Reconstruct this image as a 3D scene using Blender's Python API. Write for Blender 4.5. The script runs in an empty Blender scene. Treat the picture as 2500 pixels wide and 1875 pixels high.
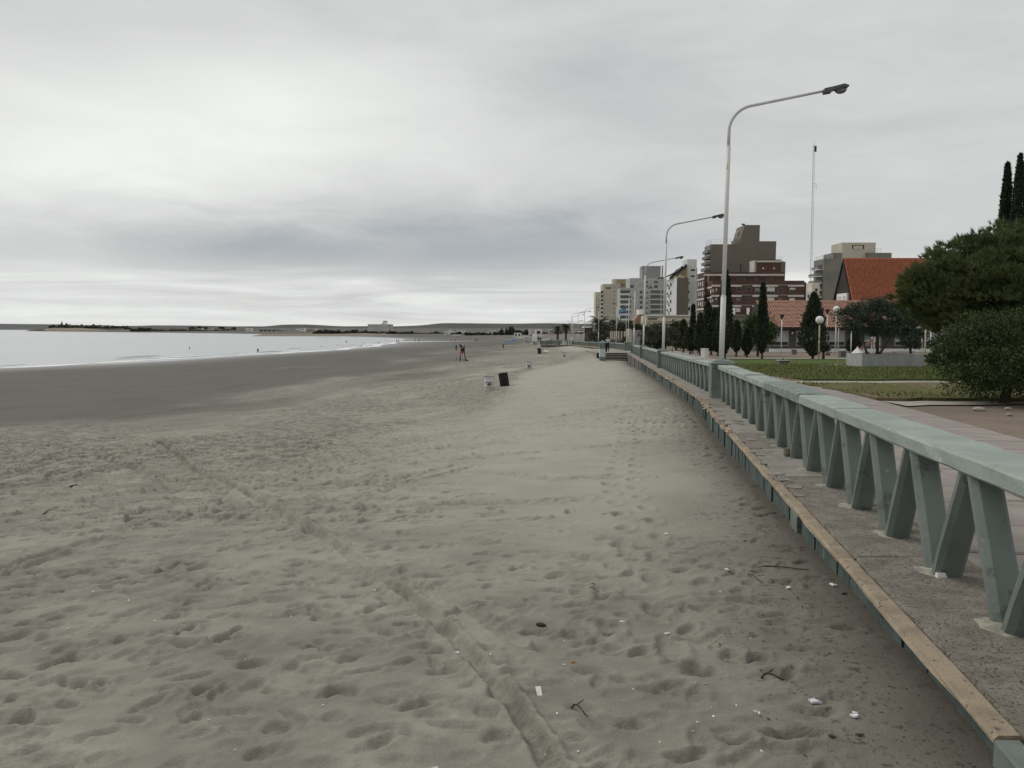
import bpy, bmesh, math, random
import numpy as np
from mathutils import Vector, Matrix
random.seed(7); np.random.seed(7)
RNG = np.random.RandomState(11)
SC = bpy.context.scene
COL = SC.collection
R = math.radians

# ------------------------------------------------------------ camera / sky / sun / exposure
CAMZ = 7.0                                   # metres above the sea
PITCH = math.atan((937.5 - 802.0) / 2022.0)
cam_d = bpy.data.cameras.new('camera'); cam = bpy.data.objects.new('camera', cam_d); COL.objects.link(cam)
cam_d.sensor_width = 36.0; cam_d.lens = 2022.0 / 2500.0 * 36.0
cam_d.clip_start = 0.05; cam_d.clip_end = 40000.0
cam.location = (0, 0, CAMZ); cam.rotation_euler = (math.pi / 2 - PITCH, 0, 0)
SC.camera = cam
SC.view_settings.view_transform = 'Standard'; SC.view_settings.look = 'None'
SC.view_settings.exposure = 0.0; SC.view_settings.gamma = 1.0; SC.view_settings.use_curve_mapping = False
SC.render.engine = 'CYCLES'
SC.cycles.use_denoising = True
SC.cycles.max_bounces = 6; SC.cycles.diffuse_bounces = 3; SC.cycles.glossy_bounces = 3; SC.cycles.transparent_max_bounces = 6
SUN_EL, SUN_AZ = R(46), R(-50)               # azimuth measured from +Y towards +X

class NT:
    """tiny helper round a node tree"""
    def __init__(s, nt): s.nt = nt; s.x = 0
    def n(s, t, **kw):
        nd = s.nt.nodes.new(t)
        for k, v in kw.items():
            if k.startswith('i_'):
                key = k[2:]; key = int(key) if key.isdigit() else key.replace('_', ' ')
                nd.inputs[key].default_value = v
            else: setattr(nd, k, v)
        return nd
    def l(s, a, b): s.nt.links.new(a, b)
    def val(s, sock, v):
        if hasattr(v, 'links'): s.l(v, sock)
        else: sock.default_value = v
    def math(s, op, a, b=0.0, clamp=False):
        m = s.n('ShaderNodeMath', operation=op, use_clamp=clamp); s.val(m.inputs[0], a); s.val(m.inputs[1], b); return m.outputs[0]
    def mixc(s, f, a, b, mode='MIX'):
        m = s.n('ShaderNodeMix', data_type='RGBA', blend_type=mode)
        s.val(m.inputs[0], f); s.val(m.inputs[6], a); s.val(m.inputs[7], b); return m.outputs[2]
    def ramp(s, f, lo, hi, smooth=True):
        m = s.n('ShaderNodeMapRange', interpolation_type='SMOOTHSTEP' if smooth else 'LINEAR')
        s.val(m.inputs[0], f); m.inputs[1].default_value = lo; m.inputs[2].default_value = hi; return m.outputs[0]
    def noise(s, vec, scale, detail=4, rough=.55, dist=0.0, out=0):
        m = s.n('ShaderNodeTexNoise'); s.l(vec, m.inputs['Vector']); m.inputs['Scale'].default_value = scale
        m.inputs['Detail'].default_value = detail; m.inputs['Roughness'].default_value = rough; m.inputs['Distortion'].default_value = dist
        return m.outputs[out]

def c4(c): return (c[0], c[1], c[2], 1.0)

world = bpy.data.worlds.new('World'); SC.world = world; world.use_nodes = True
def build_world():
    nt = world.node_tree; nt.nodes.clear(); T = NT(nt)
    out = T.n('ShaderNodeOutputWorld')
    sky = T.n('ShaderNodeTexSky', sky_type='NISHITA', sun_disc=False)
    sky.sun_elevation = SUN_EL; sky.sun_rotation = SUN_AZ
    bg1 = T.n('ShaderNodeBackground'); bg1.inputs[1].default_value = 0.09; T.l(sky.outputs[0], bg1.inputs[0])
    tc = T.n('ShaderNodeTexCoord'); sep = T.n('ShaderNodeSeparateXYZ'); T.l(tc.outputs['Generated'], sep.inputs[0])
    X, Y, Z = sep.outputs
    zc = T.math('ADD', T.math('MAXIMUM', Z, 0.0), 0.15)
    px, py = T.math('DIVIDE', X, zc), T.math('DIVIDE', Y, zc)
    P = T.n('ShaderNodeCombineXYZ'); T.l(px, P.inputs[0]); T.l(py, P.inputs[1])
    mp = T.n('ShaderNodeMapping'); T.l(P.outputs[0], mp.inputs[0])
    mp.inputs['Rotation'].default_value = (0, 0, R(-38)); mp.inputs['Scale'].default_value = (.75, 1.35, 1)
    # direction in degrees
    el = T.math('MULTIPLY', T.math('ARCSINE', Z), 57.2958)
    az = T.math('MULTIPLY', T.math('ARCTAN2', X, Y), 57.2958)
    # cloud texture: diagonal wisps high up, fluffier lower down
    q0 = T.n('ShaderNodeCombineXYZ'); T.l(T.math('DIVIDE', az, 15.0), q0.inputs[0]); T.l(T.math('DIVIDE', el, 7.5), q0.inputs[1])
    qm = T.n('ShaderNodeMapping'); T.l(q0.outputs[0], qm.inputs[0]); qm.inputs['Rotation'].default_value = (0, 0, R(24)); qm.inputs['Scale'].default_value = (.75, 1.25, 1); qm.inputs['Location'].default_value = (3.1, 1.7, 0)
    n1 = T.noise(qm.outputs[0], .85, 7, .52, .8); n2 = T.noise(qm.outputs[0], 2.3, 6, .58, .9); n3 = T.noise(mp.outputs[0], .9, 7, .58, .7)
    wob = T.math('MULTIPLY', T.math('SUBTRACT', n2, .5), 9.0)
    def blob(a0, e0, wa, we, tilt=0.0, wb=.35):
        da = T.math('SUBTRACT', az, a0)
        e1 = T.math('SUBTRACT', T.math('ADD', el, T.math('MULTIPLY', wob, wb)), e0)
        e1 = T.math('ADD', e1, T.math('MULTIPLY', da, tilt))
        q = T.math('ADD', T.math('POWER', T.math('DIVIDE', da, wa), 2.0), T.math('POWER', T.math('DIVIDE', e1, we), 2.0))
        return T.math('POWER', 2.71828, T.math('MULTIPLY', q, -1.0))
    v = T.math('ADD', .640, T.math('MULTIPLY', T.math('SUBTRACT', n1, .5), .26))
    v = T.math('ADD', v, T.math('MULTIPLY', T.math('SUBTRACT', n2, .5), .13))
    v = T.math('ADD', v, T.math('MULTIPLY', T.math('SUBTRACT', n3, .5), .10))
    v = T.math('ADD', v, T.math('MULTIPLY', blob(-22, 12.0, 16, 4.8, -.10), .25))
    v = T.math('ADD', v, T.math('MULTIPLY', blob(-21, 5.4, 12, 1.7, .03, .2), -.13))
    v = T.math('ADD', v, T.math('MULTIPLY', blob(-36, 5, 12, 6.0), .07))
    v = T.math('ADD', v, T.math('MULTIPLY', blob(0, 5.8, 19, 2.5, -.01, .25), -.20))
    v = T.math('ADD', v, T.math('MULTIPLY', blob(4, 17, 9, 5.0, .10), -.05))
    # streaky bright openings just above the horizon
    str_m = T.n('ShaderNodeMapping'); cs = T.n('ShaderNodeCombineXYZ')
    T.l(T.math('MULTIPLY', az, .05), cs.inputs[0]); T.l(T.math('MULTIPLY', el, .75), cs.inputs[1]); T.l(cs.outputs[0], str_m.inputs[0])
    ns = T.noise(str_m.outputs[0], 1.3, 6, .58, .8)
    low = T.math('SUBTRACT', 1.0, T.ramp(T.math('ADD', el, T.math('MULTIPLY', wob, .22)), 2.6, 4.6))
    v = T.math('ADD', v, T.math('MULTIPLY', low, T.math('ADD', .085, T.math('MULTIPLY', T.math('SUBTRACT', ns, .5), .72))))
    v = T.math('MINIMUM', T.math('MAXIMUM', v, .40), .92)
    cr = T.n('ShaderNodeValToRGB'); T.l(v, cr.inputs[0])
    e = cr.color_ramp.elements; e[0].position = .42; e[0].color = (.405, .437, .466, 1); e[1].position = .92; e[1].color = (.905, .920, .896, 1)
    m_ = cr.color_ramp.elements.new(.60); m_.color = (.595, .605, .605, 1)
    bg2 = T.n('ShaderNodeBackground'); bg2.inputs[1].default_value = 1.0; T.l(cr.outputs[0], bg2.inputs[0])
    # a little of the blue sky shows through the low gaps
    gap = T.math('MULTIPLY', T.math('MULTIPLY', low, T.ramp(T.math('SUBTRACT', 1.0, ns), .50, .66)), .05)
    mx = T.n('ShaderNodeMixShader'); T.l(T.math('SUBTRACT', 1.0, gap), mx.inputs[0]); T.l(bg1.outputs[0], mx.inputs[1]); T.l(bg2.outputs[0], mx.inputs[2])
    T.l(mx.outputs[0], out.inputs[0])
build_world()
sun_d = bpy.data.lights.new('sun', 'SUN'); sun_d.energy = 1.5; sun_d.angle = R(34); sun_d.color = (1.0, .965, .91)
sun = bpy.data.objects.new('sun', sun_d); COL.objects.link(sun); sun.location = (-20, 20, 60)
sd = Vector((math.sin(SUN_AZ) * math.cos(SUN_EL), math.cos(SUN_AZ) * math.cos(SUN_EL), math.sin(SUN_EL)))
sun.rotation_euler = sd.to_track_quat('Z', 'Y').to_euler()

# ------------------------------------------------------------ measuring helpers
F = 2022.0
def PX(px, d): return (px - 1250.0) / F * d                # sideways metres at distance d
def PZ(py, d): return CAMZ - (py - 802.0) / F * d          # height above the sea at distance d
def W(px, py, d): return Vector((PX(px, d), d, PZ(py, d)))
def prom_z(d): return CAMZ - 1.5 - .012 * d if d < 240 else CAMZ - 1.5 - 2.88
def xf(d):                                                  # front line of the balusters
    if d <= 21: return 5.216 + .1606 * (d - 21)
    if d <= 103: return 5.216 + .1115 * (d - 21)
    if d <= 125: return 14.36 + (d - 103) * .05
    return 15.46 - (d - 125) * .004
def xe(d): return xf(d) - .50                               # outer edge of the ledge
def rz(d): return -math.atan(.1606 if d < 21 else (.1115 if d <= 103 else 0.0))   # heading of the wall (about z)

# ------------------------------------------------------------ object helpers
def link(name, me, m=None, parent=None, loc=None, rot=None):
    if m is not None:
        for k in (m if isinstance(m, (list, tuple)) else [m]): me.materials.append(k)
    o = bpy.data.objects.new(name, me); COL.objects.link(o)
    if parent is not None: o.parent = parent
    if loc is not None: o.location = loc
    if rot is not None: o.rotation_euler = rot
    return o
def tag(o, label=None, cat=None, group=None, kind=None):
    if label: o['label'] = label
    if cat: o['category'] = cat
    if group: o['group'] = group
    if kind: o['kind'] = kind
    return o
def empty(name, loc, rot=0.0):
    o = bpy.data.objects.new(name, None); COL.objects.link(o); o.location = loc; o.rotation_euler = (0, 0, rot); o.empty_display_size = .2
    return o
def thing(name, label, cat, loc, rot=0.0, group=None): return tag(empty(name, loc, rot), label, cat, group)
def copy_tree(o, parent=None):
    c = o.copy(); COL.objects.link(c)
    if parent is not None: c.parent = parent
    for ch in list(o.children): copy_tree(ch, c)
    return c

class MB:
    """collects shapes into one mesh"""
    def __init__(s): s.v = []; s.f = []; s.m = []; s.smooth = False
    def add(s, vs, fs, mi=0):
        b = len(s.v); s.v += [tuple(v) for v in vs]; s.f += [tuple(i + b for i in f) for f in fs]; s.m += [mi] * len(fs); return s
    def box(s, x0, x1, y0, y1, z0, z1, mi=0, M=None):
        vs = [Vector(p) for p in ((x0, y0, z0), (x1, y0, z0), (x1, y1, z0), (x0, y1, z0), (x0, y0, z1), (x1, y0, z1), (x1, y1, z1), (x0, y1, z1))]
        if M is not None: vs = [M @ v for v in vs]
        return s.add(vs, [(0, 3, 2, 1), (4, 5, 6, 7), (0, 1, 5, 4), (1, 2, 6, 5), (2, 3, 7, 6), (3, 0, 4, 7)], mi)
    def prism(s, poly, y0, y1, mi=0, M=None, axis='y'):
        n = len(poly)
        if axis == 'y': vs = [Vector((p[0], y0, p[1])) for p in poly] + [Vector((p[0], y1, p[1])) for p in poly]
        elif axis == 'x': vs = [Vector((y0, p[0], p[1])) for p in poly] + [Vector((y1, p[0], p[1])) for p in poly]
        else: vs = [Vector((p[0], p[1], y0)) for p in poly] + [Vector((p[0], p[1], y1)) for p in poly]
        if M is not None: vs = [M @ v for v in vs]
        fs = [tuple(range(n)), tuple(range(2 * n - 1, n - 1, -1))] + [(i, i + n, (i + 1) % n + n, (i + 1) % n) for i in range(n)]
        return s.add(vs, fs, mi)
    def tube(s, pts, rs, n=8, mi=0, cap=True):
        pts = [Vector(p) for p in pts]; rs = rs if isinstance(rs, (list, tuple)) else [rs] * len(pts)
        vs = []; up = Vector((0, 0, 1)); prev = None
        for i, p in enumerate(pts):
            t = (pts[min(i + 1, len(pts) - 1)] - pts[max(i - 1, 0)]).normalized()
            a = prev if prev is not None else (t.cross(Vector((0, 1, 0))) if abs(t.y) < .9 else t.cross(Vector((1, 0, 0))))
            a = (a - t * a.dot(t)).normalized(); prev = a; b = t.cross(a)
            for k in range(n):
                q = 2 * math.pi * k / n; vs.append(p + (a * math.cos(q) + b * math.sin(q)) * rs[i])
        fs = []
        for i in range(len(pts) - 1):
            for k in range(n):
                k2 = (k + 1) % n; fs.append((i * n + k, i * n + k2, (i + 1) * n + k2, (i + 1) * n + k))
        if cap: fs += [tuple(range(n - 1, -1, -1)), tuple(range((len(pts) - 1) * n, len(pts) * n))]
        return s.add(vs, fs, mi)
    def lathe(s, prof, n=20, mi=0, c=(0, 0, 0), cap=True):
        vs = []; fs = []
        for r, z in prof:
            for k in range(n):
                q = 2 * math.pi * k / n; vs.append((c[0] + r * math.cos(q), c[1] + r * math.sin(q), c[2] + z))
        for i in range(len(prof) - 1):
            for k in range(n):
                k2 = (k + 1) % n; fs.append((i * n + k, i * n + k2, (i + 1) * n + k2, (i + 1) * n + k))
        if cap: fs += [tuple(range(n - 1, -1, -1)), tuple(range((len(prof) - 1) * n, len(prof) * n))]
        return s.add(vs, fs, mi)
    def ball(s, c, r, n=10, mi=0):
        r = r if isinstance(r, (tuple, list)) else (r, r, r); m = max(4, n // 2); vs = []; fs = []
        for i in range(m + 1):
            t = math.pi * i / m
            for k in range(n):
                q = 2 * math.pi * k / n
                vs.append((c[0] + r[0] * math.sin(t) * math.cos(q), c[1] + r[1] * math.sin(t) * math.sin(q), c[2] + r[2] * math.cos(t)))
        for i in range(m):
            for k in range(n):
                k2 = (k + 1) % n; fs.append((i * n + k, (i + 1) * n + k, (i + 1) * n + k2, i * n + k2))
        return s.add(vs, fs, mi)
    def mesh(s, name, smooth=None):
        me = bpy.data.meshes.new(name); me.from_pydata(s.v, [], s.f)
        if any(s.m): me.polygons.foreach_set('material_index', s.m)
        if (s.smooth if smooth is None else smooth):
            me.polygons.foreach_set('use_smooth', [True] * len(me.polygons))
        me.update(); return me
    def obj(s, name, m=None, parent=None, loc=None, rot=None, smooth=None, bevel=0.0):
        me = s.mesh(name, smooth)
        if bevel:
            bm = bmesh.new(); bm.from_mesh(me); bmesh.ops.remove_doubles(bm, verts=bm.verts, dist=1e-5)
            bmesh.ops.bevel(bm, geom=list(bm.edges), offset=bevel, segments=2, affect='EDGES', profile=.6)
            bm.to_mesh(me); bm.free()
        return link(name, me, m, parent, loc, rot)

def np_mesh(name, verts, faces, k, smooth=False):
    me = bpy.data.meshes.new(name); n = len(faces)
    me.vertices.add(len(verts)); me.vertices.foreach_set('co', np.asarray(verts, np.float32).ravel())
    me.loops.add(n * k); me.loops.foreach_set('vertex_index', np.asarray(faces, np.int32).ravel())
    me.polygons.add(n); me.polygons.foreach_set('loop_start', np.arange(0, n * k, k, dtype=np.int32))
    me.polygons.foreach_set('loop_total', np.full(n, k, np.int32))
    if smooth: me.polygons.foreach_set('use_smooth', np.ones(n, bool))
    me.update(); me.validate(); return me

# ------------------------------------------------------------ materials
def pm(name, a, b=None, scale=3.0, rough=.8, bump=.0, bscale=30.0, spots=None, spotscale=20.0, spotth=.62, metal=0.0, spec=.3, stretch=(1, 1, 1), detail=5, island=0.0, lo=.38, hi=.62, spots2=None, island_col=None, transl=0.0):
    m = bpy.data.materials.new(name); m.use_nodes = True; nt = m.node_tree; nt.nodes.clear(); T = NT(nt)
    out = T.n('ShaderNodeOutputMaterial'); p = T.n('ShaderNodeBsdfPrincipled')
    p.inputs['Roughness'].default_value = rough; p.inputs['Metallic'].default_value = metal; p.inputs['Specular IOR Level'].default_value = spec
    T.l(p.outputs[0], out.inputs[0])
    tc = T.n('ShaderNodeTexCoord'); oi = T.n('ShaderNodeObjectInfo')
    off = T.n('ShaderNodeVectorMath', operation='ADD'); T.l(tc.outputs['Object'], off.inputs[0])
    sc_ = T.n('ShaderNodeVectorMath', operation='SCALE'); sc_.inputs[0].default_value = (17, 31, 23); T.l(oi.outputs['Random'], sc_.inputs['Scale']); T.l(sc_.outputs[0], off.inputs[1])
    mp = T.n('ShaderNodeMapping'); T.l(off.outputs[0], mp.inputs[0]); mp.inputs['Scale'].default_value = stretch
    V = mp.outputs[0]
    b = b or tuple(x * .8 for x in a)
    col = T.mixc(T.ramp(T.noise(V, scale, detail, .6), lo, hi), c4(a), c4(b))
    if spots:
        col = T.mixc(T.ramp(T.noise(V, spotscale, 4, .6), spotth, spotth + .07), col, c4(spots))
    if spots2:
        col = T.mixc(T.ramp(T.noise(V, spots2[1], 3, .6), spots2[2], spots2[2] + .05), col, c4(spots2[0]))
    if island:
        g = T.n('ShaderNodeNewGeometry')
        col = T.mixc(T.math('MULTIPLY', g.outputs['Random Per Island'], island), col, c4(island_col or tuple(x * .45 for x in a)))
    T.l(col, p.inputs['Base Color'])
    if bump:
        bn = T.n('ShaderNodeBump'); bn.inputs['Strength'].default_value = bump; bn.inputs['Distance'].default_value = .02
        T.l(T.noise(V, bscale, 5, .65), bn.inputs['Height']); T.l(bn.outputs[0], p.inputs['Normal'])
    if transl:
        tr = T.n('ShaderNodeBsdfTranslucent'); T.l(col, tr.inputs[0]); mx = T.n('ShaderNodeMixShader'); mx.inputs[0].default_value = transl
        T.l(p.outputs[0], mx.inputs[1]); T.l(tr.outputs[0], mx.inputs[2]); T.l(mx.outputs[0], out.inputs[0])
    return m
MT = {}
def M_(k, *a, **kw):
    if k not in MT: MT[k] = pm(k, *a, **kw)
    return MT[k]
M_('teal_paint', (.158, .186, .165), (.126, .151, .134), scale=2.2, rough=.7, bump=.25, bscale=22, spots=(.098, .112, .098), spotscale=6, spotth=.61, spots2=((.285, .30, .27), 15, .69))
M_('teal_rail', (.285, .327, .293), (.232, .272, .242), scale=1.8, rough=.72, bump=.35, bscale=26, spots=(.17, .20, .18), spotscale=7, spotth=.68, spots2=((.36, .40, .365), 5, .64))
M_('teal_patch', (.20, .24, .215), (.15, .182, .163), scale=6, rough=.8, bump=.6, bscale=18, spots=(.10, .12, .11), spotscale=12, spotth=.6)
M_('teal_light', (.36, .43, .42), (.30, .36, .35), scale=6, rough=.7, bump=.2)
M_('pale_blue_paint', (.50, .57, .58), (.42, .50, .51), scale=5, rough=.6)
M_('mortar', (.34, .325, .265), (.23, .215, .18), scale=14, rough=.95, bump=.6, bscale=40)
M_('green_board', (.085, .112, .10), (.058, .078, .07), scale=3, rough=.8, bump=.4, bscale=20, spots=(.17, .20, .18), spotscale=6, spotth=.62, stretch=(1, 1, .35))
M_('ledge_stone', (.250, .228, .193), (.182, .161, .136), scale=5, rough=.95, bump=1.0, bscale=60, spots=(.095, .077, .065), spotscale=48, spotth=.55, spots2=((.50, .47, .42), 55, .68))
M_('ledge_cement', (.262, .248, .22), (.21, .197, .174), scale=4, rough=.95, bump=.5, bscale=50, spots=(.14, .125, .115), spotscale=16, spotth=.62)
M_('tan_nosing', (.315, .258, .182), (.235, .195, .143), scale=5, rough=.9, bump=.7, bscale=40, spots=(.12, .10, .08), spotscale=22, spotth=.60)
M_('broken_nosing', (.37, .30, .215), (.22, .18, .14), scale=9, rough=.95, bump=1.0, bscale=30, spots=(.10, .08, .07), spotscale=14, spotth=.6)
M_('paver', (.282, .250, .228), (.242, .213, .195), scale=2.2, rough=.9, bump=.25, bscale=60, spots=(.17, .145, .138), spotscale=10, spotth=.66)
M_('path_concrete', (.36, .335, .30), (.30, .28, .25), scale=3, rough=.92, bump=.3, bscale=40)
M_('grey_concrete', (.37, .375, .375), (.31, .315, .317), scale=2.5, rough=.9, bump=.2, bscale=30)
M_('step_concrete', (.17, .15, .138), (.125, .11, .10), scale=3, rough=.95, bump=.3)
M_('dark_wall', (.15, .137, .125), (.11, .10, .09), scale=1.5, rough=.95)
M_('lamp_white', (.62, .62, .585), (.54, .54, .51), scale=2.0, rough=.5, spots=(.28, .18, .09), spotscale=5.5, spotth=.69, spots2=((.12, .10, .08), 14, .74), stretch=(1, 1, .6))
M_('lamp_head', (.085, .09, .09), (.06, .065, .065), scale=4, rough=.6)
M_('lamp_glass', (.12, .125, .12), (.09, .095, .09), scale=4, rough=.15, spec=.6)
M_('galvanised', (.50, .505, .50), (.42, .425, .42), scale=3, rough=.5)
M_('white_paint', (.70, .70, .68), (.62, .62, .60), scale=2, rough=.6)
M_('rust_pole', (.55, .53, .47), (.45, .38, .28), scale=4, rough=.7, spots=(.22, .11, .05), spotscale=6, spotth=.58)
M_('black_paint', (.014, .013, .013), (.022, .019, .018), scale=5, rough=.7, bump=.2)
M_('barrel_white', (.58, .585, .56), (.50, .50, .48), scale=4, rough=.6, spots=(.30, .26, .21), spotscale=8, spotth=.68)
M_('print_black', (.02, .022, .022), (.05, .05, .05), scale=30, rough=.8)
M_('wood_dark', (.055, .035, .026), (.035, .022, .017), scale=5, rough=.85)
M_('cloth_black', (.012, .012, .013)); M_('cloth_red', (.36, .025, .02)); M_('cloth_white', (.62, .63, .63)); M_('cloth_lightblue', (.26, .48, .54))
M_('cloth_teal', (.03, .20, .22)); M_('cloth_dark', (.03, .03, .035)); M_('cloth_yellow', (.45, .36, .12)); M_('cloth_orange', (.5, .2, .06)); M_('skin', (.27, .155, .105), (.24, .135, .09)); M_('hair', (.015, .011, .009))
M_('cloth_blue', (.07, .15, .36), (.05, .11, .28)); M_('cloth_grey', (.16, .16, .17))
M_('trunk', (.075, .058, .045), (.045, .036, .03), scale=9, rough=.95, bump=.8, bscale=20)
M_('trunk_pale', (.15, .125, .10), (.09, .075, .06), scale=9, rough=.95)
M_('stone_dark', (.055, .05, .042), (.035, .032, .028), scale=25, rough=.9)
M_('stick', (.035, .027, .021), (.05, .038, .03), scale=20, rough=.9)
M_('shell', (.72, .70, .66), (.60, .58, .54), scale=30, rough=.6)
M_('paper', (.68, .69, .74), (.62, .63, .68), scale=10, rough=.8)
M_('seaweed', (.050, .043, .034), (.075, .065, .05), scale=30, rough=.95)
# foliage (reflectance of leaves; darkening comes from self shade)
def leafmat(k, a, b, isl=.75, dark=None): M_(k, a, b, scale=.9, rough=.75, spec=.2, island=isl, island_col=dark or tuple(x * .55 for x in a), lo=.40, hi=.60)
leafmat('cypress_leaf', (.060, .080, .042), (.036, .050, .030))
leafmat('cypress_dark_leaf', (.046, .062, .038), (.030, .042, .028))
leafmat('pine_leaf', (.140, .168, .062), (.085, .115, .048))
leafmat('shrub_leaf', (.070, .102, .034), (.040, .064, .024))
leafmat('planter_leaf', (.075, .098, .066), (.046, .066, .046))
leafmat('broad_leaf', (.055, .095, .032), (.038, .068, .026))
leafmat('olive_leaf', (.105, .108, .068), (.08, .085, .052))
leafmat('bush_leaf', (.064, .080, .042), (.042, .054, .031))
leafmat('palm_leaf', (.055, .068, .036), (.04, .05, .028))
leafmat('far_leaf', (.058, .066, .050), (.04, .047, .037), .5)
leafmat('grass_blade', (.15, .18, .055), (.12, .155, .046), .6, (.20, .18, .085))
# building stuff
M_('beige_render', (.47, .44, .36), (.43, .405, .335), scale=.15, rough=.9); M_('cream_render', (.60, .565, .45), (.47, .44, .36), scale=.2, rough=.9)
M_('grey_render', (.42, .425, .40), (.38, .385, .365), scale=.15, rough=.9); M_('mid_grey_render', (.29, .285, .28), (.26, .258, .255), scale=.12, rough=.9)
M_('pale_render', (.66, .66, .645), (.60, .60, .59), scale=.2, rough=.9, stretch=(1, 1, .4)); M_('stain_render', (.64, .64, .60), (.55, .55, .52), scale=.25, rough=.9, stretch=(2, 2, .3))
M_('taupe_render', (.165, .145, .118), (.15, .132, .108), scale=.12, rough=.9); M_('taupe_light', (.21, .19, .17), (.18, .165, .15), scale=.3, rough=.9)
M_('olive_grey_render', (.20, .192, .168), (.158, .154, .138), scale=.12, rough=.9); M_('ochre_render', (.33, .28, .17), (.27, .23, .14), scale=.5)
M_('white_band', (.55, .505, .46), (.47, .43, .395), scale=.5, rough=.8); M_('white_wall', (.76, .76, .745), (.70, .70, .69), scale=.4)
M_('window_glass', (.035, .04, .045), (.06, .065, .07), scale=.3, rough=.12, spec=.6); M_('window_dark', (.012, .012, .013), (.02, .02, .02), scale=.5, rough=.3)
M_('blind', (.42, .435, .43), (.37, .385, .38), scale=.4, rough=.8); M_('shutter_white', (.55, .53, .50), (.50, .48, .455), scale=.8, rough=.8); M_('shutter_grey', (.22, .215, .21), (.17, .167, .163), scale=.8)
M_('dark_house_wall', (.095, .088, .085), (.075, .07, .068), scale=.6, rough=.9); M_('wood_gable', (.040, .032, .028), (.03, .024, .021), scale=2)
M_('slate', (.03, .032, .036), (.022, .024, .027), scale=2); M_('metal_dark', (.04, .04, .042)); M_('steel_white', (.60, .61, .62), rough=.4)
M_('roof_flat', (.16, .155, .15)); M_('pink_render', (.36, .20, .155), (.31, .17, .13))
M_('tile_red', (.345, .115, .058), (.265, .085, .046), scale=2.5, rough=.85, island=.4, island_col=(.44, .19, .11))
M_('tile_pink', (.37, .205, .155), (.31, .17, .13), scale=1.6, rough=.88, island=.6, island_col=(.42, .24, .17))
M_('far_white', (.80, .79, .76), (.66, .65, .63), scale=.08, rough=.9); M_('far_tan', (.46, .41, .33), (.38, .34, .28), scale=.08); M_('far_grey', (.27, .272, .262), (.23, .232, .222), scale=.06)
M_('tent_blue', (.12, .19, .36), (.09, .15, .30), scale=.5)
def brick_mat():
    m = bpy.data.materials.new('brick'); m.use_nodes = True; nt = m.node_tree; T = NT(nt); p = nt.nodes['Principled BSDF']
    tc = T.n('ShaderNodeTexCoord'); b = T.n('ShaderNodeTexBrick'); mp = T.n('ShaderNodeMapping'); mp.inputs['Rotation'].default_value = (R(90), 0, 0)
    T.l(tc.outputs['Object'], mp.inputs[0]); T.l(mp.outputs[0], b.inputs['Vector'])
    b.inputs['Color1'].default_value = (.105, .052, .038, 1); b.inputs['Color2'].default_value = (.076, .039, .030, 1); b.inputs['Mortar'].default_value = (.11, .07, .06, 1)
    b.inputs['Scale'].default_value = 1.0; b.inputs['Brick Width'].default_value = .24; b.inputs['Row Height'].default_value = .075; b.inputs['Mortar Size'].default_value = .008
    c = T.mixc(T.ramp(T.noise(tc.outputs['Object'], .25, 5), .35, .65), b.outputs[0], (.066, .034, .027, 1)); T.l(c, p.inputs['Base Color']); p.inputs['Roughness'].default_value = .9
    MT['brick'] = m
brick_mat()

# ============================================================ SAND
CP = []   # (sideways x, distance d, drop below the camera)
for d, dr in ((2, 1.62), (3, 1.64), (5, 1.70), (8, 1.82), (16, 2.06), (21, 2.10), (36, 2.28), (60, 2.85), (78, 3.35)):
    CP += [(xe(d) + .3, d, dr), (xe(d) - 1.0, d, dr + .03)]
CP += [(10.8, 85.5, 3.68), (9.8, 84.5, 3.62), (8.2, 88, 2.95), (7.8, 93, 2.72), (8.6, 100, 2.8), (6.5, 86, 3.3), (10, 110, 3.05), (12.6, 120, 3.2), (13.3, 140, 3.6), (14.3, 190, 4.1), (15, 203, 4.2), (6.5, 214, 4.9), (5, 205, 4.8)]
CP += [(0, 2, 1.63), (0, 3, 1.66), (0, 5, 1.73), (0, 10, 1.97), (0, 16, 2.25), (0, 25, 2.65), (0, 36, 3.12), (-1.3, 49, 3.70), (-.9, 52, 3.60), (-.4, 80, 4.06), (6.5, 103, 3.84), (5, 150, 4.6)]
CP += [(-7.5, 126, 5.0), (-14, 211, 5.6), (-2.5, 235, 5.9), (-2, 3, 1.69), (-5, 8, 2.05), (-11, 17.9, 2.8), (-20, 30, 3.6), (-24, 38, 4.2), (-40, 65, 5.2), (-45, 100, 5.9), (-30, 160, 6.0), (-6, 5, 2.1), (-14, 12, 3.0)]
CP += [(-90.7, 147, 7), (-69, 215, 7), (-60.6, 246, 7), (-54, 314, 7), (-56.6, 379, 7), (-57.8, 429, 7), (-111, 80, 7.0), (-160, 80, 8.5), (-150, 215, 8.6), (-130, 314, 8.8), (-150, 430, 8.8), (-200, 566, 9), (-66, 477, 7), (-73, 566, 7), (-105, 658, 7), (-138, 718, 7), (-301, 1011, 7), (-535, 1335, 7), (-803, 1627, 7), (-1331, 2359, 7)]
CP += [(-30, 430, 6.6), (0, 430, 6.4), (0, 600, 6), (-50, 660, 6.1), (-90, 760, 6), (-230, 1100, 5.4), (-460, 1450, 5), (-690, 1800, 4), (-1150, 2500, 3), (100, 600, 4.6), (100, 1200, 4), (0, 1500, 4), (-400, 2500, 2.5), (0, 4000, 1), (-2000, 4700, 0), (1500, 4000, 0), (1000, 1500, 2.5), (60, 300, 4.6), (120, 430, 4.6)]
CP += [(-400, 1011, 9), (-700, 1335, 9.5), (-1000, 1627, 10), (-1700, 2359, 10), (-2300, 3500, 10), (-3300, 3800, 10)]
CPa = np.array(CP, float)
def _q(x, d): return np.stack([np.arctan2(x, d + 3.0) * 2.6, np.log(d)], -1)
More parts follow.
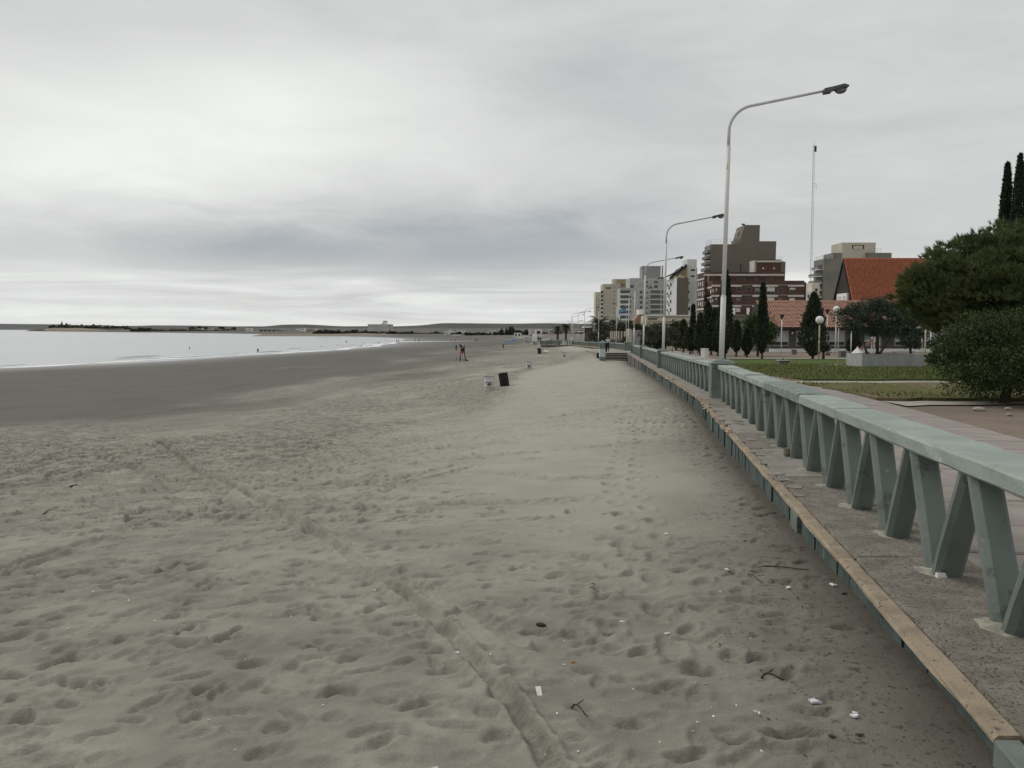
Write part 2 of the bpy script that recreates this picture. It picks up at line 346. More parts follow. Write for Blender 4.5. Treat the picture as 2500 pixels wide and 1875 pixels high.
_C = _q(CPa[:, 0], CPa[:, 1])
def _phi(r2): return np.where(r2 > 1e-12, .5 * r2 * np.log(np.maximum(r2, 1e-12)), 0.0)
def _fit():
    n = len(_C); r2 = ((_C[:, None] - _C[None]) ** 2).sum(-1); K = _phi(r2) + np.eye(n) * .01
    Pm = np.concatenate([np.ones((n, 1)), _C], 1); A = np.zeros((n + 3, n + 3)); A[:n, :n] = K; A[:n, n:] = Pm; A[n:, :n] = Pm.T
    return np.linalg.solve(A, np.concatenate([CPa[:, 2], np.zeros(3)]))
_Wt = _fit()
def drop_at(x, d):
    x = np.asarray(x, float); d = np.asarray(d, float); q = _q(x, np.maximum(d, .8)).reshape(-1, 2); out = np.empty(len(q)); n = len(_C)
    for i in range(0, len(q), 40000):
        s = q[i:i + 40000]; r2 = ((s[:, None] - _C[None]) ** 2).sum(-1)
        out[i:i + 40000] = _phi(r2) @ _Wt[:n] + _Wt[n] + s @ _Wt[n + 1:]
    # shallow tidal channel running back along the beach
    xx = x.reshape(-1); dd = d.reshape(-1); u = xx / dd
    out += 1.0 * np.exp(-((dd - 446) / 11) ** 2) / (1 + np.exp((u + .018) * 160)) / (1 + np.exp(-(u + .17) * 120))
    return out.reshape(x.shape)
def gz(x, d): return float(CAMZ - drop_at(np.array([x]), np.array([d]))[0])
def hit(px, py, dmax=900.0):
    """where a line of sight meets the sand"""
    ds = np.exp(np.linspace(math.log(1.2), math.log(dmax), 900)); xs = (px - 1250.0) / F * ds
    h = (py - 802.0) / F * ds - drop_at(xs, ds)
    k = np.argmax(h > 0); k = k if h[k] > 0 else len(ds) - 1
    return float(xs[k]), float(ds[k])
def hitp(px, py):                                          # the same on the promenade / park level
    d = 1.5 / ((py - 802.0) / F - .012); return PX(px, d), d
def D(px): return px * 2500.0 / 2212.0

def fbm(x, y, seed, octs=5, f0=1.0, gain=.5):
    """value noise, numpy"""
    rs = np.random.RandomState(seed); out = np.zeros_like(x); a = 1.0; f = f0
    for o in range(octs):
        g = rs.rand(256, 256); X_ = x * f + rs.rand() * 100; Y_ = y * f + rs.rand() * 100
        i = np.floor(X_).astype(int); j = np.floor(Y_).astype(int); u = X_ - i; v = Y_ - j; u = u * u * (3 - 2 * u); v = v * v * (3 - 2 * v)
        i0, i1, j0, j1 = i % 256, (i + 1) % 256, j % 256, (j + 1) % 256
        out += a * ((g[i0, j0] * (1 - u) + g[i1, j0] * u) * (1 - v) + (g[i0, j1] * (1 - u) + g[i1, j1] * u) * v - .5)
        a *= gain; f *= 2.03
    return out

def polyline_x(pts, d):                                     # x of a line of ground marks as a function of log distance
    P = sorted(((h[1], h[0]) for h in pts)); return np.interp(np.log(d), [math.log(p[0]) for p in P], [p[1] for p in P])

def build_sand():
    dn = np.concatenate([.25 + .0 * np.arange(1), .45 + .1 * np.arange(7), 1.15 * np.exp(np.arange(0, math.log(34 / 1.15), .0046))]); df = dn[-1] * np.exp(np.arange(.0046, math.log(6500 / dn[-1]), .017))
    ds = np.concatenate([dn, df]); us = np.concatenate([np.linspace(-3.2, -1.05, 24, endpoint=False), np.linspace(-1.05, -.68, 40, endpoint=False), np.linspace(-.68, .50, 690, endpoint=False), np.linspace(.50, .80, 30)])
    nr, nc = len(ds), len(us); Dm = np.repeat(ds[:, None], nc, 1); Um = np.repeat(us[None], nr, 0); Xm = Um * (Dm + .6)
    Z = CAMZ - drop_at(Xm, Dm)
    near = np.clip((60 - Dm) / 40, 0, 1)
    wallx = np.interp(ds, [0.5, 3, 21, 103, 125, 205], [xe(0.5), xe(3), xe(21), xe(103), xe(125), xe(205)])[:, None]
    toWall = wallx - Xm
    # trampling: how churned up the sand is
    smooth_zone = np.exp(-(((Xm - 1.2) / 2.6) ** 2 + ((np.log(Dm) - math.log(12)) / .66) ** 2))
    dens = np.clip(1.05 - 1.0 * smooth_zone, 0.1, 1)
    disp = np.zeros_like(Z)
    disp += near * .012 * fbm(Xm, Dm, 3, 3, .5) + near * .0055 * fbm(Xm, Dm, 5, 5, 3.0, .58) * dens
    far = np.clip((Dm - 20) / 40, 0, 1) * np.clip((Z - .3) / 2, 0, 1)
    disp += far * .18 * fbm(Xm * .25, Dm * .09, 9, 4, .6)
    rs = np.random.RandomState(21); crumb = 1 + .9 * fbm(Xm, Dm, 23, 5, 9.0, .7)
    def foot(x, d, ang, L, Wd, dep, rim=.35):
        r = L * 2.2; i0, i1 = np.searchsorted(ds, (d - r, d + r)); 
        if i1 <= i0: return
        u0 = (x - r) / (d + .6); u1 = (x + r) / (d + .6); j0, j1 = np.searchsorted(us, (u0 - .02, u1 + .02))
        if j1 <= j0: return
        xx = Xm[i0:i1, j0:j1] - x; yy = Dm[i0:i1, j0:j1] - d; c, s = math.cos(ang), math.sin(ang)
        a = (xx * c + yy * s) / L; b = (-xx * s + yy * c) / Wd
        q = a * a + b * b
        h = -dep * np.exp(-q ** 3.2) + dep * rim * np.exp(-((np.sqrt(q) - 1.55) / .38) ** 2) * (1 + .6 * np.sign(a) * np.minimum(np.abs(a), 1))
        disp[i0:i1, j0:j1] += h * crumb[i0:i1, j0:j1]
    N = 21000; clump = lambda x, d: float(fbm(np.array([x * .55]), np.array([d * .55]), 71, 3, 1.0)[0])
    for k in range(N):
        d = math.sqrt(rs.uniform(2.2 ** 2, 24 ** 2)) if k < 17000 else rs.uniform(24, 46); u = rs.uniform(-.78, .42); x = u * d
        if x > xe(min(d, 100)) - .12: continue
        sz = min(1.0, 1.35 * math.exp(-(((x - 1.2) / 2.6) ** 2 + ((math.log(d) - math.log(12)) / .66) ** 2)))
        if rs.rand() < sz * .985: continue
        if rs.rand() > .78 + .9 * clump(x, d): continue
        foot(x, d, rs.normal(.2, .55), rs.uniform(.062, .122) * (.86 if d < 8 else 1), rs.uniform(.030, .054) * (.9 if d < 8 else 1), rs.uniform(.012, .030) * (.86 if d < 8 else 1.6), rs.uniform(.15, .38))
    # soft hollows close to the camera
    for k in range(60):
        d = math.sqrt(rs.uniform(5, 90)); x = rs.uniform(-.75, .35) * d
        if x > xe(d) - .25: continue
        foot(x, d, rs.uniform(-.5, .9), rs.uniform(.13, .22), rs.uniform(.08, .13), rs.uniform(.006, .018), .2)
    # single trails of footprints
    def trail(pts, n, dep=.045, spread=.16):
        P = [hit(D(a), D(b)) for a, b in pts]; P = np.array(P); seg = np.r_[0, np.cumsum(np.hypot(*np.diff(P, axis=0).T))]
        step = seg[-1] / n
        for k in range(n):
            s = (k + .5) * step; x = np.interp(s, seg, P[:, 0]); d = np.interp(s, seg, P[:, 1])
            x2 = np.interp(s + .1, seg, P[:, 0]); d2 = np.interp(s + .1, seg, P[:, 1]); an = math.atan2(d2 - d, x2 - x + 1e-6)
            o = spread * (.5 if k % 2 else -.5); foot(x - math.sin(an) * o, d + math.cos(an) * o, an + rs.normal(0, .15), .15, .065, dep * rs.uniform(.7, 1.2), .35)
    trail([(985, 993), (1130, 982), (1300, 967), (1400, 955)], 22); trail([(1010, 1020), (1200, 1040), (1330, 1030)], 20, .035)
    trail([(1345, 822), (1355, 850), (1335, 880)], 26, .05, .5); trail([(1370, 830), (1372, 860), (1385, 900), (1378, 940)], 30, .05, .35)
    trail([(1365, 900), (1360, 960), (1340, 1050), (1390, 1150), (1360, 1300), (1400, 1450)], 46, .03, .3); trail([(700, 1105), (900, 1098), (1100, 1092), (1260, 1085)], 26, .035)
    trail([(620, 1030), (760, 1003), (880, 985), (960, 965)], 34, .035, .5); trail([(760, 1060), (900, 1035), (1000, 1010)], 26, .03, .4)
    trail([(1000, 870), (1150, 860), (1330, 850)], 40, .05, .3); trail([(1180, 905), (1290, 890), (1340, 880)], 20, .05)
    # tyre tracks
    def groove(pts, wd, dep, rim=.5):
        P = [hit(D(a), D(b)) for a, b in pts]; P = np.array(P); seg = np.r_[0, np.cumsum(np.hypot(*np.diff(P, axis=0).T))]
        S = np.arange(0, seg[-1], .05); gx = np.interp(S, seg, P[:, 0]); gd = np.interp(S, seg, P[:, 1])
        k = np.ones(25) / 25; gx = np.convolve(np.pad(gx, 12, 'edge'), k, 'valid'); gd = np.convolve(np.pad(gd, 12, 'edge'), k, 'valid')
        best = np.full(Z.shape, 9.0)
        for x, d in zip(gx, gd):
            i0, i1 = np.searchsorted(ds, (d - .5, d + .5)); j0, j1 = np.searchsorted(us, ((x - .5) / (d + .6), (x + .5) / (d + .6)))
            if i1 > i0 and j1 > j0:
                q = np.hypot(Xm[i0:i1, j0:j1] - x, Dm[i0:i1, j0:j1] - d); best[i0:i1, j0:j1] = np.minimum(best[i0:i1, j0:j1], q)
        tr = best < 3
        wob = np.clip(1 + 1.1 * fbm(Xm, Dm, 33, 5, 5.0, .65), .2, 2)
        wd = wd * (1 + np.clip(Dm - 4, 0, 40) * .045); dep = dep * (1 + np.clip(Dm - 4, 0, 40) * .085); prof = -dep * np.exp(-(best / wd) ** 4) + dep * rim * np.exp(-((best - wd * 1.55) / (wd * .42)) ** 2)
        disp[tr] = disp[tr] * np.clip(best[tr] / (wd[tr] * 2.2), .12, 1) ** .7 + (prof * wob)[tr]
    groove([(335, 955), (385, 990), (420, 1025), (500, 1055), (600, 1112), (700, 1172), (800, 1242), (900, 1318), (990, 1400), (1080, 1500), (1150, 1600), (1230, 1740), (1320, 1900)], .046, .050, .45)
    groove([(640, 1150), (720, 1185), (830, 1250), (960, 1300), (1050, 1350), (1150, 1430)], .040, .018, .45)
    groove([(200, 985), (260, 1010), (330, 1030)], .06, .03); groove([(-60, 1255), (60, 1215), (150, 1185), (250, 1160)], .06, .03); groove([(-60, 1268), (80, 1222), (170, 1192)], .05, .025)
    groove([(560, 1180), (700, 1105), (830, 1040)], .018, .006, .2)
    # little wind ripples in the smooth dry part
    rip = np.clip(smooth_zone * 1.3 - .2, 0, 1) * np.clip((26 - Dm) / 12, 0, 1)
    disp += rip * .0022 * np.sin((Xm * .25 + Dm) * 46 + 5 * fbm(Xm, Dm, 41, 3, 1.0))
    Z = Z + disp * np.clip((Z - .05) / .25, 0, 1) * np.clip(toWall / .25 + .6, 0, 1)
    Zq = Z.copy()
    # wetness / litter zones (real dampness, plus shade painted along the wall foot)
    nz = fbm(Xm * .12, Dm * .05, 51, 5, 1.0, .55); nz2 = fbm(Xm * .5, Dm * .25, 52, 5, 1.0, .6)
    bw = polyline_x([hit(D(a), D(b)) for a, b in ((-300, 1010), (0, 945), (300, 905), (600, 862), (850, 815), (960, 785), (1010, 768), (1100, 752), (1200, 742), (1240, 736))], ds)[:, None]
    bd = polyline_x([hit(D(a), D(b)) for a, b in ((-300, 1300), (0, 1210), (250, 1140), (520, 1065), (750, 990), (950, 915), (1040, 864), (1105, 822), (1140, 802), (1200, 788), (1260, 778), (1310, 763))], ds)[:, None]
    wsc = 1.2 + Dm * .03
    damp = 1 / (1 + np.exp((Xm - bw + (nz * 4.2 + nz2 * 1.4) * wsc) / (wsc * .75)))
    wdd = wsc * np.interp(Dm, [4, 25, 60], [.6, .35, .10])
    dry = 1 / (1 + np.exp(-(Xm - bd + (nz * 4.0 + nz2) * wdd * 1.6) / wdd))
    deb = np.clip(1 - dry - .75 * damp, 0, 1)
    deb = np.clip(deb * (1.1 + 1.0 * nz2 + 1.2 * fbm(Xm * .35, Dm * .09, 57, 4, 1.0)), 0, 1)
    damp = np.maximum(damp, 1 / (1 + np.exp(-(Dm - 640) / 25)))
    wall_shade_damp = np.exp(-np.clip(toWall - .05, 0, None) / (.42 + .34 * (fbm(Xm * .8, Dm * .5, 61, 4, 1.0) + .5))) * (Dm < 110)  # wall-foot strip: damp, littered sand plus ledge shade painted into the colour
    wet = np.clip((.55 - Z) / .5, 0, 1) * (Dm < 900)
    keep = ~((toWall[:-1, :-1] < -.42) & (Dm[1:, 1:] < 204))
    idx = np.arange(nr * nc).reshape(nr, nc)
    faces = np.stack([idx[:-1, :-1], idx[:-1, 1:], idx[1:, 1:], idx[1:, :-1]], -1)[keep]
    me = np_mesh('sand', np.stack([Xm, Dm, Z], -1).reshape(-1, 3), faces.reshape(-1, 4), 4, True)
    at = me.color_attributes.new('zones', 'FLOAT_COLOR', 'POINT')
    at.data.foreach_set('color', np.stack([damp, deb, np.clip(wall_shade_damp, 0, 1), wet], -1).astype(np.float32).ravel())
    cu = me.attributes.new('churn', 'FLOAT', 'POINT'); cu.data.foreach_set('value', np.clip(dens * (.25 + .75 * np.clip((17 - Dm) / 11, 0, 1)) * np.clip((60 - Dm) / 25, 0, 1), 0, 1).astype(np.float32).ravel())
    return me
def sand_mat():
    m = bpy.data.materials.new('sand'); m.use_nodes = True; nt = m.node_tree; T = NT(nt); p = nt.nodes['Principled BSDF']
    tc = T.n('ShaderNodeTexCoord'); V = tc.outputs['Object']
    a = T.n('ShaderNodeVertexColor', layer_name='zones'); s = T.n('ShaderNodeSeparateColor'); T.l(a.outputs[0], s.inputs[0])
    damp, deb, wall_shade_damp = s.outputs; wet = a.outputs[1]
    dry = T.mixc(T.ramp(T.noise(V, .9, 6, .6), .35, .65), (.350, .334, .280, 1), (.305, .291, .244, 1))
    dry = T.mixc(T.math('MULTIPLY', T.ramp(T.noise(V, 55, 4, .7), .45, .75), .5), dry, (.262, .250, .210, 1))
    ch = T.n('ShaderNodeAttribute', attribute_name='churn').outputs['Fac']
    wetter = T.mixc(T.ramp(T.noise(V, 2.6, 6, .62), .3, .7), (.222, .212, .178, 1), (.182, .1735, .1455, 1))
    dry = T.mixc(T.math('MULTIPLY', ch, T.math('ADD', .35, T.math('MULTIPLY', T.ramp(T.noise(V, 1.3, 5, .6), .3, .65), .65))), dry, wetter)
    dp = T.mixc(T.ramp(T.noise(V, .25, 6, .6), .3, .7), (.116, .111, .096, 1), (.098, .094, .082, 1))
    tl = T.n('ShaderNodeMapping'); T.l(V, tl.inputs[0]); tl.inputs['Scale'].default_value = (1.0, .05, 1); tl.inputs['Rotation'].default_value = (0, 0, R(-9))
    dp = T.mixc(T.math('MULTIPLY', T.ramp(T.noise(tl.outputs[0], .7, 6, .62), .53, .63), .60), dp, (.078, .073, .062, 1)); dp = T.mixc(T.math('MULTIPLY', T.ramp(T.noise(V, 6, 6, .7), .50, .62), .35), dp, (.080, .076, .064, 1))
    col = T.mixc(damp, dry, dp)
    st = T.n('ShaderNodeMapping'); T.l(V, st.inputs[0]); st.inputs['Scale'].default_value = (1, .8, 1)
    dn = T.noise(st.outputs[0], 3.4, 7, .68); fine = T.noise(st.outputs[0], 24, 5, .7)
    dm = T.math('MULTIPLY', deb, T.math('ADD', T.ramp(dn, .42, .62), .25, True))
    col = T.mixc(T.math('MULTIPLY', dm, .80), col, (.098, .090, .071, 1))
    col = T.mixc(T.math('MULTIPLY', T.math('MULTIPLY', deb, T.ramp(fine, .58, .66)), .7), col, (.055, .048, .038, 1))
    col = T.mixc(T.math('MULTIPLY', wall_shade_damp, .88), col, (.066, .059, .048, 1))  # damp wall foot, darkened further by painted-in shade
    col = T.mixc(T.math('MULTIPLY', T.math('MULTIPLY', T.ramp(wall_shade_damp, .08, .5), T.ramp(T.noise(V, 16, 5, .7), .56, .64)), .7), col, (.04, .034, .028, 1))
    # scattered dark grains everywhere
    col = T.mixc(T.math('MULTIPLY', T.ramp(T.noise(V, 60, 2, .5), .70, .74), .55), col, (.09, .08, .065, 1))
    col = T.mixc(wet, col, (.085, .078, .072, 1))
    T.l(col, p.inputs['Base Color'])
    T.l(T.math('SUBTRACT', .92, T.math('MULTIPLY', wet, .62)), p.inputs['Roughness']); p.inputs['Specular IOR Level'].default_value = .22
    b = T.n('ShaderNodeBump'); b.inputs['Strength'].default_value = .8; b.inputs['Distance'].default_value = .02
    T.l(T.math('ADD', T.noise(V, 14, 6, .65), T.math('MULTIPLY', T.noise(V, 130, 3, .6), .35)), b.inputs['Height'])
    b2 = T.n('ShaderNodeBump'); b2.inputs['Strength'].default_value = .35; b2.inputs['Distance'].default_value = .25; T.l(T.noise(V, 1.1, 5, .6), b2.inputs['Height'])
    b3 = T.n('ShaderNodeMix', data_type='VECTOR'); T.l(T.math('MULTIPLY', damp, .0), b3.inputs[0]); T.l(b.outputs[0], b3.inputs[4]); T.l(b2.outputs[0], b3.inputs[5])
    T.l(b3.outputs[1], p.inputs['Normal'])
    return m
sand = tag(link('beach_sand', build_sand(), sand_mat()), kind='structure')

# ============================================================ SEA
def sea_mat():
    m = bpy.data.materials.new('sea_water'); m.use_nodes = True; nt = m.node_tree; T = NT(nt); p = nt.nodes['Principled BSDF']
    tc = T.n('ShaderNodeTexCoord'); mp = T.n('ShaderNodeMapping'); T.l(tc.outputs['Object'], mp.inputs[0]); mp.inputs['Scale'].default_value = (.5, 1, 1); mp.inputs['Rotation'].default_value = (0, 0, R(-60))
    col = T.mixc(T.ramp(T.noise(mp.outputs[0], .012, 5, .6), .35, .65), (.30, .325, .33, 1), (.24, .265, .275, 1))
    T.l(col, p.inputs['Base Color']); p.inputs['Roughness'].default_value = .16; p.inputs['IOR'].default_value = 1.33
    b = T.n('ShaderNodeBump'); b.inputs['Strength'].default_value = .16; b.inputs['Distance'].default_value = .25
    T.l(T.math('ADD', T.noise(mp.outputs[0], .55, 5, .6), T.math('MULTIPLY', T.noise(mp.outputs[0], .05, 3, .5), 2.0)), b.inputs['Height']); T.l(b.outputs[0], p.inputs['Normal'])
    return m
def build_sea():
    xs = np.concatenate([[-14000], -np.exp(np.linspace(math.log(6000), math.log(40), 60)), [-20, 0, 30, 900]]); ys = np.concatenate([[30], np.exp(np.linspace(math.log(50), math.log(14000), 60))])
    X_, Y_ = np.meshgrid(xs, ys); v = np.stack([X_, Y_, np.zeros_like(X_)], -1).reshape(-1, 3); idx = np.arange(len(v)).reshape(X_.shape)
    f = np.stack([idx[:-1, :-1], idx[:-1, 1:], idx[1:, 1:], idx[1:, :-1]], -1).reshape(-1, 4)
    return np_mesh('sea', v, f, 4)
tag(link('sea_water', build_sea(), sea_mat()), kind='structure')
# surf: thin foam sheets and small breaking ridges that follow the waterline
SH_D = [80, 147, 215, 246, 314, 379, 429]; SH_X = [-111, -90.7, -69, -60.6, -54, -56.6, -57.8]
def shore_x(d): return float(np.interp(d, SH_D, SH_X))
def foam_mat():
    m = bpy.data.materials.new('foam'); m.use_nodes = True; nt = m.node_tree; T = NT(nt); p = nt.nodes['Principled BSDF']
    p.inputs['Base Color'].default_value = (.74, .75, .74, 1); p.inputs['Roughness'].default_value = .7
    return m
MT['foam'] = foam_mat()
M_('wave_face', (.16, .175, .175), (.22, .235, .235), scale=.6, rough=.25)
def build_surf():
    rs = np.random.RandomState(5); f = MB(); w = MB()
    for row, (off, wid, gap) in enumerate(((.6, 4.4, .05), (5.5, 2.2, .25), (11, 1.6, .42), (18, 1.1, .62))):
        d = 95.0
        while d < 425:
            L = rs.uniform(8, 26)
            if rs.rand() > gap:
                ps = []
                n = 9
                for k in range(n):
                    t = k / (n - 1); dd = d + L * t; xx = shore_x(dd) - off - 1.6 * math.sin(dd * .11 + row) - rs.uniform(-.25, .25); ps.append((xx, dd, math.sin(math.pi * t) ** .5))
                vs = [(x - wid * s * .5, dd, .02) for x, dd, s in ps] + [(x, dd, .05 + .05 * s) for x, dd, s in ps] + [(x + wid * s * .5, dd, .018 if row else .035) for x, dd, s in ps]
                fs = [(k, k + n, k + n + 1, k + 1) for k in range(n - 1)] + [(k + n, k + 2 * n, k + 2 * n + 1, k + n + 1) for k in range(n - 1)]
                f.add(vs, fs)
                if row and rs.rand() < .75:       # the dark front of a little wave
                    hgt = rs.uniform(.16, .34)
                    vs = [(x + .3 * s, dd, .0) for x, dd, s in ps] + [(x - .1, dd, hgt * s) for x, dd, s in ps] + [(x - 1.4 * s - .1, dd, .0) for x, dd, s in ps]
                    w.add(vs, fs)
            d += L * rs.uniform(.8, 1.15)
    tag(f.obj('surf_foam', MT['foam'], smooth=True), 'white foam of small waves running along the waterline', kind='stuff')
    tag(w.obj('surf_ripples', MT['wave_face'], smooth=True), 'low dark wave fronts close to the waterline', kind='stuff')
build_surf()

# ============================================================ HILLS (three ridges of dry scrub plateau)
def hill_mat(n, a, b):
    m = bpy.data.materials.new(n); m.use_nodes = True; nt = m.node_tree; T = NT(nt); p = nt.nodes['Principled BSDF']
    tc = T.n('ShaderNodeTexCoord'); V = tc.outputs['Object']; mp = T.n('ShaderNodeMapping'); T.l(V, mp.inputs[0]); mp.inputs['Scale'].default_value = (.6, 1, 2.5)
    c = T.mixc(T.ramp(T.noise(mp.outputs[0], .004, 7, .65), .35, .65), c4(a), c4(b)); c = T.mixc(T.math('MULTIPLY', T.ramp(T.noise(V, .05, 4, .7), .5, .6), .4), c, (a[0] * .6, a[1] * .65, a[2] * .6, 1))
    T.l(c, p.inputs['Base Color']); p.inputs['Roughness'].default_value = 1.0; p.inputs['Specular IOR Level'].default_value = .05
    return m
def ridge(name, pts, d, mat, depth=1500, jag=.4, seed=1):
    px = np.array([p[0] for p in pts], float); py = np.array([p[1] for p in pts], float)
    P = np.arange(px[0], px[-1] + 1, 4.0); Yp = np.interp(P, px, py); k = np.ones(9) / 9; Yp = np.convolve(np.pad(Yp, 4, 'edge'), k, 'valid')
    Yp = Yp + jag * fbm(P * .03, P * 0, seed, 5, 1.0)
    rows = ((-.55, -.02), (-.35, .30), (-.18, .62), (-.07, .86), (-.015, .97), (0, 1.0), (.4, .9), (1.0, .3)); vs = []
    for fr, h in rows:
        for a, b in zip(P, Yp):
            dd = d + fr * depth; x = (a - 1250) / F * d * (1 + fr * .05); top = CAMZ - (b - 802) / F * d
            wob = 1 + (.10 * math.sin(a * .05 + fr * 9) + .08 * math.sin(a * .13 + fr * 5)) * (1 - abs(h)) * 2
            vs.append((x, dd, top * h * wob if h > 0 else -4))
    n = len(P); fs = [(r * n + i, r * n + i + 1, (r + 1) * n + i + 1, (r + 1) * n + i) for r in range(len(rows) - 1) for i in range(n - 1)]
    me = bpy.data.meshes.new(name); me.from_pydata(vs, [], fs); me.polygons.foreach_set('use_smooth', [True] * len(fs)); me.update()
    return tag(link(name, me, mat), kind='structure')
H1 = hill_mat('hill_far', (.135, .140, .138), (.118, .123, .121)); H2 = hill_mat('hill_mid', (.112, .114, .106), (.096, .099, .093)); H3 = hill_mat('hill_low', (.12, .112, .095), (.095, .09, .078))
ridge('far_hill', [(-500, 791), (-200, 789.5), (0, 790.6), (122, 791.6), (300, 796), (350, 795.2), (382, 794.2), (440, 794.4), (573, 796.6), (700, 797), (1000, 797), (1500, 797), (2400, 797)], 9000, H1, 700, .3, 3)
ridge('plateau_hill', [(480, 801), (600, 798), (640, 797), (658, 796), (689, 792.6), (752, 792), (835, 796.6), (880, 796.6), (889, 796), (960, 797), (1013, 795.3), (1054, 791.8), (1069, 789.2), (1120, 789), (1254, 790.2), (1330, 789), (1407, 790.6), (1500, 791), (1800, 792), (2600, 793)], 5600, H2, 420, .25, 8)

# ============================================================ PARK GROUND BEHIND THE WALL
def flat(name, poly, h, mat, kind='structure', thick=0.0, jit=0.0):
    """sheet on the sloping park level; poly holds (x, d)"""
    if jit:                                                  # worn, uneven edges
        rs = np.random.RandomState(len(name) + int(poly[0][1] * 7)); q = []
        for (x0, d0), (x1, d1) in zip(poly, poly[1:] + poly[:1]):
            n = max(1, min(60, int(math.hypot(x1 - x0, d1 - d0) / .55)))
            for k in range(n): t = k / n; q.append((x0 + (x1 - x0) * t + rs.normal(0, jit) * (k > 0), d0 + (d1 - d0) * t + rs.normal(0, jit) * (k > 0)))
        poly = q
    bm = bmesh.new(); vs = [bm.verts.new((x, d, prom_z(d) + h)) for x, d in poly]; f = bm.faces.new(vs)
    if thick:
        r = bmesh.ops.extrude_face_region(bm, geom=[f]); 
        for v in [g for g in r['geom'] if isinstance(g, bmesh.types.BMVert)]: v.co.z -= thick
    bmesh.ops.recalc_face_normals(bm, faces=bm.faces); me = bpy.data.meshes.new(name); bm.to_mesh(me); bm.free()
    o = link(name, me, mat); return tag(o, kind=kind) if kind else o
def ground_mat():
    m = bpy.data.materials.new('park_ground'); m.use_nodes = True; nt = m.node_tree; T = NT(nt); p = nt.nodes['Principled BSDF']
    V = T.n('ShaderNodeTexCoord').outputs['Object']
    c = T.mixc(T.ramp(T.noise(V, .35, 6, .62), .35, .65), (.195, .150, .115, 1), (.145, .111, .085, 1))
    c = T.mixc(T.math('MULTIPLY', T.ramp(T.noise(V, 7, 5, .7), .5, .62), .6), c, (.11, .085, .065, 1))
    c = T.mixc(T.math('MULTIPLY', T.ramp(T.noise(V, 11, 4, .6), .66, .72), .5), c, (.34, .30, .25, 1))
    c = T.mixc(T.math('MULTIPLY', T.ramp(T.noise(V, .55, 5, .6), .52, .66), .45), c, (.10, .115, .05, 1))
    T.l(c, p.inputs['Base Color']); p.inputs['Roughness'].default_value = .97
    b = T.n('ShaderNodeBump'); b.inputs['Strength'].default_value = .6; b.inputs['Distance'].default_value = .03; T.l(T.noise(V, 18, 6, .7), b.inputs['Height']); T.l(b.outputs[0], p.inputs['Normal'])
    return m
def lawn_mat(n, g1, g2, dryc, dryth):
    m = bpy.data.materials.new(n); m.use_nodes = True; nt = m.node_tree; T = NT(nt); p = nt.nodes['Principled BSDF']
    V = T.n('ShaderNodeTexCoord').outputs['Object']
    c = T.mixc(T.ramp(T.noise(V, .5, 6, .6), .35, .65), c4(g1), c4(g2)); c = T.mixc(T.ramp(T.noise(V, 9, 5, .7), .45, .7), c, (g1[0] * .72, g1[1] * .72, g1[2] * .7, 1))
    c = T.mixc(T.math('MULTIPLY', T.ramp(T.noise(V, .33, 6, .62), dryth, dryth + .16), .85), c, c4(dryc))
    T.l(c, p.inputs['Base Color']); p.inputs['Roughness'].default_value = .95; p.inputs['Specular IOR Level'].default_value = .1
    b = T.n('ShaderNodeBump'); b.inputs['Strength'].default_value = .9; b.inputs['Distance'].default_value = .06; T.l(T.noise(V, 14, 6, .75), b.inputs['Height']); T.l(b.outputs[0], p.inputs['Normal'])
    return m
def pe(d): return xf(d) + np.interp(d, [0, 12.6, 18.6, 25, 40, 60, 90, 240], [3.9, 3.85, 3.95, 3.62, 4.2, 5.4, 6, 6])   # inland edge of the paving
gd = [.2, 3, 8, 14, 21, 30, 40, 60, 80, 103, 125, 160, 205, 239]
tag(flat('park_ground', [(xf(d) + .3, d) for d in gd] + [(330, 239), (230, .2)], -.045, ground_mat()), kind='structure')
flat('paving_bed', [(xf(d) + .28, d) for d in gd] + [(pe(d), d) for d in reversed(gd)], -.03, MT['paver'])
flat('inland_ground', [(13, 232), (14, 700), (900, 700), (900, 232)], -.08, MT['step_concrete'])
LAWN = lawn_mat('lawn', (.092, .118, .034), (.076, .104, .030), (.14, .13, .055), .60); DRYL = lawn_mat('dry_lawn', (.125, .132, .048), (.14, .122, .06), (.20, .16, .11), .47)
flat('upper_lawn', [(pe(29.6) + .5, 29.6), (pe(40) + .2, 40), (pe(57) + .1, 57), (30, 60.5), (60, 60.5), (60, 29.9)], .055, LAWN, thick=.11, jit=.09)
flat('lower_lawn', [(pe(20.6) + .1, 20.6), (pe(23) + .05, 23), (pe(27.4) + .05, 27.6), (60, 27.9), (60, 20.4), (14, 20.3)], .03, DRYL, thick=.08, jit=.12)
flat('garden_path', [(pe(28.2) + .02, 27.75), (pe(29) + .02, 29.55), (60, 29.75), (60, 28.05)], -.012, MT['path_concrete'], jit=.05)
flat('garden_path', [(pe(19.5) + .02, 18.55), (pe(20) + .02, 20.0), (11.2, 19.75), (12.4, 19.45), (11.0, 18.95)], -.016, MT['path_concrete'], jit=.07)
flat('garden_path', [(16.2, 43.9), (18.2, 46.5), (40, 46.5), (40, 44.2), (17, 43.8)], .075, MT['path_concrete'])
flat('plaza_strip', [(pe(60) + 1, 61.5), (60, 61.5), (60, 64), (pe(64), 64)], .0, MT['path_concrete'])

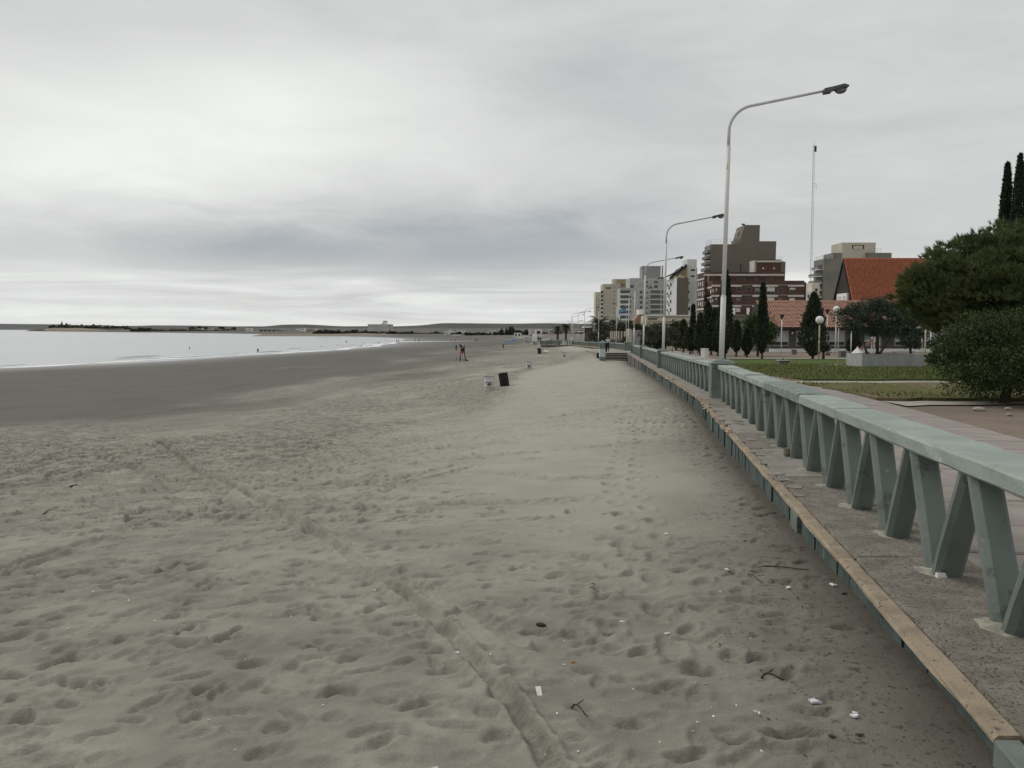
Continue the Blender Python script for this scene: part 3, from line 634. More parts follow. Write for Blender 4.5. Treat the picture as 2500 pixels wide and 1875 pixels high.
# grass blades along the nearer lawn (one mass)
def build_grass():
    rs = np.random.RandomState(3); n = 26000; d = rs.uniform(20.7, 46, n); x = pe(22) + rs.uniform(0, 1, n) ** 1.3 * 14; x = x + np.where(d > 29, .8, .3)
    keep = ~((d > 27.4) & (d < 29.8)); d = d[keep]; x = x[keep]
    low = d < 29; pat = fbm(x, d, 77, 3, .5); k2 = rs.rand(len(d)) < np.where(low, .35 + 1.2 * pat, 1); d = d[k2]; x = x[k2]; n = len(d)
    h = rs.uniform(.05, .13, n) * np.where(d < 29, .8, 1); wv = rs.uniform(.012, .03, n); a = rs.uniform(0, 6.28, n); l = rs.normal(0, .05, (n, 2))
    z = CAMZ - 1.5 - .012 * d + np.where(d < 29, .025, .05)
    v = np.stack([np.stack([x - np.cos(a) * wv, d - np.sin(a) * wv, z], -1), np.stack([x + np.cos(a) * wv, d + np.sin(a) * wv, z], -1), np.stack([x + l[:, 0], d + l[:, 1], z + h], -1)], 1).reshape(-1, 3)
    me = np_mesh('grass', v, np.arange(len(v)).reshape(-1, 3), 3); tag(link('lawn_grass', me, MT['grass_blade']), 'short green and yellowing grass of the lawns behind the balustrade', kind='stuff')
build_grass()

# paving slabs of the promenade
def build_pavers():
    W_, Ln = 1.15, .92; mb = MB(); mb.box(-W_ / 2 + .008, W_ / 2 - .008, -Ln / 2 + .008, Ln / 2 - .008, -.05, .0); base = mb.mesh('paver')
    bm = bmesh.new(); bm.from_mesh(base); bmesh.ops.bevel(bm, geom=[e for e in bm.edges if all(v.co.z > -.01 for v in e.verts)], offset=.012, segments=1, affect='EDGES'); bm.to_mesh(base); bm.free()
    rs = random.Random(4); root = tag(empty('promenade_paving', (xf(10) + 2, 10, prom_z(10))), None, None, None, 'structure')
    base.materials.append(MT['paver']); r0 = root.matrix_basis.inverted()
    inv = Matrix.Translation(root.location).inverted()
    d = .6
    while d < 44:
        for c in range(3):
            x = xf(d) + .38 + W_ * (c + .5); 
            if x + W_ / 2 > pe(d) + .25: continue
            o = bpy.data.objects.new('paving_slab', base); COL.objects.link(o); o.parent = root
            o.location = inv @ Vector((x, d, prom_z(d) + rs.uniform(-.006, .006))); o.rotation_euler = (-.012 + rs.uniform(-.004, .004), rs.uniform(-.004, .004), rz(d))
        d += Ln
build_pavers()

# ============================================================ SEA WALL, LEDGE, BALUSTRADE
def strip(mb, d0, d1, o0, o1, h0, h1, n=6, jo=0.0, jh=0.0, mi=0, bev=.012, rs=None, org=Vector((0, 0, 0))):
    """a bar that follows the wall from d0 to d1, o = offset from the baluster front, h = height above the promenade"""
    rs = rs or RNG; sec = [(o0 + bev, h0), (o0, h0 + bev), (o0, h1 - bev), (o0 + bev, h1), (o1 - bev, h1), (o1, h1 - bev), (o1, h0 + bev), (o1 - bev, h0)]
    vs = []; fs = []; m = len(sec)
    for i in range(n + 1):
        d = d0 + (d1 - d0) * i / n
        for k, (o, h) in enumerate(sec):
            a = jo * rs.normal() if k in (1, 2, 3) else jo * .3 * rs.normal(); b = jh * rs.normal() if k in (2, 3, 4, 5) else jh * .6 * rs.normal()
            vs.append(Vector((xf(d) + o + a, d, prom_z(d) + h + b)) - org)
    for i in range(n):
        for k in range(m):
            k2 = (k + 1) % m; fs.append((i * m + k, (i + 1) * m + k, (i + 1) * m + k2, i * m + k2))
    fs += [tuple(range(m)), tuple(range((n + 1) * m - 1, n * m - 1, -1))]
    mb.add(vs, fs, mi)

PIL = [21.0, 42.2, 63.3, 84.6, 103.0]                      # lamp pillars
def leg_mesh(sgn):
    """one slanting leg of the zigzag; x across the wall, y along it"""
    w, t, c, H = .056, .165, .032, .722; sec = [(-w + c, 0), (w - c, 0), (w, c), (w, t - c * .7), (w - c * .7, t), (-w + c * .7, t), (-w, t - c * .7), (-w, c)]
    mb = MB(); n = len(sec); rs = np.random.RandomState(5 + int(sgn)); vs = []
    levels = (0, .25, .5, .75, 1)
    for f in levels:
        y0 = sgn * (.057 + f * (.518 - .114))
        for (y, x) in sec: vs.append((x + rs.normal(0, .0012), y0 + y + rs.normal(0, .0012), H * f + (.003 if f == 1 else -.02 if f == 0 else 0)))
    fs = [(i * n + k, i * n + (k + 1) % n, (i + 1) * n + (k + 1) % n, (i + 1) * n + k) for i in range(len(levels) - 1) for k in range(n)] + [tuple(range(n - 1, -1, -1)), tuple(range((len(levels) - 1) * n, len(levels) * n))]
    mb.add(vs, fs); me = mb.mesh('baluster')
    me.materials.append(MT['teal_paint']); return me
LEGS = (leg_mesh(1.0), leg_mesh(-1.0))
def leg_place(x, d, z, head, side, parent, inv):
    o = bpy.data.objects.new('baluster', LEGS[0 if side > 0 else 1]); COL.objects.link(o); o.parent = parent
    o.location = inv @ Vector((x, d, z)); o.rotation_euler = (0, 0, head); return o
def balustrade(d0, d1, label, segs, legs=True, first=None):
    root = thing('balustrade', label, 'balustrade', (xf((d0 + d1) / 2) + .17, (d0 + d1) / 2, prom_z((d0 + d1) / 2)), 0, 'balustrade sections between the lamp pillars')
    inv = Matrix.Translation(root.location).inverted(); org = root.location
    for (a, b, dh, mt) in segs:
        mb = MB(); strip(mb, a + .004, b - .004, -.022 - dh * .5, .345 + dh * .3, .722 + .003, .833 + dh, max(4, int((b - a) / (.22 if b < 24 else .6))), .0035, .003, 0, .016, org=org); mb.obj('rail_segment', MT[mt], root)
    p = 1.035; d = first if first is not None else d0 + .35
    rows = MB()
    while d < d1 - .02:
        for s in (1, -1):
            e = d + s * .26
            if e < d0 + .10 or e > d1 - .10: continue
            if legs: leg_place(xf(d), d, prom_z(d), rz(d), s, root, inv)
            else:
                me = LEGS[0 if s > 0 else 1]; M = Matrix.Translation(Vector((xf(d), d, prom_z(d))) - org) @ Matrix.Rotation(rz(d), 4, 'Z')
                rows.add([M @ v.co for v in me.vertices], [tuple(q.vertices) for q in me.polygons])
        d += p
    if not legs: tag(rows.obj('baluster_row', MT['teal_paint'], root), kind='stuff')
    return root
balustrade(.4, 20.72, 'nearest pale green balustrade with big zigzag balusters, from the foreground to the first lamp',
    [(.4, 2.2, 0, 'teal_rail'), (2.2, 7.9, 0, 'teal_rail'), (7.9, 9.75, .004, 'teal_rail'), (9.75, 12.6, .016, 'teal_patch'), (12.6, 15.0, .002, 'teal_rail'), (15.0, 15.9, .014, 'teal_rail'), (15.9, 18.2, 0, 'teal_rail'), (18.2, 20.72, .006, 'teal_rail')], first=4.21 - 1.035 * 3)
balustrade(21.28, 41.95, 'pale green zigzag balustrade section between the first and second lamp pillars',
    [(21.28, 23.5, .004, 'teal_rail'), (23.5, 26.6, 0, 'teal_rail'), (26.6, 27.8, .018, 'teal_rail'), (27.8, 33, .004, 'teal_rail'), (33, 37.5, 0, 'teal_rail'), (37.5, 41.95, .006, 'teal_rail')])
balustrade(42.47, 63.02, 'pale green balustrade section between the second and third lamp pillars, balusters seen edge on', [(42.47, 49, .004, 'teal_rail'), (49, 56, 0, 'teal_rail'), (56, 63.02, .008, 'teal_rail')], first=43.2)
balustrade(63.58, 84.3, 'short looking pale green balustrade section just before the beach stairs', [(63.58, 74, 0, 'teal_rail'), (74, 84.3, .005, 'teal_rail')], legs=False)
balustrade(103.5, 145.6, 'far pale green balustrade section beginning at the big pillar beyond the stairs', [(103.5, 125, 0, 'teal_rail'), (125, 145.6, 0, 'teal_rail')], legs=False)
balustrade(146.4, 203, 'farthest straight run of green balustrade, short of the round lookout', [(146.4, 175, 0, 'teal_rail'), (175, 203, 0, 'teal_rail')], legs=False)
def pillar(d, label, w=.5, h=.86, patch=False):
    x = xf(d) + .09; r = thing('balustrade_pillar', label, 'pillar', (x, d, prom_z(d)), rz(d), 'pillars that carry the lamps')
    b = MB(); b.box(-w / 2 - .02, w / 2, -w / 2, w / 2, -.03, h); b.obj('post', MT['teal_paint'], r, bevel=.018)
    b = MB(); b.box(-w / 2 - .035, w / 2 + .06, -w / 2 - .04, w / 2 + .04, h + .002, h + .055); b.obj('cap', MT['teal_rail'], r, bevel=.012)
    b = MB(); b.box(-w / 2 + .05, w / 2 - .03, -w / 2 + .05, w / 2 - .05, h + .057, h + .095); b.obj('plinth', MT['teal_rail'], r, bevel=.01)
    if patch: b = MB(); b.box(-.04, .16, -w / 2 - .004, -w / 2 + .004, .36, .60); b.obj('paint_patch', MT['teal_light'], r)
    return r
pillar(PIL[0], 'green concrete pillar at the foot of the nearest lamp post, lighter square of paint on it', patch=True)
pillar(PIL[1], 'green concrete pillar under the second lamp post'); pillar(PIL[2], 'green concrete pillar under the third lamp post'); pillar(PIL[3], 'green end pillar of the balustrade beside the top of the beach stairs')
pillar(PIL[4], 'wide green pillar across the landing from the stairs, fifth lamp rising from it', .95, 1.0)
for d, t in ((125, 'small'), (146, 'slim'), (163.5, 'narrow'), (187, 'tiny looking')): pillar(d, f'{t} distant green pillar in the balustrade past the stairs, under a lamp', .42)

def sea_wall():
    org = Vector((xe(20), 20, prom_z(20))); root = tag(empty('sea_wall', org), 'low green sea wall with a projecting stone ledge, along the sand from the foreground to the stairs', 'sea wall')
    rs = np.random.RandomState(8)
    cuts = [3.04, 5.6, 8.9, 11.2, 13.1, 15.2, 17.9, 20.6, 23.5, 26.8, 30, 34, 38, 42, 47, 52, 58, 64, 71, 78, 85]
    mb = MB(); strip(mb, .3, 3.04, -.50 + .1, .36, -.34, -.002, 4, .004, .003, org=org); mb.obj('ledge_slab', MT['ledge_stone'], root)
    mb = MB(); strip(mb, 2.2, 3.03, -.515, -.405, -.5, -.012, 3, .004, .003, org=org); mb.obj('end_block', MT['teal_paint'], root)
    for i, (a, b) in enumerate(zip(cuts[:-1], cuts[1:])):
        mt = 'ledge_stone' if b < 9 or (i % 3 == 0 and b < 30) else 'ledge_cement'
        n = max(4, int((b - a) / .12)) if a < 30 else 12
        mb = MB(); strip(mb, a + .004, b - .004, -.388, .36, -.052, rs.uniform(-.006, .003), n, .006, .0035, org=org, rs=rs); mb.obj('ledge_slab', MT[mt], root)
        # nosing: sound near the camera, broken further on
        broken = a > 12.5
        mb = MB(); strip(mb, a + .004, b - .004, -.505, -.392, -.05, -.004, n if broken else max(3, n // 3), .026 if broken else .004, .012 if broken else .002, org=org, rs=rs, bev=.014)
        mb.obj('nosing', MT['broken_nosing' if broken else 'tan_nosing'], root)
    d = 3.08; k = 0
    while d < 60:
        wd = rs.uniform(.30, .46) * (1 if d < 25 else 1.7); mb = MB(); o = -.470 + rs.uniform(-.006, .02 if d < 9 else .045)
        strip(mb, d + .006, d + wd - .006, o, o + .07, -1.1, -.056, 3, .004, .0, org=org, rs=rs); mb.obj('wall_board', MT['green_board'], root); d += wd
    mb = MB(); strip(mb, 60, 85, -.44, -.365, -1.6, -.06, 8, .004, 0, org=org); mb.obj('wall_face', MT['dark_wall'], root)
    mb = MB(); strip(mb, .3, 85, -.36, .3, -1.6, -.06, 30, 0, 0, org=org); mb.obj('wall_core', MT['dark_wall'], root)
    # mortar smeared round the baluster feet, spalled flakes along the broken edge
    for k in range(14):
        d = 4.21 + 1.035 * (k - 1); m2 = MB(); n = 11
        p = [(xf(d) + .03 + (.10 + .05 * rs.rand()) * math.cos(q) - org.x, d + (.11 + .07 * rs.rand()) * math.sin(q) - org.y) for q in np.linspace(0, 6.283, n, endpoint=False)]
        zt = prom_z(d) - org.z; c = (xf(d) + .06 - org.x, d - org.y, zt + .022); m2.add([(x, y, zt - .002 + .0045 * rs.rand()) for x, y in p] + [c], [(i, (i + 1) % n, n) for i in range(n)]); m2.obj('mortar_collar', MT['mortar'], root)
    for k in range(46):
        d = math.exp(rs.uniform(math.log(7.8), math.log(40))); s = rs.uniform(.04, .12) * (1 + d * .010); x = xf(d) - .42 + abs(rs.normal(0, .13)); n = 6; m2 = MB()
        p = [(x + s * rs.uniform(.5, 1) * math.cos(q) * .8 - org.x, d + s * 1.3 * rs.uniform(.5, 1) * math.sin(q) - org.y) for q in np.linspace(0, 6.283, n, endpoint=False)]; zt = prom_z(d) - org.z
        m2.prism(p, zt + .001, zt + rs.uniform(.006, .016), axis='z'); m2.obj('spalled_flake', MT['ledge_cement' if k % 3 else 'ledge_stone'], root)
    for d in (7.35, 16.7, 26.5, 36.3, 46, 56, 66, 76):
        mb = MB(); strip(mb, d - .17, d + .17, -.492, -.40, -1.2, -.058, 2, .003, 0, org=org); mb.obj('pier', MT['teal_paint'], root)
sea_wall()
def far_wall():
    org = Vector((xe(150), 150, prom_z(150))); root = tag(empty('sea_wall', org), 'brownish sea wall below the far balustrade beyond the stairs', 'sea wall')
    mb = MB(); strip(mb, 103, 205, -.5, .36, -.16, -.002, 20, .01, .01, org=org); mb.obj('ledge', MT['broken_nosing'], root)
    mb = MB(); strip(mb, 103, 205, -.38, .3, -3, -.162, 20, .01, 0, org=org); mb.obj('wall_face', MT['dark_wall'], root)
far_wall()
# stairs down to the sand, landing and marked pillar
def stairs():
    xl, xr, d0 = 9.75, xe(86.5) + .12, 86.0; zt = prom_z(88.2); zb = zt - 1.16
    r = thing('beach_stairs', 'grey brown concrete stairs with seven steps leading down to the sand', 'stairs', ((xl + xr) / 2, d0, zb))
    o = r.location
    for k in range(7):
        b = MB(); b.box(xl - o.x, xr - o.x, .31 * k, 2.6, zb - .5 - o.z if k == 0 else .166 * k + .001, .166 * (k + 1) - .045)
        t = b.obj('step', MT['wood_gable'], r); b = MB(); b.box(xl - o.x, xr - o.x, .31 * k - .05, 2.6, .166 * (k + 1) - .044, .166 * (k + 1)); b.obj('tread', MT['path_concrete'], t)  # same concrete: riser shade painted in with a dark step under a pale tread
    b = MB(); b.box(xr - o.x + .003, xr - o.x + .12, -.15, 2.4, -.5, 1.16); b.obj('side_wall', MT['dark_wall'], r)
    b = MB(); b.box(9.05 - o.x, xl - .003 - o.x, 2.05, 2.3, -.6, 1.13); b.obj('return_wall', MT['dark_wall'], r)
    f = [(xl - .7, 88.05), (9.05, 102.5), (xf(103) + .4, 103), (xf(88) + .4, 88.05)]
    flat('landing', f, -.004, MT['ledge_cement'], thick=2.2)
    p = thing('stair_pillar', 'square pillar at the foot of the stairs, green with a pale blue painted middle', 'pillar', (9.36, 86.0, zb))
    b = MB(); b.box(-.29, .29, -.29, .29, -.5, .78); b.obj('lower_block', MT['teal_paint'], p)
    b = MB(); b.box(-.30, .30, -.30, .30, .782, 1.62); b.obj('painted_block', MT['pale_blue_paint'], p)
    b = MB(); b.box(-.28, .28, -.28, .28, 1.622, 2.1); b.obj('upper_block', MT['teal_paint'], p)
stairs()
def lookout():
    z = prom_z(212); r = thing('lookout_terrace', 'round green balustraded lookout jutting onto the far beach', 'lookout', (11, 213, z)); o = r.location
    pts = [(15.2, 204), (11.5, 204.2), (8.6, 206.5), (7.3, 210.5), (7.8, 216), (10, 220), (14.5, 222)]
    q = [(x - o.x, y - o.y) for x, y in pts]; b = MB(); b.prism(list(reversed(q)) if False else q, -3.2, -.16, axis='z'); b.obj('wall', MT['dark_wall'], r)
    q2 = [(x * 1.07, y * 1.05) for x, y in q]; b = MB(); b.prism(q2, -.158, 0, axis='z'); b.obj('deck', MT['ledge_cement'], r)
    for (x0, y0), (x1, y1) in zip(q[:-1], q[1:]):
        L = math.hypot(x1 - x0, y1 - y0); n = max(3, int(L / .55)); M = Matrix.Translation((x0, y0, 0)) @ Matrix.Rotation(math.atan2(y1 - y0, x1 - x0), 4, 'Z')
        b = MB(); b.box(.1, L - .1, -.15, .15, .9, 1.05, M=M); b.obj('rail_segment', MT['teal_rail'], r)
        b = MB()
        for k in range(n): b.box(L * (k + .3) / n, L * (k + .75) / n, -.1, .1, .002, .898, M=M)
        tag(b.obj('baluster_row', MT['teal_paint'], r), kind='stuff'); b = MB(); b.box(-.22, .22, -.22, .22, .001, 1.12, M=M); b.obj('post', MT['teal_paint'], r)
    b = MB(); b.box(-.4, .4, -.05, .0, .05, 1.0, M=Matrix.Translation((q[1][0] + 1.2, q[1][1] - .35, 0))); b.obj('painted_panel', MT['pale_blue_paint'], r)
lookout()

# ============================================================ LAMPS
def make_lamp():
    r = empty('street_lamp', (0, 0, 0)); lean = .0165
    def P(x, z): return (x + lean * z, 0, z)
    b = MB(); b.smooth = True; b.tube([P(0, 0), P(0, 1.58)], .068, 12); b.tube([P(0, 1.58), P(0, 1.64)], [.068, .055], 12, cap=False); b.obj('lower_pole', MT['lamp_white'], r)
    b = MB(); b.smooth = True; b.tube([P(0, 1.62), P(0, 5.30)], .054, 12); b.tube([P(0, 5.30), P(0, 5.36)], [.054, .042], 12, cap=False); b.obj('middle_pole', MT['lamp_white'], r)
    pts = [P(0, 5.33), P(0, 5.70)]
    for k in range(1, 9):
        t = k / 8; q = t * R(76); pts.append(P(.55 * (1 - math.cos(q)) * 1.15, 5.70 + .62 * math.sin(q)))
    x0, z0 = pts[-1][0] - lean * 6.3, pts[-1][2]; pts.append((pts[-1][0] + 1.80, 0, z0 + .33))
    b = MB(); b.smooth = True; b.tube(pts, [.040] * 2 + [.037] * 8 + [.030], 10); b.obj('arm', MT['galvanised'], r)
    ex, ez = pts[-1][0], pts[-1][2]; M = Matrix.Translation((ex - .03, 0, ez)) @ Matrix.Rotation(-R(8), 4, 'Y') @ Matrix.Scale(.9, 4)
    h = empty('lamp_head', (0, 0, 0)); COL.objects.unlink(h); bpy.data.objects.remove(h)
    b = MB(); b.prism([(0, -.075), (.02, .045), (.14, .055), (.25, .06), (.56, .09), (.68, .03), (.67, -.01), (.26, -.035), (.20, -.085), (.03, -.085)], -.11, .11, M=M); hd = b.obj('lamp_head', MT['lamp_head'], r, bevel=.01)
    b = MB(); b.smooth = True; b.ball((0, 0, 0), (.175, .10, .125), 12)
    b.v = [tuple(M @ Vector((v[0] + .47, v[1], min(v[2], .0) - .03))) for v in b.v]; b.obj('lens', MT['lamp_glass'], hd)
    return r
LN = ['nearest', 'second', 'third', 'fourth', 'fifth', 'sixth', 'seventh', 'eighth', 'ninth', 'tenth', 'eleventh']
lamp0 = make_lamp(); LPOS = [(5.31, 21.0), (7.70, 42.2), (10.03, 63.3), (12.42, 84.6), (14.42, 103), (15.7, 125), (15.2, 146), (14.2, 163.5), (14.8, 187), (15.3, 211), (13.6, 192)]
for i, (x, d) in enumerate(LPOS):
    o = lamp0 if i == 0 else copy_tree(lamp0)
    h = .955 if i < 4 else 1.09 if i == 4 else .95
    o.location = (x, d, prom_z(d) + (h if i < 9 else 0)); o.rotation_euler = (0, 0, rz(d) * .5 + random.uniform(-.05, .05)); 
    if i >= 9: o.scale = (1.1, 1.1, 1.14)
    tag(o, ['nearest and tallest looking white street lamp, rust stained, curved arm over the park', 'second white street lamp, its lamp head just left of the nearest pole', 'third white street lamp along the balustrade, before the tan and white building', 'fourth white street lamp, by the stairs end pillar', 'fifth white street lamp, on the wide pillar beyond the stairs', 'sixth white street lamp, in front of the pale slat fence', 'seventh white street lamp, directly behind the two people at the stairs', 'eighth white street lamp, left of the palm by the beige tower', 'ninth white street lamp, far along the promenade near the palms', 'tenth small white street lamp beside two far palms', 'farthest and leftmost white curved street lamp beside the far palms'][i], 'street lamp', 'curved street lamps along the promenade')
def globe_lamp(px, d, h, label, rust=False):
    r = thing('globe_lamp', label, 'lamp', (PX(px, d), d, prom_z(d)), 0, 'globe lamps in the park')
    b = MB(); b.smooth = True; b.tube([(0, 0, 0), (0, 0, h - .5)], .05, 10); b.obj('pole', MT['rust_pole' if rust else 'white_paint'], r)
    b = MB(); b.smooth = True; b.lathe([(.06, h - .5), (.10, h - .47), (.09, h - .40)], 12); b.obj('collar', MT['metal_dark'], r)
    b = MB(); b.smooth = True; b.ball((0, 0, h - .17), .275, 20); b.obj('globe', MT['white_wall'], r)
globe_lamp(1999, 57.5, 2.68 + .27, 'white globe lamp on a rusty pole in front of the broad cypress', True); globe_lamp(2039, 73, 4.0 + .25, 'taller white globe lamp beside the tree in the planter')
def cone_lamp(px, d, h, label):
    r = thing('lantern_lamp', label, 'lamp', (PX(px, d), d, prom_z(d)), 0, 'lantern lamps in front of the tiled house')
    b = MB(); b.smooth = True; b.tube([(0, 0, 0), (0, 0, h - .5)], .045, 8); b.obj('pole', MT['white_paint'], r)
    b = MB(); b.lathe([(.04, h - .5), (.23, h - .02)], 4, cap=False); b.lathe([(.26, h - .02), (.25, h + .02)], 4)
    b.obj('lantern', MT['metal_dark'], r)
cone_lamp(1907, 80, 3.8, 'white pole with an inverted pyramid lantern before the pink tiled roof'); cone_lamp(2017.5, 84, 4.4, 'inverted pyramid lantern lamp between the broad cypress and the taller globe lamp')
def double_lamp(px, d, top, reach, label):
    x = PX(px, d); r = thing('double_street_lamp', label, 'street lamp', (x, d, prom_z(d)), 0, 'double armed road lamps'); H = top - prom_z(d)
    b = MB(); b.tube([(0, 0, 0), (0, 0, H - .3)], .07, 8); b.obj('pole', MT['galvanised'], r)
    for s in (-1, 1):
        b = MB(); b.tube([(0, 0, H - .3), (s * reach * .3, 0, H), (s * reach, 0, H + reach * .28)], .05, 6); a = b.obj('arm', MT['galvanised'], r)
        b = MB(); b.box(s * reach - .25, s * reach + .25, -.12, .12, H + reach * .28 - .06, H + reach * .28 + .1); b.obj('lamp_head', MT['lamp_head'], a)
double_lamp(1478, 215, PZ(783, 215), 1.6, 'double armed road lamp in front of the big palm'); double_lamp(1433, 300, PZ(787, 300), 2.2, 'double armed road lamp between the ninth and seventh lamps, before the hill'); double_lamp(1401, 330, PZ(788, 330), 2.4, 'small far double armed road lamp above the two palms')

# ============================================================ BUILDINGS
class Bld:
    def __init__(s, name, label, cat, px, d, base=None, group=None):
        s.d = d; z = (prom_z(d) - .3) if base is None else base; s.r = thing(name, label, cat, (PX(px, d), d, z), 0, group); s.o = s.r.location.copy()
    def L(s, px, py, d): return Vector((PX(px, d), d, PZ(py, d))) - s.o
    def box(s, part, mat, px0, px1, py0, py1=None, dd=0.0, dep=8.0, parent=None, cx=0):
        d = s.d + dd; a = s.L(px0, py0, d); b = s.L(px1, py0, d); z0 = -.5 if py1 is None else s.L(px0, py1, d).z
        m = MB(); m.box(a.x, b.x, dd, dd + dep, z0, a.z); return m.obj(part, MT[mat], parent or s.r)
    def poly(s, part, mat, pts, dd=0.0, dep=8.0, parent=None):
        d = s.d + dd; q = [s.L(x, y, d) for x, y in pts]; m = MB(); m.prism([(v.x, v.z) for v in q], dd, dd + dep); return m.obj(part, MT[mat], parent or s.r)
    def plan(s, part, mat, pts, py0, py1=None, ref=None):
        q = [(PX(x, d) - s.o.x, d - s.o.y) for x, d in pts]; z1 = PZ(py0, ref or s.d) - s.o.z; z0 = -.5 if py1 is None else PZ(py1, ref or s.d) - s.o.z
        m = MB(); m.prism(q, z0, z1, axis='z'); return m.obj(part, MT[mat], s.r)
    def win(s, px0, px1, py0, py1, dd=0.0, pane='window_glass', frame='white_wall', bars=1, fr=.09, blind=0.0, part='window', proud=.06):
        d = s.d + dd; a = s.L(px0, py1, d); b = s.L(px1, py0, d); x0, x1, z0, z1 = a.x, b.x, a.z, b.z; fr = min(fr, (x1 - x0) * .2)
        m = MB(); y0, y1 = dd - proud, dd + .05
        m.box(x0, x1, y0, y1, z1 - fr, z1); m.box(x0, x1, y0, y1, z0, z0 + fr); m.box(x0, x0 + fr, y0, y1, z0 + fr, z1 - fr); m.box(x1 - fr, x1, y0, y1, z0 + fr, z1 - fr)
        for k in range(bars):
            c = x0 + (x1 - x0) * (k + 1) / (bars + 1); m.box(c - fr * .3, c + fr * .3, y0 + .01, y1, z0 + fr, z1 - fr)
        w = m.obj(part, MT[frame], s.r)
        m = MB(); m.box(x0 + fr * .9, x1 - fr * .9, dd - .012, dd + .03, z0 + fr * .9, z1 - fr * .9); m.obj('pane', MT[pane], w)
        if blind: m = MB(); m.box(x0 + fr, x1 - fr, dd - .035, dd - .016, z1 - fr - (z1 - z0 - 2 * fr) * blind, z1 - fr); m.obj('blind', MT['blind'], w)
        return w
    def hole(s, px0, px1, py0, py1, dd=0.0, mat='window_dark', part='window'):
        d = s.d + dd; a = s.L(px0, py1, d); b = s.L(px1, py0, d); m = MB(); f = .12; m.box(a.x, b.x, dd - .03, dd + .05, a.z, b.z)
        return m.obj(part, MT[mat], s.r)
    def rail(s, pts, h=1.0, n=6, mat='steel_white', name='roof_railing', r=.035):
        m = MB()
        for (p, q) in zip(pts[:-1], pts[1:]):
            p, q = Vector(p), Vector(q); m.tube([p + Vector((0, 0, h)), q + Vector((0, 0, h))], r, 4); m.tube([p + Vector((0, 0, h * .5)), q + Vector((0, 0, h * .5))], r * .6, 4)
            k = max(1, int((q - p).length / 1.4))
            for i in range(k + 1): t = p.lerp(q, i / k); m.tube([t, t + Vector((0, 0, h))], r * .8, 4)
        return m.obj(name, MT[mat], s.r)
def z1(x, y): return 1440 + x / 8.508, 640 + y / 8.508
def z2(x, y): return 1680 + x / 7.373, 530 + y / 7.373
def z4(x, y): return 1980 + x / 7.9, 560 + y / 7.9
def zz(f, x0, x1, y0, y1): a = f(x0, y0); b = f(x1, y1); return a[0], b[0], a[1], b[1]

# pale beige tower, far left of the town front
b = Bld('apartment_tower', 'beige apartment tower with tiny square windows and a water tank, leftmost of the tall blocks', 'building', 1490, 567)
b.box('wall', 'beige_render', *z1(265, 0)[:1], z1(628, 0)[0], z1(0, 460)[1], dep=16); b.box('tank_house', 'cream_render', z1(465, 0)[0], z1(555, 0)[0], z1(0, 360)[1], z1(0, 462)[1], dd=4, dep=9); b.box('tank_house', 'ochre_render', z1(552, 0)[0], z1(768, 0)[0], z1(0, 362)[1], z1(0, 462)[1], dd=3.4, dep=9)
b.box('wall', 'beige_render', z1(622, 0)[0], z1(770, 0)[0], z1(0, 461)[1], dd=6, dep=10)
b.box('side_wing', 'cream_render', z1(112, 0)[0], z1(262, 0)[0], z1(0, 628)[1], dd=26, dep=12)
for k in range(8):
    y = 525 + k * 87.3
    for x in (498, 598) if k < 6 else (492,): b.hole(*zz(z1, x - 11, x + 11, y - 8, y + 8))
    if k: b.hole(*zz(z1, 284, 300, y - 6, y + 8), mat='shutter_grey')
for k in range(3): b.hole(*zz(z1, 322 + k * 38, 352 + k * 38, 528, 560))
for k in range(7): b.hole(*zz(z1, 222, 263, 600 + k * 84, 655 + k * 82), dd=-.2, part='balcony_opening')
for k in range(7): b.box('balcony', 'beige_render', z1(214, 0)[0], z1(266, 0)[0], z1(0, 655 + k * 82)[1], z1(0, 672 + k * 82)[1], dd=-1.2, dep=1.0)

# grey block with glazed balconies
b = Bld('apartment_block', 'light grey apartment block with stacked balconies and a blank rooftop box', 'building', 1575, 480)
b.box('wall', 'grey_render', z1(820, 0)[0], z1(1575, 0)[0], z1(0, 342)[1], dep=18); b.box('roof_box', 'mid_grey_render', z1(1070, 0)[0], z1(1452, 0)[0], z1(0, 92)[1], z1(0, 345)[1], dd=3, dep=10)
b.box('chimney', 'grey_render', z1(1478, 0)[0], z1(1504, 0)[0], z1(0, 82)[1], z1(0, 345)[1], dd=4, dep=1.2); b.box('side_wing', 'grey_render', z1(618, 0)[0], z1(818, 0)[0], z1(0, 545)[1], dd=.6, dep=14)
for k in range(6):
    y = 592 + k * 104
    w = b.hole(*zz(z1, 628, 812, y, y + 62), dd=.57, mat='window_glass', part='balcony_opening'); b.box('balcony_parapet', 'pale_render', z1(622, 0)[0], z1(816, 0)[0], z1(0, y + 62)[1], z1(0, y + 100)[1], dd=-.2, dep=.7)
    if k < 5:
        b.hole(*zz(z1, 1246, 1450, y, y + 76), mat='window_glass', part='balcony_opening'); b.box('balcony_glass', 'shutter_grey', z1(1250, 0)[0], z1(1446, 0)[0], z1(0, y + 44)[1], z1(0, y + 76)[1], dd=-.5, dep=.3)
        b.box('balcony_slab', 'pale_render', z1(1240, 0)[0], z1(1456, 0)[0], z1(0, y + 77)[1], z1(0, y + 90)[1], dd=-.9, dep=.88)
        b.win(*zz(z1, 1022, 1080, y + 8, y + 68), frame='shutter_grey'); b.win(*zz(z1, 1145, 1205, y + 8, y + 66), frame='shutter_grey', blind=.6)
        b.hole(*zz(z1, 1480, 1506, y, y + 60)); b.hole(*zz(z1, 822, 846, y + 8, y + 40))
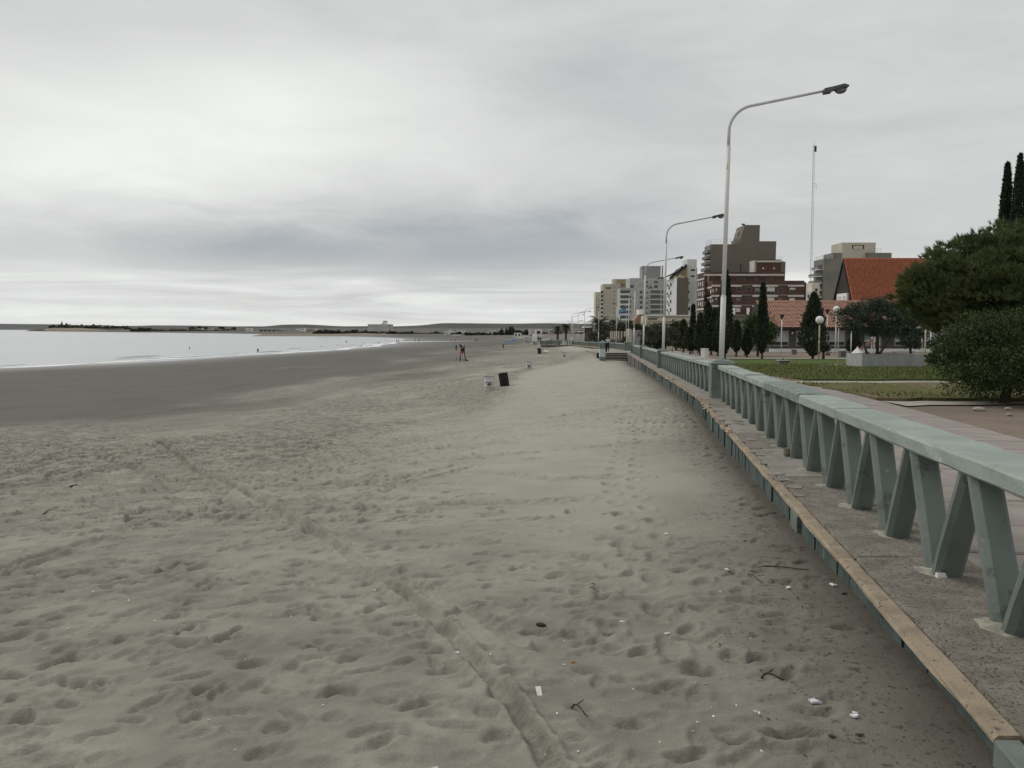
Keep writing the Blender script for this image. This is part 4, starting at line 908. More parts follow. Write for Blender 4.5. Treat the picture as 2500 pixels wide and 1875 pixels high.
for q in ((1155, 1192, 382, 446), (1155, 1192, 485, 532), (1230, 1256, 485, 522), (1318, 1396, 400, 446), (1318, 1396, 485, 546), (822, 902, 482, 542)): b.win(*zz(z1, *q), frame='shutter_grey')

# white and taupe corner block with a slate gable
b = Bld('corner_block', 'white walled apartment block with a blank dark taupe side and curved slate gable', 'building', 1652, 293)
b.plan('white_wall', 'pale_render', [(z1(1787, 0)[0], 291), (z1(1785, 0)[0] + 1, 305), (z1(1575, 0)[0], 305)], z1(0, 338)[1]); b.plan('taupe_wall', 'taupe_render', [(z1(1790, 0)[0], 291), (z1(2026, 0)[0], 293), (z1(2026, 0)[0], 308), (z1(1790, 0)[0], 306)], z1(0, 335)[1])
b.poly('gable_wall', 'ochre_render', [z1(1700, 340), z1(1715, 285), z1(1830, 215), z1(1995, 105), z1(2000, 340)], dd=4, dep=7)
b.poly('gable_front', 'cream_render', [z1(1722, 340), z1(1722, 300), z1(1828, 300), z1(1828, 270), z1(1880, 270), z1(1880, 300), z1(1945, 300), z1(1945, 340)], dd=3.4, dep=.5)
b.poly('slate_roof', 'slate', [z1(1600, 292), z1(1700, 250), z1(1820, 190), z1(1880, 125), z1(1990, 75), z1(1998, 110), z1(1900, 150), z1(1825, 218), z1(1700, 272), z1(1622, 305)], dd=2.6, dep=9)
for x in (1898, 1976): b.box('chimney', 'slate', z1(x - 18, 0)[0], z1(x + 18, 0)[0], z1(0, 95 if x < 1950 else 58)[1], z1(0, 160)[1], dd=5, dep=1.5)
for k in range(4):
    y = 440 + k * 172
    for x, w_, dd in ((1600, 14, 11.0), (1672, 20, 6.8)):
        q = zz(z1, x - w_, x + w_, y + (28 if x < 1650 else 0), y + (88 if x < 1650 else 72)); b.hole(*q, dd=dd - 1.6)
    b.box('balcony', 'cream_render', z1(1610, 0)[0], z1(1650, 0)[0], z1(0, y + 60)[1], z1(0, y + 110)[1], dd=7.2, dep=2)
# narrow white tower
b = Bld('narrow_tower', 'narrow stained white tower with two slit windows near its top', 'building', 1687, 300)
b.box('wall', 'stain_render', z1(1998, 0)[0], z1(2192, 0)[0], 634.6, dep=9); b.box('edge_strip', 'mid_grey_render', z1(2194, 0)[0], z1(2204, 0)[0], 655, dd=.4, dep=8)
for q in ((1683.7, 1693.6, 658.6, 662.8), (1683.6, 1692.6, 673.6, 677.2), (1678.6, 1680.8, 690, 695), (1678.4, 1680.5, 710, 716), (1678.2, 1680.3, 731, 736)): b.hole(*q)
b.box('lower_block', 'white_wall', 1677, 1696, 742, dd=-6, dep=5.5); b.hole(1679, 1683, 750, 758, dd=-6.02); b.hole(1685, 1694, 746, 765, dd=-6.02)

# tall taupe tower with stepped roof
b = Bld('stepped_tower', 'tall dark taupe blank walled tower with stepped top and balconies on its left', 'building', 1810, 262)
b.poly('wall', 'taupe_render', [z2(385, 1300), z2(385, 505), z2(895, 505), z2(905, 395), z2(972, 165), z2(1247, 165), z2(1243, 452), z2(1545, 452), z2(1540, 780), z2(1718, 818), z2(1708, 1300)][::1], dep=9)
b.poly('stair_head', 'taupe_light', [z2(855, 500), z2(858, 305), z2(905, 238), z2(975, 195), z2(990, 500)], dd=3.5, dep=4)
b.box('lift_house', 'taupe_render', z2(800, 0)[0], z2(888, 0)[0], z2(0, 430)[1], z2(0, 510)[1], dd=2, dep=4)
o = b.o
for k in range(5):
    zt = PZ(z2(0, 600 + k * 105)[1], 262) - o.z; xl = PX(z2(385, 0)[0], 262) - o.x
    m = MB(); m.box(xl - 1.0 - .18 * k, xl - .003, .8, 7.5, zt - .9, zt); m.obj('balcony', MT['taupe_light'], b.r); m = MB(); m.box(xl - .1, xl + .05, 1.2, 7, zt + .05, zt + 1.5); m.obj('window', MT['window_glass'], b.r)
zt = PZ(z2(0, 505)[1], 262) - o.z; xl = PX(z2(395, 0)[0], 262) - o.x; xr = PX(z2(800, 0)[0], 262) - o.x; b.rail([(xl, 8.8, zt), (xl, .2, zt), (xr, .2, zt)], 1.55)
m = MB(); m.box(PX(z2(802, 0)[0], 262) - o.x, PX(z2(888, 0)[0], 262) - o.x, .3, .34, zt, zt + 1.6); m.obj('glass_screen', MT['shutter_grey'], b.r)
zt = PZ(z2(0, 780)[1], 262) - o.z; b.rail([(PX(z2(1548, 0)[0], 262) - o.x, 1, zt), (PX(z2(1680, 0)[0], 262) - o.x, 1, zt)], .95)
m = MB(); q = b.L(*z2(948, 200), 265); m.tube([(q.x, 3, q.z), (q.x, 3, q.z + 1.1)], .12, 6); m.box(q.x - .5, q.x + .5, 2.8, 3.2, q.z + .6, q.z + .95); m.obj('roof_antenna', MT['metal_dark'], b.r)

# brick apartment house with white bands
b = Bld('brick_apartment_house', 'dark red brick apartment house banded with white stripes below the taupe tower', 'building', 1840, 238)
b.box('upper_wall', 'brick', z2(272, 0)[0], z2(1702, 0)[0], z2(0, 1000)[1], dd=6, dep=9.5); b.box('lower_wall', 'brick', z2(415, 0)[0], z2(2062, 0)[0], z2(0, 1150)[1], dd=0, dep=11); b.box('lower_wall', 'brick', z2(2064, 0)[0], z2(2096, 0)[0], z2(0, 1178)[1], dd=1.2, dep=8)
b.box('roof_room', 'brick', z2(1206, 0)[0], z2(1640, 0)[0], z2(0, 775)[1], z2(0, 1010)[1], dd=8, dep=6); b.box('corner_strip', 'white_band', z2(1160, 0)[0], z2(1204, 0)[0], z2(0, 790)[1], z2(0, 1010)[1], dd=8.6, dep=5)
b.box('white_band', 'white_band', z2(1206, 0)[0], z2(1640, 0)[0], z2(0, 790)[1], z2(0, 826)[1], dd=7.85, dep=.146)
for x in (1320, 1512):
    m = MB(); q = b.L(*z2(x, 935), 246); m.ball((q.x, 7.97, q.z), (.33, .12, .33), 10); m.obj('round_vent', MT['white_band'], b.r)
b.box('white_band', 'white_band', z2(262, 0)[0], z2(1700, 0)[0], z2(0, 1022)[1] + 1.2, z2(0, 1058)[1] + 1.2, dd=5.8, dep=.196)
def band(y0, y1):
    for x0, x1 in ((410, 560), (742, 942), (1138, 1318), (1350, 1592), (1772, 2060)): b.box('white_band', 'white_band', z2(x0, 0)[0], z2(x1, 0)[0], z2(0, y0)[1], z2(0, y1)[1], dd=-.25, dep=.246)
    for x0, x1 in ((944, 1136), (1594, 1770)): b.box('recess_band', 'taupe_light', z2(x0, 0)[0], z2(x1, 0)[0], z2(0, y0 - 6)[1], z2(0, y0 + 14)[1], dd=-.1, dep=.096)
band(1224, 1258); band(1404, 1440); band(1585, 1622)
for x0, x1, y0, y1, pn, fr_ in ((845, 930, 1275, 1346, 'window_dark', 'shutter_grey'), (1030, 1112, 1270, 1340, 'window_dark', 'taupe_light'), (1180, 1300, 1276, 1340, 'shutter_grey', 'shutter_grey'), (1180, 1300, 1350, 1400, 'window_dark', 'shutter_grey'), (1396, 1532, 1270, 1342, 'shutter_white', 'shutter_white'), (1396, 1532, 1350, 1400, 'window_dark', 'shutter_grey'), (1600, 1672, 1285, 1345, 'window_dark', 'taupe_light'), (1800, 1902, 1278, 1312, 'shutter_white', 'shutter_white'), (1800, 1902, 1314, 1356, 'window_dark', 'shutter_grey'),
        (850, 930, 1456, 1512, 'window_glass', 'taupe_light'), (1040, 1110, 1456, 1520, 'window_dark', 'taupe_light'), (1196, 1292, 1450, 1515, 'window_dark', 'shutter_grey'), (1394, 1528, 1450, 1520, 'shutter_white', 'shutter_white'), (1600, 1660, 1460, 1520, 'window_glass', 'taupe_light'), (1798, 1896, 1462, 1524, 'shutter_white', 'shutter_white')):
    b.win(*zz(z2, x0, x1, y0, y1), pane=pn, frame=fr_, dd=0)
for x0, x1, y0, y1 in ((850, 990, 1105, 1142), (1165, 1222, 1105, 1142), (1378, 1490, 1108, 1138)): b.win(*zz(z2, x0, x1, y0, y1), dd=6, frame='taupe_light', pane='window_dark')
for x0, x1, y0, y1 in ((416, 440, 1298, 1362), (475, 496, 1282, 1342), (412, 432, 1478, 1530), (473, 494, 1462, 1500)): b.win(*zz(z2, x0 + 4, x1 + 4, y0, y1), pane='shutter_white', frame='shutter_white', bars=0)
# the left return of the building (faces the sea)
o = b.o; xw = PX(z2(272, 0)[0], 244) - o.x
for k in range(4):
    zc = PZ(z2(0, 1100 + k * 180)[1], 244) - o.z; m = MB(); m.box(xw - .12, xw - .003, 6.05, 15.5, zc - .5, zc); m.obj('white_band', MT['white_band'], b.r)
    for j, yy in enumerate((7.5, 10.2, 12.6)):
        m = MB(); m.box(xw - .08, xw + .02, yy, yy + .9, zc - 2.1 - .3 * (j == 0), zc - .95); m.obj('window', MT['shutter_white'], b.r)
xw2 = PX(z2(415, 0)[0], 238) - o.x
for k in range(3):
    zc = PZ(z2(0, 1250 + k * 180)[1], 238) - o.z; m = MB(); m.box(xw2 - .15, xw2 - .003, .1, 5.9, zc - .5, zc); m.obj('white_band', MT['white_band'], b.r); m = MB(); m.box(xw2 - 1.3, xw2 - .003, 3, 5.8, zc - 2.4, zc - 1.4); m.obj('balcony', MT['brick'], b.r)
    m = MB(); m.box(xw2 - .08, xw2 + .02, 1.0, 2.0, zc - 2.0, zc - .9); m.obj('window', MT['shutter_white'], b.r)
for px in (1790, 1825): b.box('porch_post', 'white_wall', px - 3, px + 3, 752, 768, dd=-2, dep=.8)
b.win(1794, 1805, 752, 762, dd=-.0, pane='shutter_white', frame='shutter_white')
m = MB(); q = b.L(*z2(925, 990), 250); m.tube([(q.x, 12.5, q.z - .2), (q.x, 12.5, q.z + 1.9)], .17, 8); m.tube([(q.x, 12.5, q.z + 1.9), (q.x, 12.5, q.z + 2.25)], .33, 8); m.obj('flue', MT['metal_dark'], b.r)
m = MB()
for x in (340, 575): q = b.L(*z2(x, 1190), 240); m.tube([(q.x, 2, q.z), (q.x, 2, q.z + 2.4)], .08, 6)
m.obj('vent_pipe', MT['white_band'], b.r)

# grey building behind the steep red roof
b = Bld('balcony_tower', 'grey apartment tower with a light top storey rising behind the steep red roof', 'building', 2070, 355)
b.box('side_wall', 'olive_grey_render', z4(205, 0)[0], z4(540, 0)[0], z4(0, 578)[1], dep=12); b.box('side_wall', 'olive_grey_render', z4(375, 0)[0], z4(538, 0)[0], z4(0, 466)[1], z4(0, 580)[1], dd=1, dep=11); b.box('top_storey', 'beige_render', z4(542, 0)[0], z4(1186, 0)[0], z4(0, 272)[1], dd=1.5, dep=12); b.box('right_wing', 'olive_grey_render', z4(1030, 0)[0], z4(1496, 0)[0], z4(0, 466)[1], dd=0, dep=10)
w = b.hole(*zz(z4, 735, 966, 318, 396), dd=1.5, mat='window_dark', part='wall_recess'); b.box('recess_panel', 'beige_render', z4(760, 0)[0], z4(938, 0)[0], z4(0, 332)[1], z4(0, 397)[1], dd=1.3, dep=.16)
o = b.o
for k in range(6):
    y = 770 + k * 132; zt = PZ(z4(0, y)[1], 355) - o.z; xl = PX(z4(203, 0)[0], 355) - o.x
    m = MB(); m.box(xl - (3.3 if k else 2.0), xl - .003, 1.0, 9, zt - .35, zt - .05); a = m.obj('balcony', MT['pale_render'], b.r); m = MB(); m.box(xl - (3.25 if k else 1.95), xl - (3.15 if k else 1.85), 1.0, 9, zt - .05, zt + 1.0); m.box(xl - 3.1, xl - .1, 1.0, 1.08, zt - .04, zt + .95) if k else None; m.obj('parapet', MT['shutter_grey'], a)
    m = MB(); m.box(xl - .12, xl + .02, 2, 8, zt, zt + 2.0); m.obj('window', MT['window_dark'], b.r)
zt = PZ(z4(0, 578)[1], 355) - o.z; xl = PX(z4(208, 0)[0], 355) - o.x; b.rail([(xl, 11, zt), (xl, .3, zt), (PX(z4(370, 0)[0], 355) - o.x, .3, zt)], 1.5, r=.06)
zt = PZ(z4(0, 466)[1], 355) - o.z; b.rail([(PX(z4(1192, 0)[0], 355) - o.x, 2, zt), (PX(z4(1325, 0)[0], 355) - o.x, 2, zt)], 1.9, r=.06); b.rail([(PX(z4(445, 0)[0], 355) - o.x, 2, zt), (PX(z4(530, 0)[0], 355) - o.x, 2, zt)], 1.4, r=.06)
b = Bld('yellow_house', 'small pale yellow building squeezed left of the grey balcony tower', 'building', 1990, 300)
b.box('wall', 'cream_render', 1979, 1997, 691, dep=8); b.box('wall', 'ochre_render', 1975, 1985, 700, dd=2, dep=8); b.box('side_house', 'white_wall', 1962, 1980, 712, dd=-2, dep=6); b.hole(1986, 1992, 705, 712); b.hole(1968, 1972, 720, 727, dd=-2.02)

# steep tiled A-frame roof
def tile_roof(name, p0, ex, up, nu, nv, mat, parent, org, arc=.06, seed=0):
    """one real curved tile per cell, each row overlapping the one below it"""
    p0, ex, up = Vector(p0), Vector(ex), Vector(up); nrm = ex.cross(up).normalized(); nrm = nrm if nrm.z > 0 else -nrm
    rs = np.random.RandomState(seed); vs = []; fs = []; u = ex / nu; v = up / nv
    for i in range(nu):
        for j in range(nv):
            b0 = p0 + u * i + v * j - org; jt = nrm * rs.normal(0, .010); s = u * rs.normal(0, .02); k = len(vs)
            for f in (-.14, 1.0):
                lift = nrm * (.055 if f < 0 else .0)
                for g, h in ((0.02, 0), (.27, arc * .8), (.5, arc), (.73, arc * .8), (.98, 0)): vs.append(b0 + u * g + v * f + nrm * h + lift + jt + s)
            k5 = k + 5; fs += [(k + q, k + q + 1, k5 + q + 1, k5 + q) for q in range(4)]
    m = MB(); m.add(vs, fs); me = m.mesh(name); o = link(name, me, MT[mat], parent); return tag(o, kind='stuff')
b = Bld('a_frame_house', 'house with a steep bright red tiled A-frame roof and dark wooden gable', 'house', 2150, 110, prom_z(110))
o = b.o; xl, xr = 43.7, 55.6; zr = PZ(634.5, 110); ze = PZ(737, 107)
m = MB(); m.prism([(106.9 - o.y, ze - o.z), (113.1 - o.y, ze - o.z), (110 - o.y, zr - .12 - o.z)], xl - o.x, xr - o.x, axis='x'); m.obj('roof_deck', MT['wood_gable'], b.r)
tile_roof('roof_tiles', (xl, 106.8, ze - .05), (xr - xl, 0, 0), (0, 3.2, zr - ze + .1), 54, 24, 'tile_red', b.r, o, .085, 4)
tile_roof('roof_tiles', (xr, 113.2, ze - .05), (xl - xr, 0, 0), (0, -3.2, zr - ze + .1), 54, 24, 'tile_red', b.r, o, .085, 5)
m = MB(); m.tube([(xl - .1 - o.x, 110 - o.y, zr + .04 - o.z), (xr + .1 - o.x, 110 - o.y, zr + .04 - o.z)], .13, 8); m.obj('ridge_cap', MT['tile_red'], b.r)
for y0 in (106.8, 113.2):
    m = MB(); a = Vector((xl - .15 - o.x, y0 - o.y, ze - .05 - o.z)); c = Vector((xl - .15 - o.x, 110 - o.y, zr - .05 - o.z)); m.add([a, a + Vector((.12, 0, 0)), c + Vector((.12, 0, 0)), c, a + Vector((0, 0, -.35)), a + Vector((.12, 0, -.35)), c + Vector((.12, 0, -.35)), c + Vector((0, 0, -.35))], [(0, 1, 2, 3), (7, 6, 5, 4), (0, 3, 7, 4), (1, 5, 6, 2), (0, 4, 5, 1), (3, 2, 6, 7)]); m.obj('barge_board', MT['wood_gable'], b.r)
m = MB(); m.box(xl - .30 - o.x, xl - .05 - o.x, 107.9 - o.y, 111.2 - o.y, ze - .3 - o.z, ze + 1.15 - o.z); w = m.obj('white_gable_room', MT['white_wall'], b.r)
for y0 in (108.4, 109.9): m = MB(); m.box(xl - .36 - o.x, xl - .302 - o.x, y0 - o.y, y0 + .8 - o.y, ze + .05 - o.z, ze + .8 - o.z); m.obj('window_panel', MT['shutter_white'], w)
m = MB(); m.box(xl + .3 - o.x, xr - .2 - o.x, 107.3 - o.y, 112.8 - o.y, -.3, ze - .01 - o.z); m.obj('wall', MT['dark_house_wall'], b.r)

# long house with the pink tiled roof
b = Bld('long_house', 'long low house with faded pink tiled roof, dark walls and wide windows with blinds', 'house', 2000, 95, prom_z(95))
o = b.o; xl, xr = PX(1843, 99.5), PX(2385, 99.5); zr = PZ(736.5, 99.5); ze = PZ(799.5, 94.2)
m = MB(); m.prism([(94.5 - o.y, ze - .06 - o.z), (104.5 - o.y, ze - .06 - o.z), (99.5 - o.y, zr - .06 - o.z)], xl - o.x, xr - o.x, axis='x'); m.obj('roof_deck', MT['wood_gable'], b.r)
tile_roof('roof_tiles', (xl, 94.2, ze), (xr - xl, 0, 0), (0, 5.3, zr - ze), 92, 19, 'tile_pink', b.r, o, .05, 7); tile_roof('roof_tiles', (xr, 104.8, ze), (xl - xr, 0, 0), (0, -5.3, zr - ze), 92, 19, 'tile_pink', b.r, o, .05, 8)
m = MB(); m.tube([(xl - o.x, 99.5 - o.y, zr + .03 - o.z), (xr - o.x, 99.5 - o.y, zr + .03 - o.z)], .11, 6); m.obj('ridge_cap', MT['tile_pink'], b.r)
m = MB(); m.box(xl + .5 - o.x, xr - .5 - o.x, .3, 9, -.3, ze - .02 - o.z); m.obj('wall', MT['dark_house_wall'], b.r); m = MB(); m.box(xl + .4 - o.x, xr - .4 - o.x, .1, .298, -.3, .32); m.obj('plinth', MT['white_wall'], b.r)
m = MB(); m.box(xl - .1 - o.x, xr + .1 - o.x, -.98, -.86, ze - .16 - o.z, ze - .03 - o.z); m.obj('gutter', MT['wood_gable'], b.r)
for px0, px1 in ((1874, 1925), (1942, 1992), (2020, 2062), (2105, 2150), (2182, 2224), (2258, 2302), (2320, 2360)): b.win(px0, px1, 806, 844.5, dd=.3, frame='mid_grey_render', pane='window_dark', bars=0, fr=.12, blind=.78)
for px in (1933.5, 2170, 2244): m = MB(); q = b.L(px, 813, 95.2); m.box(q.x - .09, q.x + .09, .16, .29, q.z - .13, q.z + .13); m.obj('wall_lamp', MT['white_wall'], b.r)
# cream low building, pink house, garage block
b = Bld('cream_building', 'long low cream building with horizontal mouldings behind the dark bushes', 'building', 1632, 172)
b.box('wall', 'cream_render', z1(1160, 0)[0], z1(2118, 0)[0], z1(0, 1112)[1], dep=7)
for y0, y1, p in ((1098, 1118, .35), (1140, 1152, .2), (1210, 1225, .3), (1262, 1275, .25)): b.box('moulding', 'white_wall' if p > .3 else 'cream_render', z1(1155, 0)[0], z1(2122, 0)[0], z1(0, y0)[1], z1(0, y1)[1], dd=-p, dep=p - .004)
for q in ((1200, 1390, 1155, 1205), (1650, 1830, 1228, 1240)): b.hole(*zz(z1, *q), mat='taupe_light', part='shadow_gap')
b = Bld('pink_house', 'small salmon pink house with white upper wall left of the cream building', 'house', 1560, 190); b.poly('wall', 'pink_render', [(1549, 800), (1549, 781), (1556, 770), (1571, 767), (1571, 800)], dep=5); b.box('upper_wall', 'white_wall', 1559, 1571, 756, 768, dd=2, dep=4); b.hole(1562, 1567, 770, 776); b.box('side_wall', 'taupe_light', 1569, 1577, 768, dd=-1, dep=4)
b = Bld('garage_block', 'plain dark grey flat roofed building below the brick house', 'building', 1812, 150); b.box('wall', 'olive_grey_render', 1755, 1850, 772, dep=6); b.box('parapet', 'taupe_light', 1753, 1852, 768, 771.9, dd=-.15, dep=6.3); b.hole(1795, 1806, 784, 800); b.hole(1815, 1826, 784, 800)
b = Bld('slab_wall', 'pale concrete wall piece between the fence and the bushes', 'wall', 1538, 128); b.box('panel', 'beige_render', 1529, 1541, 803, dep=.4); b.box('panel', 'mid_grey_render', 1541.5, 1566, 806, dd=.6, dep=.4)
b = Bld('slat_fence', 'fence of tall pale upright slabs on a dark base behind the sixth lamp', 'fence', 1508, 140)
b.box('base_wall', 'dark_wall', 1488, 1528, 828.5, dep=.5)
for x0, x1 in ((424, 447), (462, 486), (499, 526), (583, 611), (645, 674), (709, 738)): b.box('slat', 'beige_render', z1(x0, 0)[0], z1(x1, 0)[0], z1(0, 1432)[1], 828.4, dep=.35)
b = Bld('kiosk', 'small low dark flat roofed shelter by the palms, far along the promenade', 'building', 1440, 240, 2.6); b.box('roof', 'pale_render', 1425, 1446, 797, 800, dep=6); b.box('roof', 'pale_render', 1414, 1430, 808, 811, dd=2, dep=6); b.box('back_wall', 'dark_wall', 1427, 1444, 800.5, dd=2, dep=3)
for px in (1427, 1436, 1444): b.box('post', 'metal_dark', px, px + 1.4, 800.2, dd=.3, dep=.2)

# lattice mast
def mast():
    d = 420; x = PX(1975, d); z0 = prom_z(d) - .5; H = PZ(362, d) - z0; r = thing('radio_mast', 'very tall thin white lattice radio mast standing behind the brick house', 'mast', (x, d, z0)); w = .55
    P = [Vector((w * math.cos(q), w * math.sin(q), 0)) for q in (R(90), R(210), R(330))]
    m = MB()
    for p in P: m.tube([p, p + Vector((0, 0, H))], .075, 4)
    m.obj('leg_rods', MT['steel_white'], r); m = MB(); n = 48
    for k in range(n):
        za, zb = H * k / n, H * (k + 1) / n
        for i in range(3): m.tube([P[i] + Vector((0, 0, za)), P[(i + 1) % 3] + Vector((0, 0, zb))], .045, 3, cap=False)
    tag(m.obj('lattice_bracing', MT['steel_white'], r), kind='stuff')
    m = MB(); m.box(.3, 1.2, -.4, .4, H - 3.4, H - .6); m.obj('antenna', MT['metal_dark'], r); m = MB(); m.tube([(0, 0, H - .2), (0, 0, H + 2)], .08, 5); m.obj('tip_rod', MT['steel_white'], r)
    for zf in (.80, .79): m = MB(); m.tube([(0, 0, H * zf), (1.6, 0, H * zf + .4), (1.6, 0, H * zf - 2.2)], .09, 4); m.obj('side_antenna', MT['galvanised'], r)
mast()
# flag and pole
def flag():
    d = 152; r = thing('flagpole', 'thin white flagpole with a drooping light blue flag before the grey block', 'flagpole', (PX(1528, d), d, prom_z(d))); H = PZ(742, d) - r.location.z
    m = MB(); m.tube([(0, 0, 0), (0, 0, H)], [.05, .03], 6); m.obj('pole', MT['white_paint'], r)
    f = tag(empty('flag', (PX(1528, d), d, 0)), 'light blue flag with a paler middle stripe drooping from the white flagpole', 'flag'); f.location.z = r.location.z
    for s, mt in ((0, 'cloth_blue'), (1, 'cloth_lightblue'), (2, 'cloth_blue')):
        vs = []; n = 8
        for k in range(n + 1):
            t = k / n; x = -.04 - 1.36 * t; zt = H - .75 - .55 * t ** 1.5 - s * .27 * (1 - .25 * t); y = .12 * math.sin(t * 7 + s * .4)
            vs += [(x, y, zt), (x + .05, y + .05, zt - .266 * (1 - .2 * t))]
        m = MB(); m.add(vs, [(2 * k, 2 * k + 2, 2 * k + 3, 2 * k + 1) for k in range(n)]); m.obj('stripe', MT[mt], f, smooth=True)
flag()

# ============================================================ TREES
def leaf_mesh(name, P, size, N=None, aspect=.5, up=.0, rs=None, tri=False):
    """many leaf sized faces at points P; N = outward direction"""
    rs = rs or np.random.RandomState(1); n = len(P); a = rs.normal(size=(n, 3)); 
    if N is not None: a = a * .6 + N * 1.0
    a[:, 2] += up; a /= np.linalg.norm(a, axis=1)[:, None] + 1e-9
    b = np.cross(a, rs.normal(size=(n, 3))); b /= np.linalg.norm(b, axis=1)[:, None] + 1e-9
    s = (size * rs.uniform(.6, 1.35, n))[:, None]
    if tri:
        v = np.stack([P - b * s * aspect * .5, P + b * s * aspect * .5, P + a * s], 1).reshape(-1, 3); return np_mesh(name, v, np.arange(3 * n).reshape(-1, 3), 3)
    v = np.stack([P, P + a * s * .5 + b * s * aspect * .5, P + a * s, P + a * s * .5 - b * s * aspect * .5], 1).reshape(-1, 3)
    return np_mesh(name, v, np.arange(4 * n).reshape(-1, 4), 4)
def cypress(px, pyt, pyb, d, wpx, label, mat='cypress_leaf', n=3200, fat=.5, base=.10, name='cypress_tree', multi=1, seed=0, leafs=1.0):
    rs = np.random.RandomState(100 + seed); x = PX(px, d); z0 = prom_z(d) - .04; H = PZ(pyt, d) - z0; Rr = wpx / F * d * .5
    r = thing(name, label, 'tree', (x, d, z0), 0, 'cypress trees of the park'); pts = []; nr = []
    for k in range(multi):
        ox = (k - (multi - 1) / 2) * Rr * .75 * (multi > 1); hk = H * (1 - .14 * (k % 2)) if multi > 1 else H
        m_ = n // multi; t = rs.uniform(0, 1, m_) ** .85; th = rs.uniform(0, 2 * np.pi, m_)
        prof = np.clip((t + .02) / (fat * .55), 0, 1) ** .8 * np.clip((1 - t) / (1 - fat * .55), 0, 1) ** .72
        lump = 1 + .22 * np.sin(th * 3 + t * 17 + k) * np.sin(t * 23 + k * 2) + .14 * np.sin(th * 7 - t * 31)
        rad = Rr * prof * lump * np.sqrt(rs.uniform(.25, 1.08, m_)) / (1.0 if multi == 1 else 1.25); cz = base * H + t * (hk * (1 - base))
        P = np.stack([ox + rad * np.cos(th), rad * np.sin(th), cz], -1); pts.append(P); nr.append(np.stack([np.cos(th) * .5, np.sin(th) * .5, np.full(m_, .9)], -1))
    sz = leafs * (.10 + .022 * Rr + .0016 * d); me = leaf_mesh('crown', np.concatenate(pts), sz, np.concatenate(nr), .42, .3, rs); link('crown', me, MT[mat], r)
    m = MB(); m.tube([(0, 0, -.1), (.02, 0, H * base + .1), (0, 0, H * .55)], [.05 + .05 * Rr + .03, .05 + .04 * Rr, .02], 7); m.obj('trunk', MT['trunk'], r); return r
def clump_tree(name, label, cat, x, d, z0, C, Ax, mat, nclump, nleaf, leaf, clr, group=None, flat_bottom=-.9, trunk=None, seed=0, aspect=.5, up=.2, shell=.55, trunk_mat='trunk', limbs=5, tri=False):
    """crown of many separate leaf clumps inside an ellipsoid centred C with semi axes Ax (local)"""
    rs = np.random.RandomState(300 + seed); r = thing(name, label, cat, (x, d, z0), 0, group); C = np.array(C); Ax = np.array(Ax); cc = []
    while len(cc) < nclump:
        v = rs.normal(size=3); v /= np.linalg.norm(v); q = v * rs.uniform(shell, 1.0) ** .6
        if q[2] < flat_bottom: continue
        cc.append(C + q * Ax * (1 + rs.normal(0, .06)))
    cc = np.array(cc); per = nleaf // nclump; P = []; N = []
    for c in cc:
        s = clr * rs.uniform(.5, 1.45); q = rs.normal(size=(per, 3)); q /= np.linalg.norm(q, axis=1)[:, None]; q *= (rs.uniform(.1, 1, per) ** .45)[:, None]
        P.append(c + q * s * np.array([1, 1, .72])); o = (c - C) / Ax; N.append(q + o * .5)
    me = leaf_mesh('crown', np.concatenate(P), leaf, np.concatenate(N), aspect, up, rs, tri); link('crown', me, MT[mat], r)
    m = MB(); base = Vector((0, 0, -.15)) if trunk is None else Vector(trunk[0]); tr = .12 if trunk is None else trunk[1]; fork = Vector(C) * .0 + Vector((base.x * .6 + C[0] * .4, base.y * .6 + C[1] * .4, max(.25, C[2] - Ax[2] * .75)))
    m.tube([base, fork], [tr, tr * .75], 8)
    for k in range(limbs):
        e = Vector(cc[rs.randint(len(cc))]); mid = fork.lerp(e, .5) + Vector((rs.normal(0, .1), rs.normal(0, .1), .12)) * Ax[0] * .4; m.tube([fork, mid, e], [tr * .55, tr * .32, tr * .1], 6)
    m.smooth = True; m.obj('trunk', MT[trunk_mat], r); return r

cypress(1769, 664, 874, 62, 40, 'tall slim cypress directly behind the nearest lamp pole', 'cypress_dark_leaf', 5200, .55, .05, seed=1)
cypress(1860, 694, 876, 61, 27, 'slim spire of a cypress in front of the pink roof, trunk bare at its foot', 'cypress_dark_leaf', 4200, .42, .07, seed=2)
cypress(1984, 719, 877, 61, 66, 'broad pointed cypress just left of the rusty globe lamp', 'cypress_leaf', 6500, .50, .045, seed=3)
cypress(1736, 741, 862, 78, 44, 'thick cypress with split top, left of the nearest lamp pole', 'cypress_leaf', 5200, .50, .06, multi=2, seed=4)
cypress(1691, 746, 864, 84, 15, 'thin dark cypress spire before the cream building end', 'cypress_dark_leaf', 2200, .5, .08, seed=5)
cypress(1708, 767, 866, 76, 26, 'ragged smaller cypress between the thin spire and the split topped one', 'cypress_leaf', 3000, .5, .07, seed=6)
cypress(1668, 784, 860, 90, 32, 'rounded dark conifer, leftmost of the row beside the plaza', 'cypress_leaf', 3600, .62, .10, seed=7)
cypress(1685, 803, 865, 80, 30, 'low bushy conifer beside the plaza, second in the row', 'cypress_leaf', 3000, .6, .12, seed=8)
cypress(1752, 793, 868, 72, 26, 'short dark conifer just left of the white pole foot', 'cypress_dark_leaf', 2600, .6, .1, seed=9)
cypress(1823, 806, 869, 68, 24, 'short slim dark conifer left of the spire by the pink roof', 'cypress_dark_leaf', 2600, .6, .08, seed=10)
cypress(1797, 786, 868, 70, 26, 'dark ragged conifer right of the nearest lamp pole', 'cypress_leaf', 3200, .6, .12, seed=11)
cypress(2442, 407, 860, 47, 58, 'left of two tall dark cypress tops above the big pine', 'cypress_dark_leaf', 14000, .42, .04, seed=12, leafs=.85)
